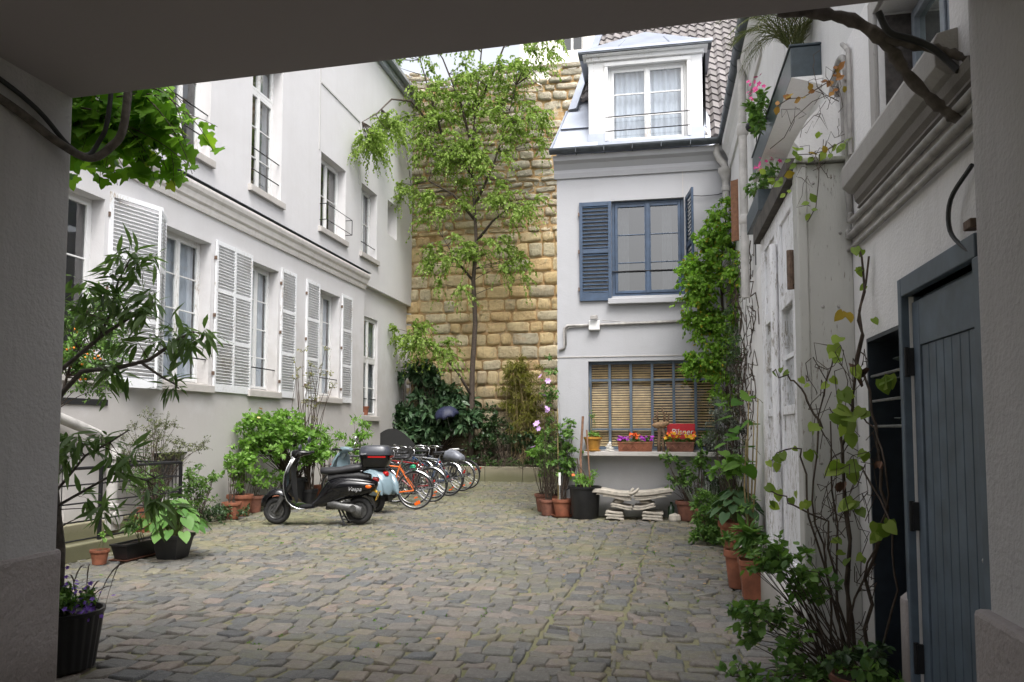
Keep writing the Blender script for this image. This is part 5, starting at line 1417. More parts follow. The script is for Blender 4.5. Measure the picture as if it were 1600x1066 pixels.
# ================================================================== bicycles
def bicycle(loc, rz, label, frame=None, mud=CHROME, saddle=VINYL, rack=True, bar='flat', lean=0, extra=None, steer=0, mixte=False, seath=.90):
    """local x forward, rear axle at x=0"""
    t = empty('bicycle', loc, rz, label=label, cat='bicycle', group='bicycles parked side by side by the left wall')
    t.rotation_euler = (R(lean), 0, rz)
    Ro, ro = .335, .018; WB = 1.04
    bb = (.44, 0, .28); hd = (.90, 0, .80); hl = (.935, 0, .66); stt = (.26, 0, .78)
    wheel(t, (0,0,Ro), Ro, ro, rimm=STEEL, spokes=28, disc=False)
    wf = wheel(t, (WB,0,Ro), Ro, ro, rimm=STEEL, spokes=28, disc=False)
    f = MB()
    f.tube([bb, stt], .016, 8); f.tube([bb, hl], .018, 8); f.tube([(hd[0]-.01,0,hd[2]+.02), (hl[0]+.01,0,hl[2]-.03)], .021, 8)
    f.tube([(.275,0,.74), hd] if not mixte else [(.345,0,.52), hd], .015, 8)
    for s in (1,-1):
        f.tube([(bb[0]-.03, s*.02, bb[2]), (.0, s*.06, Ro)], .010, 6); f.tube([(stt[0]+.01, s*.02, stt[2]-.04), (.0, s*.06, Ro)], .009, 6)
    f.build('frame', frame, t, smooth=50)
    fk = MB()
    for s in (1,-1): fk.tube([(.945, s*.035, .64), (.985, s*.05, .48), (WB, s*.055, Ro)], [.013,.011,.009], 6)
    fk.tube([(.94,-.04,.645),(.94,.04,.645)], .014, 6); fk.build('fork', frame, t, smooth=50)
    h = MB(); h.tube([hd, (.875,0,.93), (.91,0,.965)], .013, 8)
    if bar == 'flat': h.tube([(.87,-.30,.985), (.91,-.08,.97), (.91,.08,.97), (.87,.30,.985)], .011, 8)
    else: h.tube([(.72,-.27,.98), (.84,-.27,1.02), (.93,-.14,1.03), (.93,0,.97), (.93,.14,1.03), (.84,.27,1.02), (.72,.27,.98)], .011, 8)
    h.build('handlebar', CHROME if bar != 'flat' else STEEL, t, smooth=50)
    g = MB()
    for s in (1,-1):
        if bar == 'flat': g.tube([(.895, s*.19,.978), (.868, s*.31,.987)], .016, 8); g.tube([(.90, s*.17,.965), (.93, s*.28,.94)], .005, 5)
        else: g.tube([(.80, s*.27,1.0), (.70, s*.27,.975)], .016, 8); g.tube([(.90, s*.18,1.0), (.78, s*.25,.95)], .005, 5)
    g.tube([(.93,.1,.97),(1.0,.08,.9),(.96,.03,.75)], .004, 4); g.tube([(.93,-.1,.97),(1.01,-.04,.85),(.97,-.03,.7)], .004, 4)
    g.build('grips', MATTEB, t, smooth=50)
    s_ = MB(); s_.tube([stt, (stt[0]-.03, 0, seath-.03)], .012, 8)
    s_.build('seat_post', STEEL, t)
    s_ = MB(); sx = stt[0]-.03
    s_.loft([superell(sx+.17, seath, .012, .012, 12), superell(sx+.12, seath, .022, .018, 12), superell(sx+.02, seath, .04, .022, 12), superell(sx-.05, seath+.005, .075, .028, 12), superell(sx-.11, seath+.01, .085, .03, 12), superell(sx-.135, seath+.01, .05, .02, 12)])
    s_.build('saddle', saddle, t, smooth=50)
    c_ = MB(); c_.lathe([(.0,-.003),(.095,-.003),(.095,.003),(0,.003)], 28, M=Matrix.Translation((bb[0], -.045, bb[2])) @ Matrix.Rotation(R(90),4,'X')); c_.tube([(bb[0],-.07,bb[2]),(bb[0],.06,bb[2])], .018, 8)
    c_.tube([(bb[0],-.068,bb[2]),(bb[0]+.13,-.075,bb[2]-.10)], .010, 6); c_.tube([(bb[0],.062,bb[2]),(bb[0]-.13,.075,bb[2]+.10)], .010, 6)
    c_.tube([(0,-.045,Ro+.032),(bb[0],-.045,bb[2]+.09)], .004, 4); c_.tube([(0,-.045,Ro-.032),(bb[0],-.045,bb[2]-.09)], .004, 4); c_.lathe([(0,-.012),(.045,-.012),(.05,0),(.03,.012),(0,.012)], 16, M=Matrix.Translation((0,-.045,Ro)) @ Matrix.Rotation(R(90),4,'X'))
    c_.build('crank_set', BLACKI, t, smooth=40)
    for (x, y, z) in ((bb[0]+.13,-.11,bb[2]-.10), (bb[0]-.13,.11,bb[2]+.10)):
        p_ = MB(); p_.cbox((x,y,z), (.08,.07,.02)); p_.build('pedal', MATTEB, t, bevel=.004)
    if mud:
        for (cx, a0, a1) in ((0, R(10), R(185)), (WB, R(40), R(190))):
            m_ = MB(); secs = []
            for i in range(25):
                a = a0+(a1-a0)*i/24; rr = Ro+.018
                if cx == 0: a = PI-a
                q = [(cx+(rr+dz)*math.cos(a), y, Ro+(rr+dz)*math.sin(a)) for y, dz in ((-.024,-.012),(-.012,.003),(0,.007),(.012,.003),(.024,-.012),(.012,0),(0,.003),(-.012,0))]
                secs.append(q)
            m_.loft(secs); m_.tube([(cx+.0,.05,Ro),(cx+(-1 if cx==0 else 1)*.0+(Ro+.015)*math.cos(PI-a0 if cx==0 else a0),.02,Ro+(Ro+.015)*math.sin(a0))], .003, 4)
            m_.build('mudguard', mud, t, smooth=50)
    if rack:
        r_ = MB()
        for s in (1,-1): r_.tube([(.20, s*.05,.72), (.10, s*.06,.725), (-.28, s*.06,.725)], .005, 5); r_.tube([(0, s*.065,Ro), (-.12, s*.06,.725)], .005, 5)
        for x in (-.26,-.16,-.06,.04): r_.tube([(x,-.06,.725),(x,.06,.725)], .004, 4)
        r_.build('rack', BLACKI, t)
    q = MB(); q.cbox((-.05, .0, Ro-.20), (.07, .012, .026), rot=Matrix.Rotation(R(18),3,'Y')); q.build('wheel_reflector', ORANGE, t, bevel=.003)
    q = MB(); q.cbox((-.355 if mud else -.16, 0, .50 if mud else .74), (.02,.05,.04)); q.build('rear_reflector', REDL, t, bevel=.006)
    l = MB(); l.tube([(.965,0,.75),(1.0,0,.75)], .028, 10); l.build('headlamp', STEEL, t)
    if extra: extra(t)
    return t
def fp(name, col): return simple(name, col, .25, coat=.7, var=.1)
def ex_green(t):
    m = MB(); m.loft([superell(-.02,.745,.03,.02,10), superell(.02,.76,.05,.03,10), superell(.07,.75,.03,.02,10)]); m.tube([(-.05,.03,.70),(0,.05,.74),(.08,.03,.73)], .010, 5); m.build('green_band', simple('green_plastic', (.01,.22,.10), .4), t, smooth=True)
    m = MB(); m.cbox((-.06,.0,Ro_-.235) if 0 else (-.04,0,.105), (.11,.014,.05), rot=Matrix.Rotation(R(22),3,'Y')); m.build('wheel_reflector', ORANGE, t, bevel=.004)
def ex_bag(t):
    m = MB(); m.loft([superell(.13,.80,.05,.03,14), superell(.08,.86,.10,.09,14), superell(-.05,.87,.13,.12,14), superell(-.18,.84,.14,.11,14), superell(-.30,.80,.12,.07,14), superell(-.34,.78,.06,.03,14)])
    m.build('plastic_bag', BAGM, t, smooth=40)
def ex_white(t):
    m = MB(); m.loft([superell(.38,.935,.02,.01,10), superell(.25,.945,.06,.02,10), superell(.13,.95,.085,.022,10), superell(.10,.95,.04,.01,10)]); m.build('saddle_cover', WHITEPT, t, smooth=True)
bikes = [
 ((-4.12, 13.02), 181, dict(label='orange framed bicycle with chrome mudguards, nearest of the parked bicycles', frame=ORGF, extra=ex_green, lean=-4)),
 ((-4.40, 13.75), 176, dict(label='black bicycle squeezed between the orange one and the red framed one', frame=fp('black_frame', (.01,.01,.012)), mud=None, lean=5, bar='flat')),
 ((-4.22, 14.35), 172, dict(label='dark red bicycle with a bright chrome rear mudguard behind the orange bicycle', frame=fp('red_frame', (.20,.012,.015)), lean=-5, bar='swept')),
 ((-4.42, 15.15), 170, dict(label='black bicycle with fat bare rear tyre and no mudguards in the middle of the row', frame=fp('charcoal_frame', (.015,.015,.016)), mud=None, rack=False, lean=-4, seath=.96)),
 ((-4.28, 15.75), 166, dict(label='bicycle carrying a crumpled grey plastic bag on its rack', frame=fp('blue_frame', (.02,.05,.12)), extra=ex_bag, lean=4, bar='swept', mixte=True)),
 ((-4.40, 16.40), 168, dict(label='silver bicycle with chrome mudguards just behind the one carrying the bag', frame=fp('silver_frame', (.32,.33,.35)), lean=-4, bar='swept')),
 ((-4.33, 17.05), 166, dict(label='dark bicycle whose saddle wears a white cover', frame=fp('navy_frame', (.012,.016,.03)), extra=ex_white, lean=3, bar='swept', mixte=True)),
 ((-4.35, 17.75), 164, dict(label='black bicycle with a red rear lamp, farthest of the row by the planting bed', frame=fp('dark_frame', (.012,.012,.012)), mud=MATTEB, lean=-3, bar='flat')),

 ((-5.85, 13.75), 20, dict(label='dark bicycle facing the yard, its handlebars rising behind the pale blue scooter', frame=fp('dull_black_frame', (.012,.012,.014)), lean=6, bar='flat', mud=None)),
 ((-5.25, 14.75), 186, dict(label='bronze coloured bicycle pushed deep between the red one and the fat tyred one', frame=fp('bronze_frame', (.08,.05,.03)), lean=6, bar='flat', mud=None, rack=False)),
 ((-5.15, 16.05), 176, dict(label='green bicycle pushed in close to the wall behind the plastic bag', frame=fp('green_frame', (.01,.05,.03)), lean=-7, bar='swept')),
 ((-5.20, 17.4), 172, dict(label='grey bicycle nearest the white wall at the far end of the row', frame=fp('grey_frame', (.10,.10,.11)), lean=7, bar='swept')),
]
for (x, y), a, k in bikes:
    bicycle((x-.10, y, .012), R(a), **k)

# ================================================================== pots
def pot(root, r, h, mat=None, c=(0,0), style='round', saucer=False, name='pot'):
    mat = mat or TERRA; mb = MB(); cx, cy = c
    T = Matrix.Translation((cx, cy, .012))
    if style == 'round':
        pr_ = [(0,0),(r*.68,0),(r*.70,.01),(r*.90,h*.80),(r*.90,h*.81),(r*1.0,h*.82),(r*1.02,h*.86),(r*1.0,h),(r*.90,h),(r*.86,h*.88),(0,h*.88)]
        mb.lathe(pr_, 28, M=T)
    elif style == 'tub':
        mb.lathe([(0,0),(r*.80,0),(r*.82,.01),(r*.95,h*.93),(r*1.04,h*.94),(r*1.04,h),(r*.93,h),(r*.9,h*.9),(0,h*.9)], 32, M=T)
        for s in (1,-1): mb.tube([(cx+s*r*1.02, cy-.06, h*.93),(cx+s*r*1.15, cy-.03, h*.90),(cx+s*r*1.15, cy+.03, h*.90),(cx+s*r*1.02, cy+.06, h*.93)], .012, 6)
    elif style == 'ribbed':
        n = 96; vs = []; fs = []
        P_ = [(.80,0,1),(.82,.02,1),(1.0,h*.93,1),(1.05,h*.935,0),(1.06,h,0),(.98,h,0),(.95,h*.9,0),(0.001,h*.9,0)]
        for (q, z, rb_) in P_:
            for k in range(n):
                a = 2*PI*k/n; rr = r*q*(1+.018*rb_*(1 if (k//2) % 2 else -1)); vs.append((cx+rr*math.cos(a), cy+rr*math.sin(a), .012+z))
        for i in range(len(P_)-1):
            for k in range(n): fs.append((i*n+k, i*n+(k+1) % n, (i+1)*n+(k+1) % n, (i+1)*n+k))
        mb.add(vs, fs)
    elif style == 'square':
        def sq(s, z): return [(cx-s,cy-s,z),(cx+s,cy-s,z),(cx+s,cy+s,z),(cx-s,cy+s,z)]
        mb.loft([sq(r*.68,.012), sq(r*.92,h*.86), sq(r,h*.87), sq(r,h), sq(r*.9,h), sq(r*.86,h*.9)])
    o = mb.build(name, mat, root, smooth=35)
    s = MB(); s.lathe([(r*.86, h*.885), (r*.5, h*.90), (0, h*.915)], 16, M=T) if style != 'square' else s.cbox((cx,cy,h*.9), (r*1.7,r*1.7,.01)); s.build('soil', SOIL, root)
    if saucer:
        s = MB(); s.lathe([(0,.0),(r*.95,.0),(r*1.08,.03),(r*1.03,.03),(r*.93,.012),(0,.012)], 24, M=Matrix.Translation((cx,cy,.008))); s.build('saucer', mat, root, smooth=40)
    return o
def flowers(root, seed, pts, size, mats, name='flowers', petals=5, up=(0,-.5,.7)):
    """small open flowers at points; one mesh per colour"""
    rng = random.Random(seed)
    mats = mats if isinstance(mats, (list, tuple)) else [mats]
    for mi, mt in enumerate(mats):
        P=[];D=[];N=[];S=[]
        for i, p in enumerate(pts):
            if i % len(mats) != mi: continue
            n = unit(np.array(up)+rv(rng,.45)); a = unit(np.cross(n, rv(rng))); b = np.cross(n, a)
            s = size*rng.uniform(.75,1.2)
            for k in range(petals):
                t = 2*PI*k/petals; d = unit(a*math.cos(t)+b*math.sin(t)+n*.25)
                P.append(np.array(p)); D.append(d); N.append(n); S.append(s)
        if P: leaves_mesh(name, T_DIAM, P, D, N, S, mt, root, W=1.1)
def potted(loc, label, potk, plantk=None, name='potted_plant', cat='potted plant', group=None):
    t = empty(name, (loc[0], loc[1], 0), label=label, cat=cat, group=group)
    pot(t, **potk)
    if plantk:
        k = dict(plantk); k.setdefault('base', (0,0,potk['h']*.9)); k.setdefault('base_r', potk['r']*.4)
        blob_plant(t, **k)
    return t

# ---- tall long-leaved shrub in the ribbed pot at the passage mouth
t = empty('oleander', (-3.45, 4.02, 0), label='tall long-leaved shrub in a black ribbed pot with violet flowers at its foot', cat='potted shrub')
pot(t, .205, .335, BLKPL, style='ribbed')
def TT(p): return (p[0]+3.36, p[1]-4.02, p[2])
limbs = [[TT(p) for p in L] for L in [
  [(-3.39,4.0,.3),(-3.37,3.98,.7),(-3.43,3.98,1.05),(-3.45,3.96,1.3),(-3.45,3.95,1.6)],
  [(-3.45,3.95,1.6),(-3.46,3.95,1.7),(-3.32,3.95,1.80),(-3.12,3.95,1.95),(-2.95,3.97,2.06),(-2.80,3.97,2.14)],
  [(-3.44,3.95,1.5),(-3.35,3.93,1.62),(-3.2,3.9,1.74),(-2.95,3.9,1.76),(-2.78,3.92,1.80),(-2.60,3.95,1.93),(-2.52,3.95,1.96)],
  [(-2.82,3.92,1.78),(-2.68,3.9,1.70),(-2.60,3.9,1.66)],
  [(-3.14,3.95,1.93),(-3.1,4.0,2.1),(-3.06,4.0,2.28),(-3.0,4.02,2.42)],
  [(-3.42,3.97,1.02),(-3.2,3.95,1.25),(-3.0,3.9,1.33),(-2.88,3.9,1.40)],
  [(-3.40,3.97,.95),(-3.1,4.1,1.15),(-2.9,4.1,1.10),(-2.75,4.1,1.16)]]]
lm = MB(); 
for i, L in enumerate(limbs):
    r0 = .030 if i == 0 else (.017 if i < 3 else .009)
    lm.tube(L, [r0*(1-.55*j/(len(L)-1)) if i else r0*(1-.25*j/(len(L)-1)) for j in range(len(L))], 8)
lm.build('trunk', BARKG, t, smooth=True)
bl = [(TT((-3.0,4.02,2.40)),(.12,.12,.10),5),(TT((-3.12,4.0,2.25)),(.14,.12,.12),6),(TT((-2.88,3.97,2.12)),(.16,.12,.09),7),(TT((-2.56,3.95,1.95)),(.10,.10,.07),6),(TT((-3.2,3.97,2.05)),(.14,.1,.08),4),
      (TT((-2.62,3.9,1.64)),(.07,.07,.04),2),(TT((-3.04,3.9,1.72)),(.10,.06,.03),3),(TT((-2.76,3.92,1.90)),(.13,.09,.06),3),
      (TT((-3.2,3.95,1.30)),(.16,.12,.12),6),(TT((-2.95,3.92,1.28)),(.13,.1,.08),4),(TT((-2.86,4.1,1.0)),(.14,.1,.10),4),(TT((-3.22,4.05,.95)),(.1,.1,.1),3),(TT((-3.38,3.98,2.1)),(.1,.1,.2),3)]
blob_plant(t, 21, (0,0,1.5), bl, T_LANCE, L_OLEA, .125, TWIG, twigs=2, per=7, stem_r=.006, droop=.45, limbs=limbs, W=1.25, cluster_r=.11, up=.35, spread=1.2)
bl = [((0,-.04,.40),(.17,.16,.05),24)]
blob_plant(t, 22, (0,0,.30), bl, T_OVATE, L_MID, .038, GTWIG, twigs=4, per=7, stem_r=.003, droop=.1, cluster_r=.06, leaf_name='ground_foliage', stem_name='ground_stem')
rng = random.Random(4)
pts = [(rng.gauss(.17,.04), rng.gauss(-.06,.05), rng.gauss(.37,.03)) for _ in range(34)] + [(rng.gauss(.02,.1), rng.gauss(-.05,.1), rng.gauss(.46,.04)) for _ in range(20)]
flowers(t, 4, pts, .016, F_VIO, 'violet_flowers')
sp = MB()
for _ in range(9):
    a = (rng.uniform(-.05,.2), rng.uniform(-.1,.1), .34); b = (a[0]+rng.uniform(-.02,.22), a[1]+rng.uniform(-.05,.05), .34+rng.uniform(.10,.30)); sp.tube(bez(a, ((a[0]+b[0])/2,a[1],b[2]), b, 5), [.002,.002,.003,.004,.004,.002], 4)
sp.build('seed_spikes', simple('seed_spike', (.16,.13,.11), .9, var=.4), t)
gv = MB(); gv.tube([(-.10,0,.3),(-.14,.02,.9),(-.10,.02,1.25)], .022, 7); gv.build('second_stem', BARKG, t, smooth=True)

# ---- grape vine hanging over the passage mouth
t = empty('grape_vine', (-3.0, 3.35, 2.7), label='leafy grape vine with lobed leaves hanging from the passage front above the oleander', cat='vine')
def TV(p): return (p[0]+3.0, p[1]-3.35, p[2]-2.7)
rng = random.Random(31); np.random.seed(31); P=[];D=[];N=[];S=[]; st = MB()
canes = []
for k in range(60):
    x0 = rng.uniform(-3.35,-2.68); a = np.array([x0, 3.35+rng.uniform(-.05,.35), rng.uniform(3.05,3.35)])
    e = np.array([x0+rng.uniform(-.15,.45)*(1.0 if k > 6 else .4), 3.55+rng.uniform(-.15,.35), rng.uniform(2.74,3.05)])
    if k > 52: e = np.array([rng.uniform(-2.52,-2.34), rng.uniform(3.5,3.75), rng.uniform(2.78,3.16)])
    m = (a+e)/2+np.array([.1,.05,.14]); q = bez(a, m, e, 8); canes.append((q, k > 52)); st.tube([TV(p) for p in q], [.005*(1-.09*i) for i in range(9)], 4)
for q, thin in canes:
    nl = 13 if not thin else 10
    for j in range(nl):
        tt = (j+rng.random()*.8)/nl*7.99; i0 = int(tt); w = tt-i0; p = np.array(q[i0])*(1-w)+np.array(q[i0+1])*w
        side = rv(rng,1); side[2] = -abs(side[2])*.6
        d = unit(side+np.array([0,-.1,-.55])); s = rng.uniform(.055,.115) if not thin else rng.uniform(.022,.055)*(1.6-tt/8)
        P.append(TV(p+rv(rng,.02))); D.append(d); N.append(unit(np.array([.2,-.75,.75])+rv(rng,.35))); S.append(s)
leaves_mesh('foliage', T_MAPLE, P, D, N, S, L_VINE, t)
st.build('canes', TWIG, t, smooth=True)

# ---- shrubs behind the railing on the left
t = empty('orange_berry_shrub', (-5.35, 6.35, 0), label='dark small-leaved shrub with orange berries half hidden behind the passage wall', cat='shrub')
bt = [[(-.6,0,.0),(-.5,.02,.9),(-.25,0,1.6),(.0,0,2.5)]]
m = MB(); m.tube(bt[0], [.02,.018,.015,.008], 7); m.build('trunk', BARK, t, smooth=True)
blob_plant(t, 41, (0,0,.3), [((.10,-.02,2.10),(.30,.25,.42),60),((.15,0,2.5),(.22,.2,.25),16)], T_OVATE, L_MID, .036, TWIG, twigs=5, per=10, stem_r=.008, cluster_r=.13, up=.3, limbs=[bt[0][2:]])
pts = [(.14+rng.gauss(0,.14), -.18+rng.gauss(0,.10), rng.gauss(2.08,.14)) for _ in range(26)]
b_ = MB()
for p in pts: b_.ico(p, .011, n=6, k=4)
b_.build('berries', BERRY, t, smooth=True)

t = potted((-6.75, 9.42), 'airy fine-leaved shrub in a terracotta pot just beyond the railing', dict(r=.22, h=.34, mat=TERRA),
  dict(seed=42, blobs=[((-.1,0,1.2),(.42,.35,.42),34),((.30,.1,1.12),(.35,.25,.25),12),((-.25,0,.8),(.35,.3,.3),14)], tmpl=T_OVATE, leaf=leafmat('olive_leaf', [(.05,.07,.02),(.10,.125,.045),(.20,.22,.10)], .3), size=.026, bark=TWIG, twigs=6, per=11, stem_r=.006, cluster_r=.17, W=.8), name='potted_shrub')
pf = MB(); 
t = empty('climbing_shrub', (-6.6, 10.1, 0), label='dark leafy shrub growing in front of the cellar grille beside the hosta', cat='shrub')
blob_plant(t, 43, (0,0,0), [((0,0,.55),(.34,.3,.35),34)], T_OVATE, L_MID, .045, TWIG, twigs=5, per=8, stem_r=.006, cluster_r=.13)

# hosta in black pot
def hosta(root, seed, n, r, z0, size, leaf, mat=None):
    rng = random.Random(seed); P=[];D=[];N=[];S=[]; st = MB()
    for i in range(n):
        a = i*2.39996+rng.uniform(-.3,.3); f = (i+.5)/n; rr = r*(.15+.85*f**.8); h = z0+.30*(1-f)*1.0+rng.uniform(.05,.12)
        p = np.array([rr*math.cos(a), rr*math.sin(a), h])
        st.tube(bez((0,0,z0-.05), (rr*.3*math.cos(a), rr*.3*math.sin(a), h+.05), p, 5), .0035, 4)
        out = np.array([math.cos(a), math.sin(a), 0]); d = unit(out+np.array([0,0,-.35-.5*f+rng.uniform(-.2,.2)])); nn = unit(np.array([0,0,1])+out*.5+rv(rng,.15))
        P.append(p-out*.02); D.append(d); N.append(nn); S.append(size*rng.uniform(.75,1.15))
    leaves_mesh('foliage', T_HEART, P, D, N, S, leaf, root, W=.95); st.build('stem', GTWIG, root)
t = empty('hosta', (-5.22, 7.62, 0), label='bright broad-leaved hosta in a black pot standing on the setts by the railing', cat='potted plant')
pot(t, .165, .27, BLKPL, style='square'); hosta(t, 5, 62, .36, .24, .155, L_HOSTA)
t = potted((-5.72, 7.12), 'small terracotta pot with a single yellow-green sprout at the kerb', dict(r=.095, h=.15, mat=TERRA), dict(seed=45, blobs=[((.03,0,.27),(.07,.06,.05),3)], tmpl=T_OVATE, leaf=L_LIME, size=.05, bark=GTWIG, twigs=2, per=3, stem_r=.003, cluster_r=.03))
t = empty('trough_planter', (-5.63, 7.62, 0), label='long black plastic trough with willowy sprigs on a red tray between the pots', cat='planter')
tr = MB(); 
def rc(hx, hy, z): return [(-hx,-hy,z),(hx,-hy,z),(hx,hy,z),(-hx,hy,z)]
tr.loft([rc(.075,.29,.03), rc(.095,.33,.17), rc(.105,.34,.172), rc(.105,.34,.19), rc(.09,.325,.19), rc(.085,.32,.165)]); tr.build('trough', BLKPL, t)
tr = MB(); tr.loft([rc(.10,.33,.012), rc(.12,.36,.03), rc(.11,.35,.03), rc(.095,.33,.02)]); tr.build('tray', TERRAD, t)
sl_ = MB(); sl_.box((-.085,-.32,.16), (.085,.32,.168)); sl_.build('soil', SOIL, t)
blob_plant(t, 46, (0,.05,.16), [((.02,-.06,.40),(.08,.10,.06),5)], T_LANCE, L_OLEA, .11, GTWIG, twigs=3, per=5, stem_r=.004, droop=.5, W=1.3, cluster_r=.06)
st_ = MB(); st_.box((-.12,-.07,0), (.12,.07,.20)); tag(st_.build('mossy_block', KERBST, None, (-5.52, 8.12, 0), (0,0,R(8)), bevel=.02), 'mossy stone block leaning behind the hosta pot', 'stone block')
t = potted((-6.35, 8.75), 'large terracotta pot on a saucer just behind the hosta, inside the railing', dict(r=.20, h=.36, mat=TERRA, saucer=True), dict(seed=47, blobs=[((0,0,.7),(.24,.2,.22),12)], tmpl=T_LANCE, leaf=L_MID, size=.08, bark=TWIG, twigs=4, per=7, stem_r=.004, cluster_r=.12), name='potted_shrub')
t = empty('ivy', (-6.6, 10.9, 0), label='low ivy patch creeping onto the setts beside the terracotta pots', cat='ivy')
blob_plant(t, 48, (0,0,0), [((0,0,.10),(.42,.5,.10),34)], T_OVATE, L_DARK, .042, TWIG, twigs=5, per=8, stem_r=.003, cluster_r=.12)
# row of pots along the left wall
potted((-6.60, 11.1), 'small terracotta pot with spindly rose stems, left end of the pots along the white house', dict(r=.15, h=.26, mat=TERRA), dict(seed=50, blobs=[((0,0,.95),(.15,.15,.35),9)], tmpl=T_OVATE, leaf=L_LIME, size=.055, bark=TWIG, twigs=3, per=6, stem_r=.005, cluster_r=.08))
potted((-6.72, 11.55), 'wide terracotta pot with a young light green hydrangea', dict(r=.21, h=.34, mat=TERRA), dict(seed=51, blobs=[((0,0,.75),(.28,.25,.3),20)], tmpl=T_OVATE, leaf=L_LIME, size=.085, bark=TWIG, twigs=4, per=7, stem_r=.006, cluster_r=.12))
potted((-6.75, 12.05), 'dark terracotta pot squeezed between the wide hydrangea pot and the one beside the tall pot', dict(r=.15, h=.28, mat=TERRAD), dict(seed=52, blobs=[((0,0,.55),(.2,.2,.2),10)], tmpl=T_OVATE, leaf=L_LIME, size=.07, bark=TWIG, twigs=3, per=6, stem_r=.005, cluster_r=.10))
potted((-6.55, 12.35), 'terracotta pot directly left of the tall black pot', dict(r=.17, h=.27, mat=TERRA), dict(seed=53, blobs=[((0,0,.55),(.24,.2,.2),12)], tmpl=T_OVATE, leaf=L_LIME, size=.075, bark=TWIG, twigs=3, per=6, stem_r=.005, cluster_r=.10))
wb_ = MB(); wb_.ico((0,0,.11), .12, sz=.95); tag(wb_.build('wire_ball', simple('grey_plastic', (.25,.26,.26), .5, var=.3), None, (-6.45, 12.72, .0), smooth=True), 'small round grey plastic bag between the last terracotta pot and the tall black pot', 'bag')
t = potted((-6.60, 13.15), 'big bright green bush in a tall black pot left of the scooters', dict(r=.24, h=.52, mat=BLKPL, style='tub'), dict(seed=54, blobs=[((-.1,-.7,1.25),(.50,.7,.42),58),((0,-.1,1.3),(.45,.45,.45),34),((.35,-.2,.95),(.3,.4,.25),14)], tmpl=T_OVATE, leaf=L_LIME, size=.085, bark=TWIG, twigs=5, per=8, stem_r=.009, cluster_r=.17, W=1.1, droop=.2), name='potted_shrub')
flowers(t, 8, [(.1,-1.4,1.75),(.05,-1.2,1.68),(.1,-1.45,1.6)], .035, F_ROSE, 'rose_blooms', petals=8)
# plants behind the scooters
potted((-6.3, 13.85), 'terracotta pot with an upright light green shrub behind the black scooter', dict(r=.20, h=.34, mat=TERRA), dict(seed=55, blobs=[((0,0,1.05),(.32,.28,.45),22)], tmpl=T_LANCE, leaf=L_LIME, size=.10, bark=TWIG, twigs=4, per=8, stem_r=.007, cluster_r=.15, W=1.6), name='potted_shrub')
potted((-5.95, 14.3), 'terracotta pot with tall leafy stems behind the pale blue scooter', dict(r=.20, h=.34, mat=TERRAD), dict(seed=56, blobs=[((.1,0,1.2),(.30,.25,.40),18),((.3,0,.9),(.2,.2,.2),6)], tmpl=T_LANCE, leaf=L_LIME, size=.10, bark=TWIG, twigs=4, per=8, stem_r=.006, cluster_r=.13, W=1.8), name='potted_shrub')
t = potted((-6.35, 13.3), 'thin bare-stemmed climbing shrub with sparse yellowish leaves before the shutters', dict(r=.16, h=.3, mat=BLKPL), dict(seed=57, blobs=[((-.05,.1,2.55),(.35,.2,.5),12),((0,0,1.8),(.25,.2,.4),7),((.25,.1,2.35),(.15,.15,.3),4)], tmpl=T_OVATE, leaf=leafmat('sparse_leaf', [(.10,.13,.03),(.20,.22,.06),(.32,.26,.10)], .3), size=.038, bark=TWIG, twigs=3, per=6, stem_r=.010, cluster_r=.14, up=.6), name='potted_shrub')

# ---- planting bed
t = empty('evergreen_shrub', (-6.4, 21.15, .38), label='dense dark evergreen shrub with long leathery leaves in the left corner of the bed', cat='shrub')
blob_plant(t, 61, (0,0,0), [((-.6,-.2,1.0),(1.1,.45,.65),52),((.2,-.1,1.6),(1.1,.4,.75),56),((-.2,0,2.5),(.65,.4,.5),20),((.75,-.3,1.2),(.6,.4,.6),22)], T_LANCE, L_RHODO, .26, BARK, twigs=4, per=9, stem_r=.016, cluster_r=.22, droop=.4, W=2.0, up=.5)
t = empty('bamboo_clump', (-3.7, 21.15, .38), label='golden green bamboo with feathery foliage between the tree and the small house', cat='bamboo')
blob_plant(t, 62, (0,0,0), [((0,0,2.1),(.75,.35,.8),60),((.35,-.1,1.2),(.7,.35,.7),40),((-.1,-.1,2.7),(.45,.3,.4),20)], T_LANCE, L_BAMB, .12, BAMBOO, twigs=6, per=11, stem_r=.008, cluster_r=.24, droop=.6, W=.9, base_r=.4, up=.4)
t = empty('ivy_shrub', (-4.4, 20.95, .38), label='dark green shrub mass at the foot of the bamboo, right of the tree trunk', cat='shrub')
blob_plant(t, 63, (0,0,0), [((-.1,0,.7),(.75,.3,.55),44),((.9,0,.5),(.75,.3,.45),34),((-.45,.1,1.35),(.4,.3,.4),14)], T_OVATE, L_DARK, .085, TWIG, twigs=5, per=9, stem_r=.007, cluster_r=.2, base_r=.4)
t = empty('ground_ivy', (-3.9, 20.72, .38), label='low band of ivy trailing along the kerb of the planting bed', cat='ivy')
blob_plant(t, 64, (0,0,0), [((x,0,.10),(.35,.12,.10),10) for x in (-1.2,-.6,0,.6,1.2,1.8)], T_OVATE, leafmat('kerb_ivy_leaf', [(.03,.07,.015),(.06,.13,.03),(.10,.19,.05)], .25), .06, TWIG, twigs=5, per=8, stem_r=.003, cluster_r=.14, base_r=1.2)

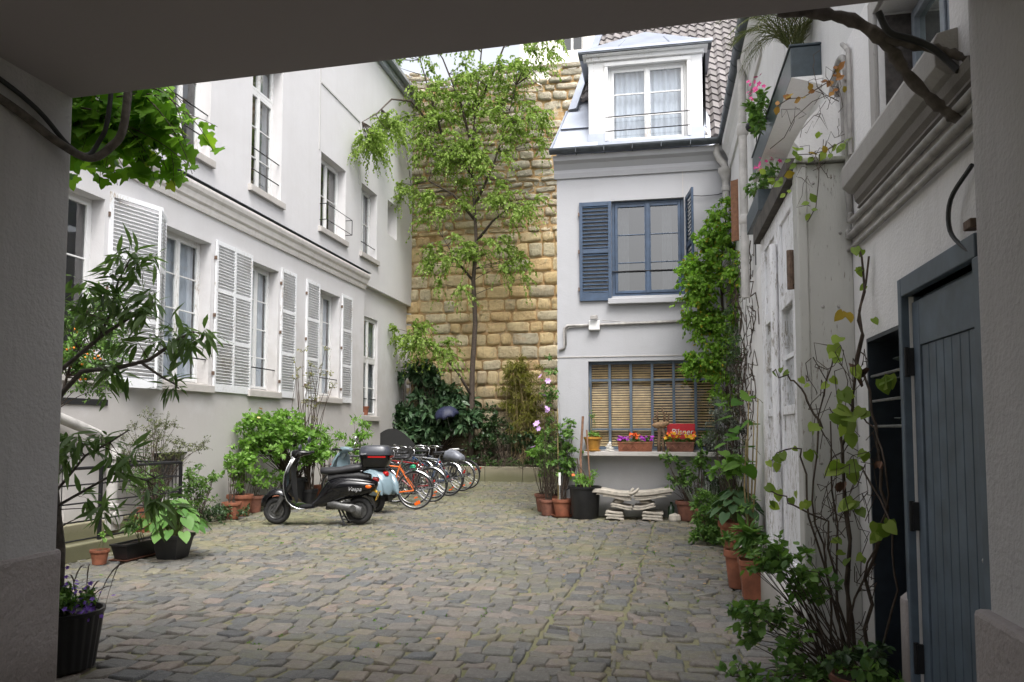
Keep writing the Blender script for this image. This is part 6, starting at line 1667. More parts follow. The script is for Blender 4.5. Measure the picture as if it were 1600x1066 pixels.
# birch
t = empty('birch_tree', (-5.15, 20.95, .38), label='slender tree with drooping light green foliage in tiers against the old stone wall', cat='tree')
def TB(L): return [(p[0]+5.15, p[1]-20.95, p[2]-.38) for p in L]
trunk = TB([(-5.2,20.95,.3),(-5.16,20.95,1.5),(-5.14,20.92,3.0),(-5.05,20.9,4.4),(-5.10,20.85,5.6),(-5.0,20.8,6.6),(-5.04,20.75,7.6),(-5.12,20.7,8.8),(-5.05,20.7,10.2),(-4.9,20.7,11.6),(-4.75,20.7,13.2)])
lim = [trunk] + [TB(L) for L in [
  [(-5.12,20.93,2.3),(-5.5,20.7,3.0),(-6.0,20.5,3.6),(-6.6,20.4,4.0)],
  [(-5.1,20.85,5.6),(-5.5,20.6,6.1),(-5.9,20.5,6.8)],
  [(-5.0,20.8,6.7),(-4.5,20.6,7.2),(-3.9,20.5,7.6),(-3.4,20.4,7.7)],
  [(-5.03,20.8,7.3),(-5.6,20.5,8.0),(-6.3,20.4,8.4),(-6.8,20.4,8.3)],
  [(-5.1,20.7,8.6),(-5.9,20.5,9.6),(-6.8,20.3,10.7),(-6.9,19.0,10.2),(-6.8,17.6,9.2),(-6.75,16.6,8.6)],
  [(-5.0,20.75,7.8),(-4.5,20.7,8.8),(-4.1,20.6,10.0),(-3.8,20.5,11.0)],
  [(-5.08,20.7,9.3),(-5.4,20.5,10.6),(-5.9,20.4,11.9),(-6.5,20.3,12.8)],
  [(-5.0,20.7,10.4),(-4.5,20.6,11.4),(-4.0,20.5,12.5),(-3.2,20.4,13.0)],
  [(-5.9,20.5,9.6),(-6.3,20.4,11.0),(-6.7,20.4,12.4)]]]
tm = MB()
for i, L in enumerate(lim):
    n = len(L); r0 = .092 if i == 0 else .045
    tm.tube(L, [r0*(1-.85*j/(n-1)) for j in range(n)], 9)
tm.build('trunk', BARK, t, smooth=True)
def cb(x, y, z, rx, ry, rz, k): return ((x+5.15, y-20.95, z-.38), (rx, ry, rz), k)
blobs = [cb(-6.6,20.4,4.0,.75,.45,.40,16), cb(-5.9,20.5,3.6,.6,.4,.3,6),
         cb(-5.9,20.45,6.3,.75,.5,.55,12), cb(-4.6,20.45,6.3,.85,.5,.6,12), cb(-3.7,20.4,5.9,.5,.3,.5,4), cb(-5.2,20.45,5.6,.9,.4,.5,4),
         cb(-3.7,20.4,7.5,.75,.45,.50,11), cb(-4.6,20.5,7.9,.8,.45,.7,7), cb(-6.0,20.4,7.5,.9,.45,.6,9), cb(-6.9,20.3,8.2,.45,.35,.5,6),
         cb(-4.9,20.4,9.0,1.3,.5,.9,28), cb(-6.0,20.4,9.5,1.1,.5,.9,20), cb(-3.5,20.4,9.7,.8,.45,.9,14), cb(-4.5,20.45,10.5,1.4,.5,.8,20),
         cb(-6.6,20.3,10.3,.9,.45,.8,13), cb(-5.5,20.4,11.1,1.4,.5,.9,28), cb(-3.6,20.4,11.4,.9,.5,.8,13), cb(-6.72,17.0,8.35,.22,.5,.35,13), cb(-6.78,18.6,9.4,.3,.5,.4,9),
         cb(-6.9,20.3,12.3,1.1,.45,.7,28), cb(-5.4,20.4,12.6,1.1,.5,.7,20), cb(-4.2,20.4,12.9,.9,.5,.5,13), cb(-3.0,20.3,12.4,.5,.35,.9,10)]
blob_plant(t, 71, (0,0,3), blobs, T_DIAM, L_BIRCH, .070, BARK, twigs=9, per=18, stem_r=.018, cluster_r=.46, droop=1.1, limbs=lim, W=1.15, leaf_name='crown', stem_name='branches', up=.1, spread=.9)

# umbrella, opened, upside on the shrub
t = empty('umbrella', (-5.70, 20.35, 1.75), label='open navy umbrella resting against the evergreen shrub left of the tree trunk', cat='umbrella')
u = MB(); n = 8; rings = []
for i in range(7):
    f = i/6; rr = .36*math.sin(f*PI/2*.98); z = .30*math.cos(f*PI/2*.98)
    ring = []
    for k in range(n*4):
        a = 2*PI*k/(n*4); seg = abs(math.sin(a*n/2)); q = rr*(1-.12*f*seg); ring.append((q*math.cos(a), q*math.sin(a), z+.05*f**4*seg))
    rings.append(ring)
u.loft(rings, 0, caps=False); uc = u.build('canopy', NAVYCL, t, smooth=60); uc.rotation_euler = (R(16), R(-10), 0)
sk = uc.modifiers.new('s', 'SOLIDIFY'); sk.thickness = .004
u = MB(); u.tube([(0,0,.34),(0,0,-.35)], .006, 6); u.tube([(0,0,-.35),(.02,0,-.39),(.05,0,-.38),(.06,0,-.34)], .009, 6)
for k in range(n): a = 2*PI*k/n; u.tube([(0,0,.29),(.18*math.cos(a),.18*math.sin(a),.235),(.35*math.cos(a),.35*math.sin(a),.005)], .002, 4)
us = u.build('shaft', STEEL, t); us.rotation_euler = (R(16), R(-10), 0)
# arched black screen behind the bikes
b_ = MB(); M_ = 16; out = [(-.62+1.24*i/M_, 1.02+.42*math.sin(PI*i/M_)) for i in range(M_+1)]
b_.prism([(-.62,0)]+out+[(.62,0)], 0, .05)
fr = b_.build('arched_board', simple('black_board', (.010,.010,.010), .7, var=.3), None, (-7.02, 19.6, 0), (0,0,R(8))); tag(fr, 'black arched wooden board standing by the wall behind the bicycles', 'board')
# flowerpot on the recess window's ledge
t = empty('window_pot', (XL-.20, 18.6, 1.77), label='small terracotta pot on the ledge of the last ground floor window', cat='flower pot'); pot(t, .12, .22, TERRA)

# ---- in front of the small house, left
t = potted((-1.95, 13.15), 'terracotta pot with rose bush, farthest of the three beside the small house', dict(r=.17, h=.30, mat=TERRAD), dict(seed=80, blobs=[((0,0,.95),(.26,.25,.35),24)], tmpl=T_OVATE, leaf=L_LIME, size=.065, bark=TWIG, twigs=4, per=7, stem_r=.005, cluster_r=.12), group=None)
potted((-1.72, 12.85), 'terracotta pot between the rose bush and the saucer pot at the house corner', dict(r=.17, h=.30, mat=TERRA), dict(seed=81, blobs=[((0,0,.9),(.24,.22,.38),22)], tmpl=T_OVATE, leaf=L_MID, size=.06, bark=TWIG, twigs=4, per=7, stem_r=.005, cluster_r=.12))
t = potted((-1.55, 12.42), 'terracotta pot on a saucer with a camellia and plant label beside the black tub', dict(r=.165, h=.28, mat=TERRA, saucer=True), dict(seed=82, blobs=[((0,0,1.0),(.22,.2,.42),26),((.12,.05,1.45),(.06,.06,.2),4)], tmpl=T_OVATE, leaf=L_MID, size=.07, bark=TWIG, twigs=4, per=7, stem_r=.006, cluster_r=.11))
lb = MB(); lb.cbox((-.02,-.16,.62), (.035,.004,.20)); lb.tube([(-.02,-.14,.25),(-.02,-.155,.55)], .003, 4); lb.build('plant_label', WHITEPT, t)
ct = MB(); ct.tube([(-.06,-.03,.2),(-.07,0,1.75)], .009, 6); ct.build('cane', BAMBOO, t)
t = potted((-1.80, 12.55), 'clematis with pale lilac flowers climbing the corner of the small house', dict(r=.15, h=.26, mat=TERRAD), dict(seed=83, blobs=[((.05,.0,1.9),(.12,.08,.75),22),((-.1,-.05,1.2),(.14,.1,.3),8)], tmpl=T_OVATE, leaf=L_MID, size=.055, bark=TWIG, twigs=3, per=6, stem_r=.004, cluster_r=.12), name='clematis')
flowers(t, 12, [(-.10,-.12,2.28),(.02,-.12,2.20),(-.04,-.14,1.96),(-.08,-.14,1.80),(.0,-.14,1.75),(.05,-.14,1.68),(-.16,-.14,1.50),(-.13,-.15,1.42),(-.22,-.14,1.12),(.02,-.13,1.72)], .062, F_LILAC, 'lilac_flowers', petals=6)
t = empty('black_tub', (-1.17, 12.28, 0), label='large black plastic tub with handles, two wooden stakes and a little orange flower', cat='planter')
pot(t, .255, .50, BLKPL, style='tub')
s = MB(); s.tube([(-.06,.02,.4),(-.075,.08,.95),(-.03,.05,1.62)], .020, 7); s.build('stake', WOODP, t)
s = MB(); s.tube([(.09,0,.4),(.06,.0,.95),(.03,.04,1.40)], .013, 6); s.build('stake', WOODP, t)
s = MB(); s.tube(bez((-.02,0,.45),(-.1,-.05,.7),(-.12,0,.95),5), .012, 6); s.tube(bez((.03,0,.45),(.05,-.1,.7),(-.08,-.03,.82),5), .010, 6); s.build('dry_stem', TWIG, t)
blob_plant(t, 84, (0,0,.45), [((0,-.04,.62),(.22,.18,.12),16)], T_LANCE, L_LIME, .07, GTWIG, twigs=3, per=6, stem_r=.003, cluster_r=.07, W=2)
flowers(t, 3, [(-.20,-.14,.70),(-.17,-.15,.69)], .032, F_ORG, 'orange_flower', petals=8)

# ---- bench of stacked wavy slabs
t = empty('slab_bench', (-.42, 12.30, 0), label='pale bench of stacked wavy stone slabs like open books in front of the small house', cat='bench')
def wavy(mb, x0, x1, z, th, amp, ph, y0=-.2, y1=.2, ends=0):
    n = 20; secs = []
    for i in range(n+1):
        f = i/n; x = x0+(x1-x0)*f; zz = z+amp*math.sin(ph+f*PI*1.25)+ends*f*f
        e = .35 if i in (0, n) else 1
        secs.append([(x, y0, zz), (x, y1, zz), (x, y1, zz+th*e), (x, y0, zz+th*e)])
    mb.loft(secs)
rng = random.Random(2)
def slab(x0, x1, z, th, amp, ph, **k):
    m = MB(); wavy(m, x0, x1, z, th, amp, ph, **k); m.build('slab', SLABST, t, smooth=35, bevel=.006)
slab(-.62,-.03,.400,.060,.026,1.3, y0=-.22, y1=.2, ends=.0); slab(-.56,-.02,.365,.026,.03,1.3); slab(-.46,-.02,.335,.026,.03,1.3)
slab(.02,.62,.400,.060,-.014,.9, y0=-.22, y1=.2, ends=.04); slab(.0,.60,.362,.028,-.018,.9, ends=.03); slab(.03,.52,.328,.026,-.015,.9, ends=.03)
m = MB(); 
for s_ in (1,): m.tube(bez((-.05,-.21,.42),(.02,-.21,.40),(.10,-.21,.50),5), [.02,.024,.026,.026,.024,.016], 7); m.tube(bez((-.03,-.2,.38),(-.02,-.2,.46),(.02,-.2,.50),5), [.02,.022,.024,.024,.022,.014], 7)
m.build('page_curl', SLABST, t, smooth=True)
for (x, w_) in ((-.22, .17), (.20, .20)):
    m = MB(); m.ico((x,0,.285), .05, sx=w_/2/.05*1.0, sy=3.2, sz=.75, n=16, k=8); m.build('oval_stone', SLABST, t, smooth=True)
slab(-.34,.0,.215,.028,.022,1.2); slab(-.33,-.01,.180,.028,.022,1.2); slab(.02,.34,.215,.030,-.018,.6, ends=.02); slab(.0,.35,.178,.030,-.018,.6, ends=.02)
for x0, x1 in ((-.42,-.14), (.14,.46)):
    for z in (.015,.062,.108): slab(x0+rng.uniform(-.01,.01), x1+rng.uniform(-.01,.01), z, .034, .008, rng.uniform(.5,2.5))
m = MB(); m.lathe([(0,0),(.05,0),(.055,.02),(.05,.18),(.02,.22),(.02,.26),(0,.26)], 14); tag(m.build('glass_jar', simple('green_glass', (.03,.06,.03), .15, spec=.8), None, (.17,12.34,.02), smooth=True), 'small greenish bottle at the right end of the slab bench', 'bottle')
m = MB(); m.lathe([(0,0),(.09,0),(.10,.03),(.09,.10),(.0,.13)], 7); tag(m.build('stone_lump', SLABST, None, (.22,12.14,.0), (0,0,.4), bevel=.01), 'rough stone lump on the ground at the right end of the slab bench', 'stone')

# ---- things on the workshop sill (top at z 1.055)
ZS = 1.057; YS = 12.50
t = empty('ochre_pot', (-1.06, YS, ZS-.008), label='ochre glazed pot with a thin cane plant, first item on the workshop sill', cat='potted plant')
m = MB(); m.lathe([(0,.03),(.10,.03),(.12,.12),(.135,.20),(.152,.205),(.152,.24),(.13,.24),(.12,.2),(0,.2)], 26); m.build('pot', OCHREP, t, smooth=35)
m = MB(); m.lathe([(0,.008),(.12,.008),(.13,.03),(.12,.035),(0,.03)], 22); m.build('saucer', OCHREP, t, smooth=35)
blob_plant(t, 90, (0,0,.2), [((0,0,.27),(.11,.1,.03),12)], T_OVATE, L_LIME, .04, GTWIG, twigs=3, per=4, stem_r=.003, cluster_r=.04)
m = MB(); m.tube([(-.02,0,.2),(-.06,.05,1.05)], .005, 5); m.build('cane', BAMBOO, t)
blob_plant(t, 91, (0,0,.24), [((-.0,.02,.55),(.03,.03,.22),7)], T_OVATE, L_MID, .03, GTWIG, twigs=2, per=4, stem_r=.002, cluster_r=.05, leaf_name='climbing_foliage', stem_name='climbing_stem')
t = empty('stone_stack', (-.79, YS-.03, ZS), label='little pyramid of five white flat stones beside the ochre pot', cat='stones')
for i, w_ in enumerate((.080,.070,.055,.042,.026)):
    m = MB(); m.ico((.012*math.sin(i*2.1),0,.019+.030*i), .016, sx=w_/.016, sy=w_/.016*.8, sz=1.05, n=14, k=6); m.build('stone', WHITEST, t, smooth=True)
def window_box(x0, x1, label, fm, seed, mat, h=.155):
    t = empty('window_box', ((x0+x1)/2, YS-.02, ZS), label=label, cat='flower box')
    hw = (x1-x0)/2; m = MB()
    def rr(hx, hy, z): return [(-hx,-hy,z),(hx,-hy,z),(hx,hy,z),(-hx,hy,z)]
    m.loft([rr(hw*.93,.075,.0), rr(hw*.97,.085,h-.03), rr(hw,.092,h-.028), rr(hw,.092,h), rr(hw*.94,.075,h), rr(hw*.93,.07,h-.03)])
    k = 9
    for i in range(k):
        x = -hw*.85+2*hw*.85*i/(k-1); m.cbox((x,-.0865,h*.45), (.012,.01,h*.55), rot=Matrix.Rotation(R(35 if i % 2 else -35),3,'Y'))
    m.build('box', mat, t, bevel=.004)
    s = MB(); s.box((-hw*.92,-.07,h-.03),(hw*.92,.07,h-.02)); s.build('soil', SOIL, t)
    blob_plant(t, seed, (0,0,h-.02), [((x,0,h+.02),(hw*.3,.07,.04),12) for x in (-hw*.7,0,hw*.7)], T_OVATE, L_MID, .032, GTWIG, twigs=3, per=6, stem_r=.002, cluster_r=.04, base_r=hw*.8)
    return t, hw, h
t, hw, h = window_box(-.66,-.10, 'terracotta window box of purple and scarlet flowers in the middle of the sill', None, 92, TERRA)
rng = random.Random(14)
flowers(t, 5, [(rng.uniform(-hw,-.1), rng.uniform(-.1,.04), h+rng.uniform(.02,.09)) for _ in range(36)]+[(rng.uniform(.08,hw), rng.uniform(-.1,.04), h+rng.uniform(.02,.09)) for _ in range(40)], .024, F_PURP, 'purple_flowers')
flowers(t, 6, [(rng.gauss(-.02,.04), rng.uniform(-.1,.03), h+rng.uniform(.05,.14)) for _ in range(34)], .024, F_ORG, 'scarlet_flowers')
t, hw, h = window_box(.10,.54, 'aged terracotta window box of yellow flowers below the red sign', None, 93, TERRAD)
flowers(t, 7, [(rng.uniform(-hw*1.1,hw*1.1), rng.uniform(-.1,.04), h+rng.uniform(.05,.16)) for _ in range(60)], .030, [F_YEL, F_YEL, F_YEL, F_ORG], 'yellow_flowers')
t = empty('red_sign', (.34, YH+.02, ZS+.01), label='red enamel panel with white lettering leaning behind the yellow flowers', cat='sign')
m = MB(); m.box((-.215,-.006,.12),(.225,.006,.435)); m.build('panel', REDSIGN, t, bevel=.004)
text(t, 'Pilsner', (.02, -.010, .30), (R(90), 0, 0), .13, WHITEPT, 'lettering', shear=.2)
m = MB(); m.box((-.2,.0,.0),(.2,.008,.12)); m.build('stand', DARKB, t)
# driftwood figure
t = empty('driftwood_sculpture', (.02, YS, ZS), label='gnarled driftwood figure like a horned bird between the two window boxes', cat='sculpture')
m = MB()
m.tube([(-.02,0,.0),(-.03,.0,.15),(-.01,0,.30),(-.02,0,.40)], [.035,.028,.03,.04], 9)
m.tube([(.05,0,.0),(.04,.0,.12),(.06,0,.28),(.02,0,.40)], [.028,.024,.026,.04], 9)
m.build('post', DRIFT, t, smooth=True)
m = MB(); m.loft([superell(-.13,.42,.01,.012,12), superell(-.10,.42,.04,.035,12), superell(-.03,.42,.06,.055,12), superell(.06,.43,.06,.05,12), superell(.12,.45,.035,.03,12), superell(.14,.45,.01,.01,12)]); m.build('head', simple('pale_driftwood', (.27,.17,.09), .8, var=.4, scale=30, bmp=.6), t, smooth=True)
m = MB()
m.tube([(-.09,0,.44),(-.12,.0,.52),(-.09,0,.56)], [.018,.012,.004], 7); m.tube([(-.03,0,.46),(-.06,0,.58),(-.04,.0,.66)], [.02,.016,.008], 7); m.tube([(.06,0,.46),(.07,.0,.58),(.03,0,.66),(.03,0,.72)], [.022,.018,.012,.004], 7); m.tube([(.10,0,.46),(.14,0,.56),(.09,0,.63)], [.02,.014,.006], 7)
m.build('horns', DRIFT, t, smooth=True)
t = empty('grass_pot', (.80, YS, ZS-.01), label='pot of wispy grass at the right end of the workshop sill', cat='potted plant')
m = MB(); m.lathe([(0,.01),(.075,.01),(.10,.15),(.09,.15),(0,.13)], 18); m.build('pot', BLKPL, t, smooth=40)
P=[];D=[];N=[];S=[]; rng = random.Random(15)
for _ in range(190):
    a = rng.uniform(0,6.28); P.append((.05*math.cos(a),.05*math.sin(a),.13)); D.append((rng.gauss(0,.5),rng.gauss(0,.4),1)); N.append((rng.gauss(0,1),rng.gauss(0,1),.3)); S.append(rng.uniform(.10,.30))
leaves_mesh('foliage', T_BLADE, P, D, N, S, L_MID, t, W=1.4)

# ---- right corner in front of the small house
potted((.42, 12.25), 'dark pot with a glossy camellia right of the slab bench', dict(r=.19, h=.30, mat=TERRAD), dict(seed=100, blobs=[((-.08,0,.60),(.28,.2,.22),18),((-.2,-.05,.85),(.14,.1,.12),4),((-.33,-.05,1.05),(.05,.05,.1),2)], tmpl=T_OVATE, leaf=L_MID, size=.07, bark=TWIG, twigs=3, per=7, stem_r=.006, cluster_r=.1))
potted((.60, 11.85), 'small dark red pot with an upright camellia stem, in front of the dark pots', dict(r=.15, h=.22, mat=TERRAD), dict(seed=101, blobs=[((0,0,.80),(.15,.13,.22),12),((.0,0,1.15),(.07,.07,.15),4)], tmpl=T_OVATE, leaf=L_MID, size=.065, bark=TWIG, twigs=3, per=7, stem_r=.006, cluster_r=.08, base_r=.01))
potted((.86, 12.15), 'wide dark pot with a low bushy evergreen in the corner of the yard', dict(r=.22, h=.36, mat=TERRAD), dict(seed=102, blobs=[((0,0,.56),(.28,.25,.16),34)], tmpl=T_LANCE, leaf=L_DARK, size=.05, bark=TWIG, twigs=5, per=8, stem_r=.004, cluster_r=.09, W=1.5))
t = empty('climbing_jasmine', (1.0, 12.2, 0), label='big green climbing plant spilling over the corner beside the blue window', cat='climbing plant')
TJ = lambda x, y, z: (x-1.0, y-12.2, z)
lim = [[TJ(1.1,12.3,0), TJ(1.05,12.2,1.5), TJ(1.0,12.1,2.8), TJ(.95,12.05,3.8), TJ(1.05,12.0,4.7)], [TJ(1.0,12.1,2.6), TJ(.75,12.05,3.4), TJ(.6,12.0,4.0)]]
tm = MB(); [tm.tube(L, [.03,.028,.022,.018,.012][:len(L)], 7) for L in lim]; tm.build('trunk', BARK, t, smooth=True)
blob_plant(t, 110, (0,0,2), [(TJ(.95,11.9,4.35),(.40,.3,.32),52),(TJ(.70,11.9,3.8),(.34,.28,.36),56),(TJ(.68,11.9,3.15),(.30,.26,.42),54),(TJ(.76,11.9,2.5),(.30,.24,.42),48),(TJ(1.05,11.8,2.9),(.2,.25,.6),22),(TJ(.46,11.9,3.85),(.16,.1,.12),8),(TJ(.50,11.95,2.35),(.14,.1,.2),8),(TJ(.60,11.8,3.4),(.25,.2,.5),22),(TJ(1.1,11.6,3.7),(.15,.4,.5),22),(TJ(1.05,11.9,4.7),(.2,.2,.2),8),(TJ(.95,11.85,2.0),(.2,.2,.3),10)],
   T_OVATE, L_JASM, .062, TWIG, twigs=5, per=9, stem_r=.006, cluster_r=.14, droop=.7, limbs=lim, W=1.0)
P=[];D=[];N=[];S=[]; rng = random.Random(115)
t = empty('dead_creeper', (1.12, 11.6, 0), label='tangle of dry dark creeper stems on the wall behind the green climber', cat='creeper')
m = MB()
for k in range(85):
    x, y, z = rng.uniform(-.03,.05), rng.uniform(-2.2,.6), rng.uniform(1.6,4.0); p = np.array([x,y,z]); pts = [tuple(p)]
    for j in range(6): p = p+np.array([rng.gauss(0,.04), rng.gauss(0,.10), rng.uniform(-.22,.06)]); p[0] = max(-.22, min(.04, p[0])); pts.append(tuple(p))
    m.tube(pts, rng.uniform(.003,.009), 4)
m.build('stems', TWIG, t)
blob_plant(t, 116, (0,0,1), [((-.12,-.9,2.4),(.08,.6,.9),22)], T_OVATE, L_DARK, .04, TWIG, twigs=4, per=6, stem_r=.004, cluster_r=.12, leaf_name='old_leaves', stem_name='thin_stems')
t = empty('grey_leaf_shrub', (1.02, 11.1, 0), label='silvery small-leaved shrub right of the workshop window', cat='shrub')
blob_plant(t, 117, (0,0,0), [((-.10,0,1.50),(.24,.35,.40),26),((-.05,-.1,1.0),(.26,.4,.4),20),((-.24,.1,1.2),(.10,.2,.25),6)], T_OVATE, L_GREY, .05, TWIG, twigs=5, per=8, stem_r=.006, cluster_r=.13, W=.7)
# fig-like plant with big leaves
def bigleaf(root, seed, spots, size, leaf, tmpl, base, petiole=.10):
    rng = random.Random(seed); P=[];D=[];N=[];S=[]; m = MB()
    for p in spots:
        p = np.array(p, float); d = unit(np.array([rng.gauss(-.35,.6), rng.gauss(-.3,.6), rng.uniform(-.35,.1)])); 
        m.tube(bez(p-d*petiole-np.array([0,0,petiole*.8]), p-d*petiole*.4, p, 3), .003, 4)
        P.append(p); D.append(d); N.append(unit(np.array([-.1,-.3,1])+rv(rng,.25))); S.append(size*rng.uniform(.7,1.2))
    leaves_mesh('foliage', tmpl, P, D, N, S, leaf, root); m.build('petioles', GTWIG, root)
t = empty('fig_plant', (.98, 9.1, 0), label='tall plant with large flat green leaves on cane stems beside the gate', cat='potted plant')
pot(t, .15, .24, TERRAD)
rng = random.Random(120)
m = MB(); 
for (x, y, h_) in ((0,0,1.85),(.06,.1,1.5),(-.05,-.1,1.3),(.08,-.15,1.75)): m.tube([(x*.3,y*.3,.2),(x,y,h_*.6),(x+.03,y,h_)], [.011,.010,.006], 6)
m.build('stem', BAMBOO, t, smooth=True)
bigleaf(t, 121, [(rng.uniform(-.30,.12), rng.uniform(-.3,.3), z) for z in (1.80,1.77,1.74,1.68,1.62,1.55,1.48,1.42,1.36,1.3,1.25,1.2,1.15,1.1,1.05,1.02,.98,1.5,1.7,1.1,1.0,.95)], .20, L_LIME if 0 else leafmat('fig_leaf', [(.05,.13,.02),(.09,.20,.03),(.15,.28,.05)], .4), T_HEART, None)
t = empty('potted_lilies', (.86, 9.25, 0), label='large terracotta pot of broad dark hosta leaves right of the slab bench near the gate', cat='potted plant')
pot(t, .205, .34, TERRA); hosta(t, 9, 46, .30, .36, .15, leafmat('dark_hosta_leaf', [(.025,.07,.025),(.05,.11,.04),(.09,.16,.07)], .25))
blob_plant(t, 122, (0,0,.35), [((-.05,0,.95),(.2,.2,.14),10)], T_OVATE, L_LIME, .095, GTWIG, twigs=3, per=5, stem_r=.005, cluster_r=.08, leaf_name='upper_foliage')
t = empty('trailing_ivy', (.62, 10.0, 0), label='dense dark ivy heap on the ground before the large terracotta pot', cat='ivy')
blob_plant(t, 123, (0,0,0), [((0,0,.35),(.20,.45,.30),44),((-.05,-.1,.12),(.2,.5,.12),20)], T_OVATE, L_MID, .05, TWIG, twigs=5, per=8, stem_r=.004, cluster_r=.10)
t = empty('spider_plant', (.62, 10.55, 0), label='strappy arching grey-green leaves above the ivy heap', cat='potted plant'); pot(t, .13, .3, TERRAD)
P=[];D=[];N=[];S=[]
for _ in range(60): a = rng.uniform(0,6.28); P.append((.03*math.cos(a),.03*math.sin(a),.28)); D.append((math.cos(a)*rng.uniform(.4,1.2),math.sin(a),1)); N.append((math.cos(a),math.sin(a),.8)); S.append(rng.uniform(.3,.6))
leaves_mesh('foliage', T_BLADE, P, D, N, S, L_GREY, t, W=1.1)
# pots along the gate
t = potted((.90, 8.15), 'white-rimmed pot with bare sticks behind the terracotta pots by the gate', dict(r=.13, h=.24, mat=WHITEST), dict(seed=130, blobs=[((0,0,.6),(.1,.1,.15),4)], tmpl=T_OVATE, leaf=L_MID, size=.06, bark=TWIG, twigs=2, per=4, stem_r=.004, cluster_r=.05))
t = potted((.78, 7.62), 'terracotta bowl with a pink flower, between the white pot and the two front pots', dict(r=.14, h=.20, mat=TERRA), None)
blob_plant(t, 131, (0,0,.16), [((0,0,.2),(.08,.08,.03),8)], T_OVATE, L_MID, .04, GTWIG, twigs=2, per=4, stem_r=.002, cluster_r=.03); flowers(t, 9, [(-.03,-.05,.225),(.0,-.06,.225),(.04,-.05,.22),(-.01,-.02,.23)], .026, F_PINK, 'pink_flowers')
potted((.68, 7.15), 'deep terracotta pot with sparse leaves, left of the two nearest pots by the gate', dict(r=.13, h=.33, mat=TERRA), dict(seed=132, blobs=[((-.05,0,.42),(.12,.1,.05),5)], tmpl=T_OVATE, leaf=L_MID, size=.06, bark=GTWIG, twigs=2, per=5, stem_r=.004, cluster_r=.05))
potted((.74, 6.72), 'square terracotta pot with upright strap leaves, nearest pot by the gate', dict(r=.105, h=.33, mat=TERRA, style='square'), dict(seed=133, blobs=[((0,0,.50),(.08,.08,.08),8)], tmpl=T_LANCE, leaf=L_MID, size=.15, bark=GTWIG, twigs=3, per=4, stem_r=.004, cluster_r=.04, W=2.4))

# ---- climbing pipevine at the gate column, sprawling shrub below
t = empty('dutchman_vine', (1.0, 4.6, 0), label='climbing vine with heart-shaped leaves and tangled stems between gate column and glazed door', cat='vine')
TP = lambda x, y, z: (x-1.0, y-4.6, z)
rng = random.Random(140)
stems = [[(1.05,4.65,0),(1.02,4.6,.7),(1.0,4.6,1.2),(1.08,4.55,1.7),(1.12,4.5,2.1),(1.10,4.5,2.42)],
         [(1.08,4.55,0),(1.10,4.5,.6),(1.16,4.3,1.0),(1.13,4.35,1.4),(1.08,4.5,1.8),(1.14,4.45,2.35)],
         [(.98,4.62,0),(.92,4.6,.5),(.86,4.6,1.0),(.90,4.6,1.5),(.98,4.6,1.85)],
         [(1.0,4.6,0),(1.02,4.45,.5),(1.12,4.3,.9),(1.14,4.2,1.25),(1.10,4.4,1.45),(1.0,4.55,1.6)],
         [(1.03,4.62,0),(1.02,4.62,1.0),(1.01,4.62,1.6)], [(.97,4.6,0),(.96,4.6,.9),(.95,4.6,1.45)],
         [(1.08,4.45,0),(1.14,4.2,.5),(1.14,4.15,.9),(1.06,4.4,1.2)], [(1.0,4.6,.2),(.86,4.6,.8),(.80,4.65,1.25),(.74,4.7,1.30),(.62,4.7,1.20)], [(.9,4.6,1.4),(.82,4.62,1.6),(.74,4.66,1.72),(.66,4.68,1.74)],
         [(1.0,4.55,.3),(.88,4.5,.9),(.72,4.55,1.0),(.6,4.6,1.08)]]
m = MB()
for i, L in enumerate(stems):
    q = []
    for j in range(len(L)-1):
        for k in range(4):
            f = k/4; p = np.array(L[j])*(1-f)+np.array(L[j+1])*f+rv(rng,.012); q.append(TP(*p))
    q.append(TP(*L[-1])); m.tube(q, [ (.011 if i in (0,1,4) else .007)*(1-.5*a/len(q)) for a in range(len(q))], 6)
m.build('trunk', TWIG, t, smooth=True)
m = MB()
for _ in range(46):
    p = np.array([rng.uniform(.85,1.12), rng.uniform(4.35,4.7), rng.uniform(.1,1.9)]); pts = [TP(*p)]
    for j in range(6): p = p+np.array([rng.gauss(0,.035), rng.gauss(0,.035), rng.gauss(.03,.06)]); p[0] = min(1.15, p[0]); pts.append(TP(*p))
    m.tube(pts, .0025, 4)
m.build('tendrils', TWIG, t)
P=[];D=[];N=[];S=[]
spots = [(1.12,4.5,2.40,.06),(1.10,4.5,2.30,.06),(1.13,4.5,2.2,.05),(1.03,4.5,2.05,.085),(1.0,4.55,1.92,.10),(1.14,4.4,2.0,.05),(.98,4.5,1.80,.08),(1.04,4.4,1.74,.09),(.93,4.55,1.66,.06),(1.0,4.5,1.62,.12),(1.05,4.5,1.60,.08),(1.12,4.2,1.66,.09),(1.16,4.2,1.68,.08),(.96,4.5,1.52,.11),(1.02,4.5,1.48,.14),(1.08,4.45,1.52,.10),(.88,4.55,1.42,.07),(.97,4.5,1.22,.15),(1.02,4.45,1.18,.10),(1.08,4.4,1.28,.07),(1.0,4.4,1.02,.10),(1.04,4.4,.98,.08),(.98,4.45,1.42,.09),
         (.66,4.68,1.74,.05),(.70,4.67,1.76,.05),(.74,4.66,1.74,.055),(.80,4.64,1.70,.05),(.84,4.6,1.66,.05),(.62,4.7,1.22,.05),(.66,4.7,1.25,.06),(.70,4.7,1.27,.06),(.76,4.68,1.30,.05),(.82,4.6,1.28,.09),(.86,4.6,1.4,.05),(.60,4.62,1.08,.07),(.66,4.6,1.05,.08),(.72,4.56,1.02,.06),(.62,4.6,.98,.06),(.78,4.5,1.0,.06),(1.1,4.3,.92,.09),(1.14,4.2,.95,.09),(1.1,4.25,.86,.07),(.95,4.5,.8,.06),(1.0,4.5,.70,.06),(1.05,4.4,.72,.06)]
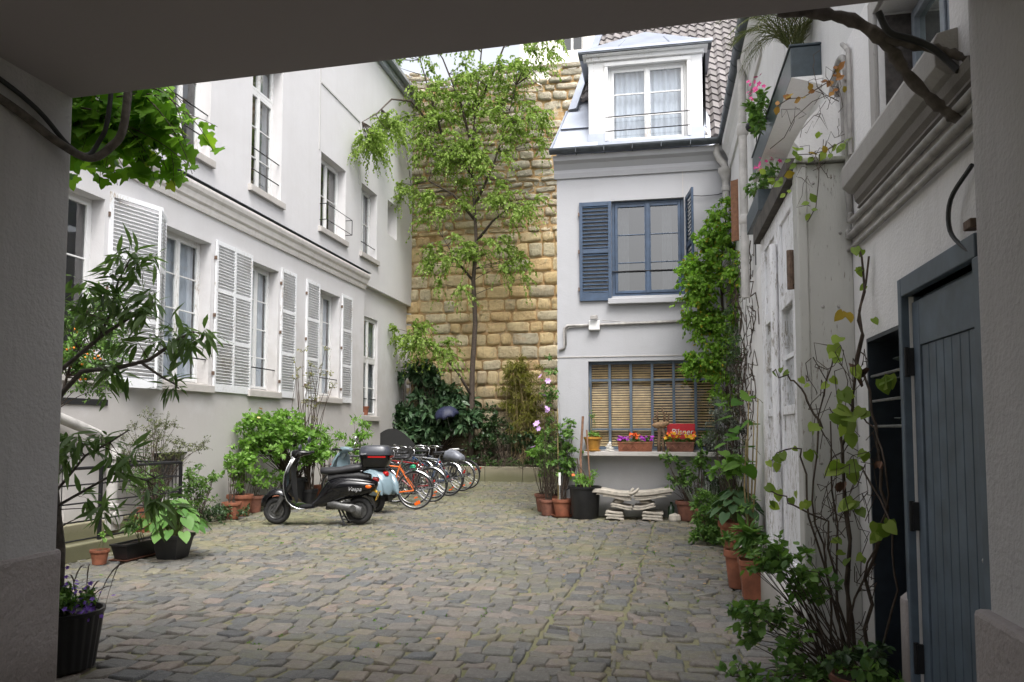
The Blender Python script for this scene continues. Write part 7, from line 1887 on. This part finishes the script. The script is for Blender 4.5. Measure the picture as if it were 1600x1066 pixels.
for x, y, z, s_ in spots:
    for k in range(2 if s_ > .055 else 1):
        P.append(np.array(TP(x,y,z))+rv(rng,.02*k)); D.append(unit(np.array([rng.gauss(-.25,.5), rng.gauss(-.2,.3), rng.uniform(-1,-.1)]))); N.append(unit(np.array([-.35,-.8,.45])+rv(rng,.35))); S.append(s_*rng.uniform(.70,1.0))
leaves_mesh('foliage', T_HEART, P, D, N, S, L_DUTCH, t)
dl = MB()
P=[];D=[];N=[];S=[]
for (x,y,z,s_) in ((1.08,4.45,1.70,.09),(.98,4.5,1.12,.07),(1.12,4.3,1.24,.05)):
    for k in range(3): P.append(TP(x+rng.gauss(0,.01),y,z)); D.append(rv(rng)+np.array([0,0,-1])); N.append(rv(rng)); S.append(s_)
leaves_mesh('dead_leaves', T_OVATE, P, D, N, S, simple('curled_dead_leaf', (.13,.07,.045), .8, var=.4), t, W=1.4)
# upper sprays over the column
t = empty('creeper', (1.0, 4.9, 3.1), label='thin creeper with yellow-green and rusty leaves trailing over the top of the gate column', cat='creeper')
m = MB(); TC = lambda x,y,z: (x-1.0,y-4.9,z-3.1)
L1 = [(1.10,4.85,3.62),(1.06,4.9,3.55),(.98,4.95,3.52),(.92,5.0,3.50),(.84,5.05,3.52),(.78,5.1,3.50)]
L2 = [(1.12,4.85,3.15),(1.02,4.86,3.10),(.94,4.88,3.09),(.86,4.9,3.10),(.78,4.95,2.98),(.70,5.0,3.0)]
L3 = [(1.10,4.86,3.4),(1.04,4.9,3.46),(.96,4.93,3.44),(.86,4.96,3.36),(.80,5.0,3.25),(.72,5.05,3.20)]
L4 = [(.98,4.86,3.08),(.97,4.85,2.92),(.95,4.85,2.75),(.9,4.85,2.66)]
for L in (L1,L2,L3,L4): m.tube([TC(*p) for p in L], .003, 4)
for _ in range(24):
    p = np.array([rng.uniform(.82,1.12), 4.85, rng.uniform(2.9,3.55)]); q = [TC(*p)]
    for j in range(5): p = p+np.array([rng.gauss(0,.03),rng.gauss(0,.01),rng.gauss(-.01,.05)]); q.append(TC(*p))
    m.tube(q, .002, 4)
m.build('stem', TWIG, t)
P=[];D=[];N=[];S=[]
for (x,y,z) in L1: 
    for k in range(2): P.append(TC(x+rng.gauss(0,.012),y,z)); D.append(unit(rv(rng)+np.array([-.3,0,-.2]))); N.append(unit(np.array([-.2,-.9,.4])+rv(rng,.3))); S.append(rng.uniform(.04,.065))
for k in range(9): P.append(TC(1.08+rng.gauss(0,.03),4.84,3.50+rng.gauss(0,.06))); D.append(rv(rng)); N.append((-.2,-1,.3)); S.append(rng.uniform(.04,.07))
leaves_mesh('rusty_leaves', T_OVATE, P, D, N, S, L_AUT, t, W=1.2)
P=[];D=[];N=[];S=[]
for (x,y,z) in L2+[(1.1,4.84,3.12),(1.06,4.84,3.08),(1.1,4.84,3.06),(.86,4.88,3.08),(.84,4.9,3.05),(.86,4.9,3.12),(.80,4.95,2.94),(.79,4.95,2.88),(.72,5.0,3.0),(.97,4.84,3.2),(.94,4.85,2.78),(.92,4.85,2.72)]:
    for k in range(2): P.append(TC(x+rng.gauss(0,.015),y,z+rng.gauss(0,.01))); D.append(unit(rv(rng)+np.array([-.2,0,-.5]))); N.append(unit(np.array([-.2,-.9,.4])+rv(rng,.3))); S.append(rng.uniform(.04,.075))
leaves_mesh('foliage', T_OVATE, P, D, N, S, L_DUTCH, t, W=1.25)
# sprawling shrub low right
t = empty('sprawling_shrub', (1.0, 4.45, 0), label='sprawling bush with arching twigs at the foot of the gate column, reaching over the setts', cat='shrub')
TS = lambda x,y,z: (x-1.0,y-4.45,z)
blob_plant(t, 150, TS(1.0,4.5,.02), [(TS(.62,4.55,.66),(.20,.2,.10),16),(TS(.80,4.5,.55),(.14,.15,.12),10),(TS(.48,4.45,.38),(.20,.2,.10),12),(TS(.60,4.4,.30),(.18,.2,.10),8),(TS(.40,4.35,.10),(.12,.1,.05),3),(TS(.85,4.3,.12),(.2,.25,.12),16),(TS(1.0,4.2,.15),(.15,.3,.15),14),(TS(.62,4.2,.10),(.16,.15,.08),6)],
   T_OVATE, L_MID, .052, TWIG, twigs=3, per=6, stem_r=.005, cluster_r=.09, droop=.35, W=1.15, base_r=.12)
potted((.98, 4.2), 'terracotta pot almost buried in leaves at the foot of the glazed door', dict(r=.15, h=.16, mat=TERRAD), dict(seed=152, blobs=[((0,0,.24),(.16,.16,.06),12)], tmpl=T_OVATE, leaf=L_DARK, size=.05, bark=TWIG, twigs=3, per=5, stem_r=.003, cluster_r=.06))

# ---- planters on the right wall
t = empty('balcony_planter', (1.06, 6.75, 3.92), label='long dark metal planter with a palm and pink geranium high on the right wall', cat='planter')
m = MB(); m.box((-.10,-1.1,.0),(.11,1.2,.23)); m.box((-.11,-1.11,.232),(.11,1.21,.25)); m.build('box', PLANTER, t, bevel=.006)
m = MB(); m.add([(-.10,-1.12,-.001),(.13,-1.12,-.001),(.13,-1.12,-.08),(-.10,1.22,-.001),(.13,1.22,-.001),(.13,1.22,-.08)], [(0,1,2),(3,5,4),(0,3,4,1),(0,2,5,3),(1,4,5,2)]); m.build('bracket', RIGHTW, t)
P=[];D=[];N=[];S=[]; m = MB(); rng = random.Random(160)
for k in range(26):
    a = rng.uniform(0,6.28); out = np.array([math.cos(a)-.4, math.sin(a), 0]); L = rng.uniform(.45,.75); b0 = np.array([0,-.75,.30]); e = b0+out*L*.75+np.array([0,0,rng.uniform(.0,.45)]); q = bez(b0, b0+out*L*.3+np.array([0,0,.5]), e, 9); m.tube(q, [.006-.0005*i for i in range(10)], 4)
    for i in range(2, 10):
        td = unit(np.array(q[i])-np.array(q[i-1]))
        for s_ in (1,-1):
            sd = unit(np.cross(td, (0,0,1)))*s_
            for f in (0,.33,.66): P.append(np.array(q[i-1])*(1-f)+np.array(q[i])*f); D.append(unit(sd*.6+td+np.array([0,0,-.1]))); N.append((rng.gauss(0,.3),rng.gauss(0,.3),1)); S.append(rng.uniform(.14,.22)*(1-.05*i))
leaves_mesh('palm_fronds', T_BLADE, P, D, N, S, leafmat('palm_leaf', [(.07,.09,.03),(.12,.14,.05),(.2,.2,.09)], .2), t, W=.7); m.build('palm_ribs', GTWIG, t)
m = MB(); m.tube([(0,-.75,.2),(0,-.75,.36)], [.06,.045], 9); m.build('palm_stub', BARK, t, smooth=True)
blob_plant(t, 161, (0,.3,.25), [((-.16,.1,.30),(.08,.25,.12),12),((-.2,.0,.10),(.05,.12,.1),5)], T_OVATE, L_MID, .055, GTWIG, twigs=3, per=6, stem_r=.004, cluster_r=.07, base_r=.05)
flowers(t, 15, [(-.2+rng.gauss(0,.04), .05+rng.gauss(0,.10), .46+rng.gauss(0,.04)) for _ in range(26)], .022, F_PINK, 'pink_flowers', up=(-.4,-.6,.4))
t = empty('window_planter', (1.0, 7.5, 3.40), label='short dark planter with small red flowers above the white gate', cat='planter')
m = MB(); m.box((-.09,-.30,.0),(.17,.6,.20)); m.build('box', PLANTER, t, bevel=.006)
blob_plant(t, 165, (0,0,.22), [((-.02,-.3,.30),(.10,.2,.06),8),((-.02,.2,.32),(.10,.2,.06),8)], T_OVATE, L_MID, .05, GTWIG, twigs=3, per=6, stem_r=.003, cluster_r=.07, base_r=.1)
flowers(t, 16, [(-.02+rng.gauss(0,.06), -.35+rng.gauss(0,.12), .40+rng.gauss(0,.04)) for _ in range(12)], .028, F_PINK, 'red_flowers')
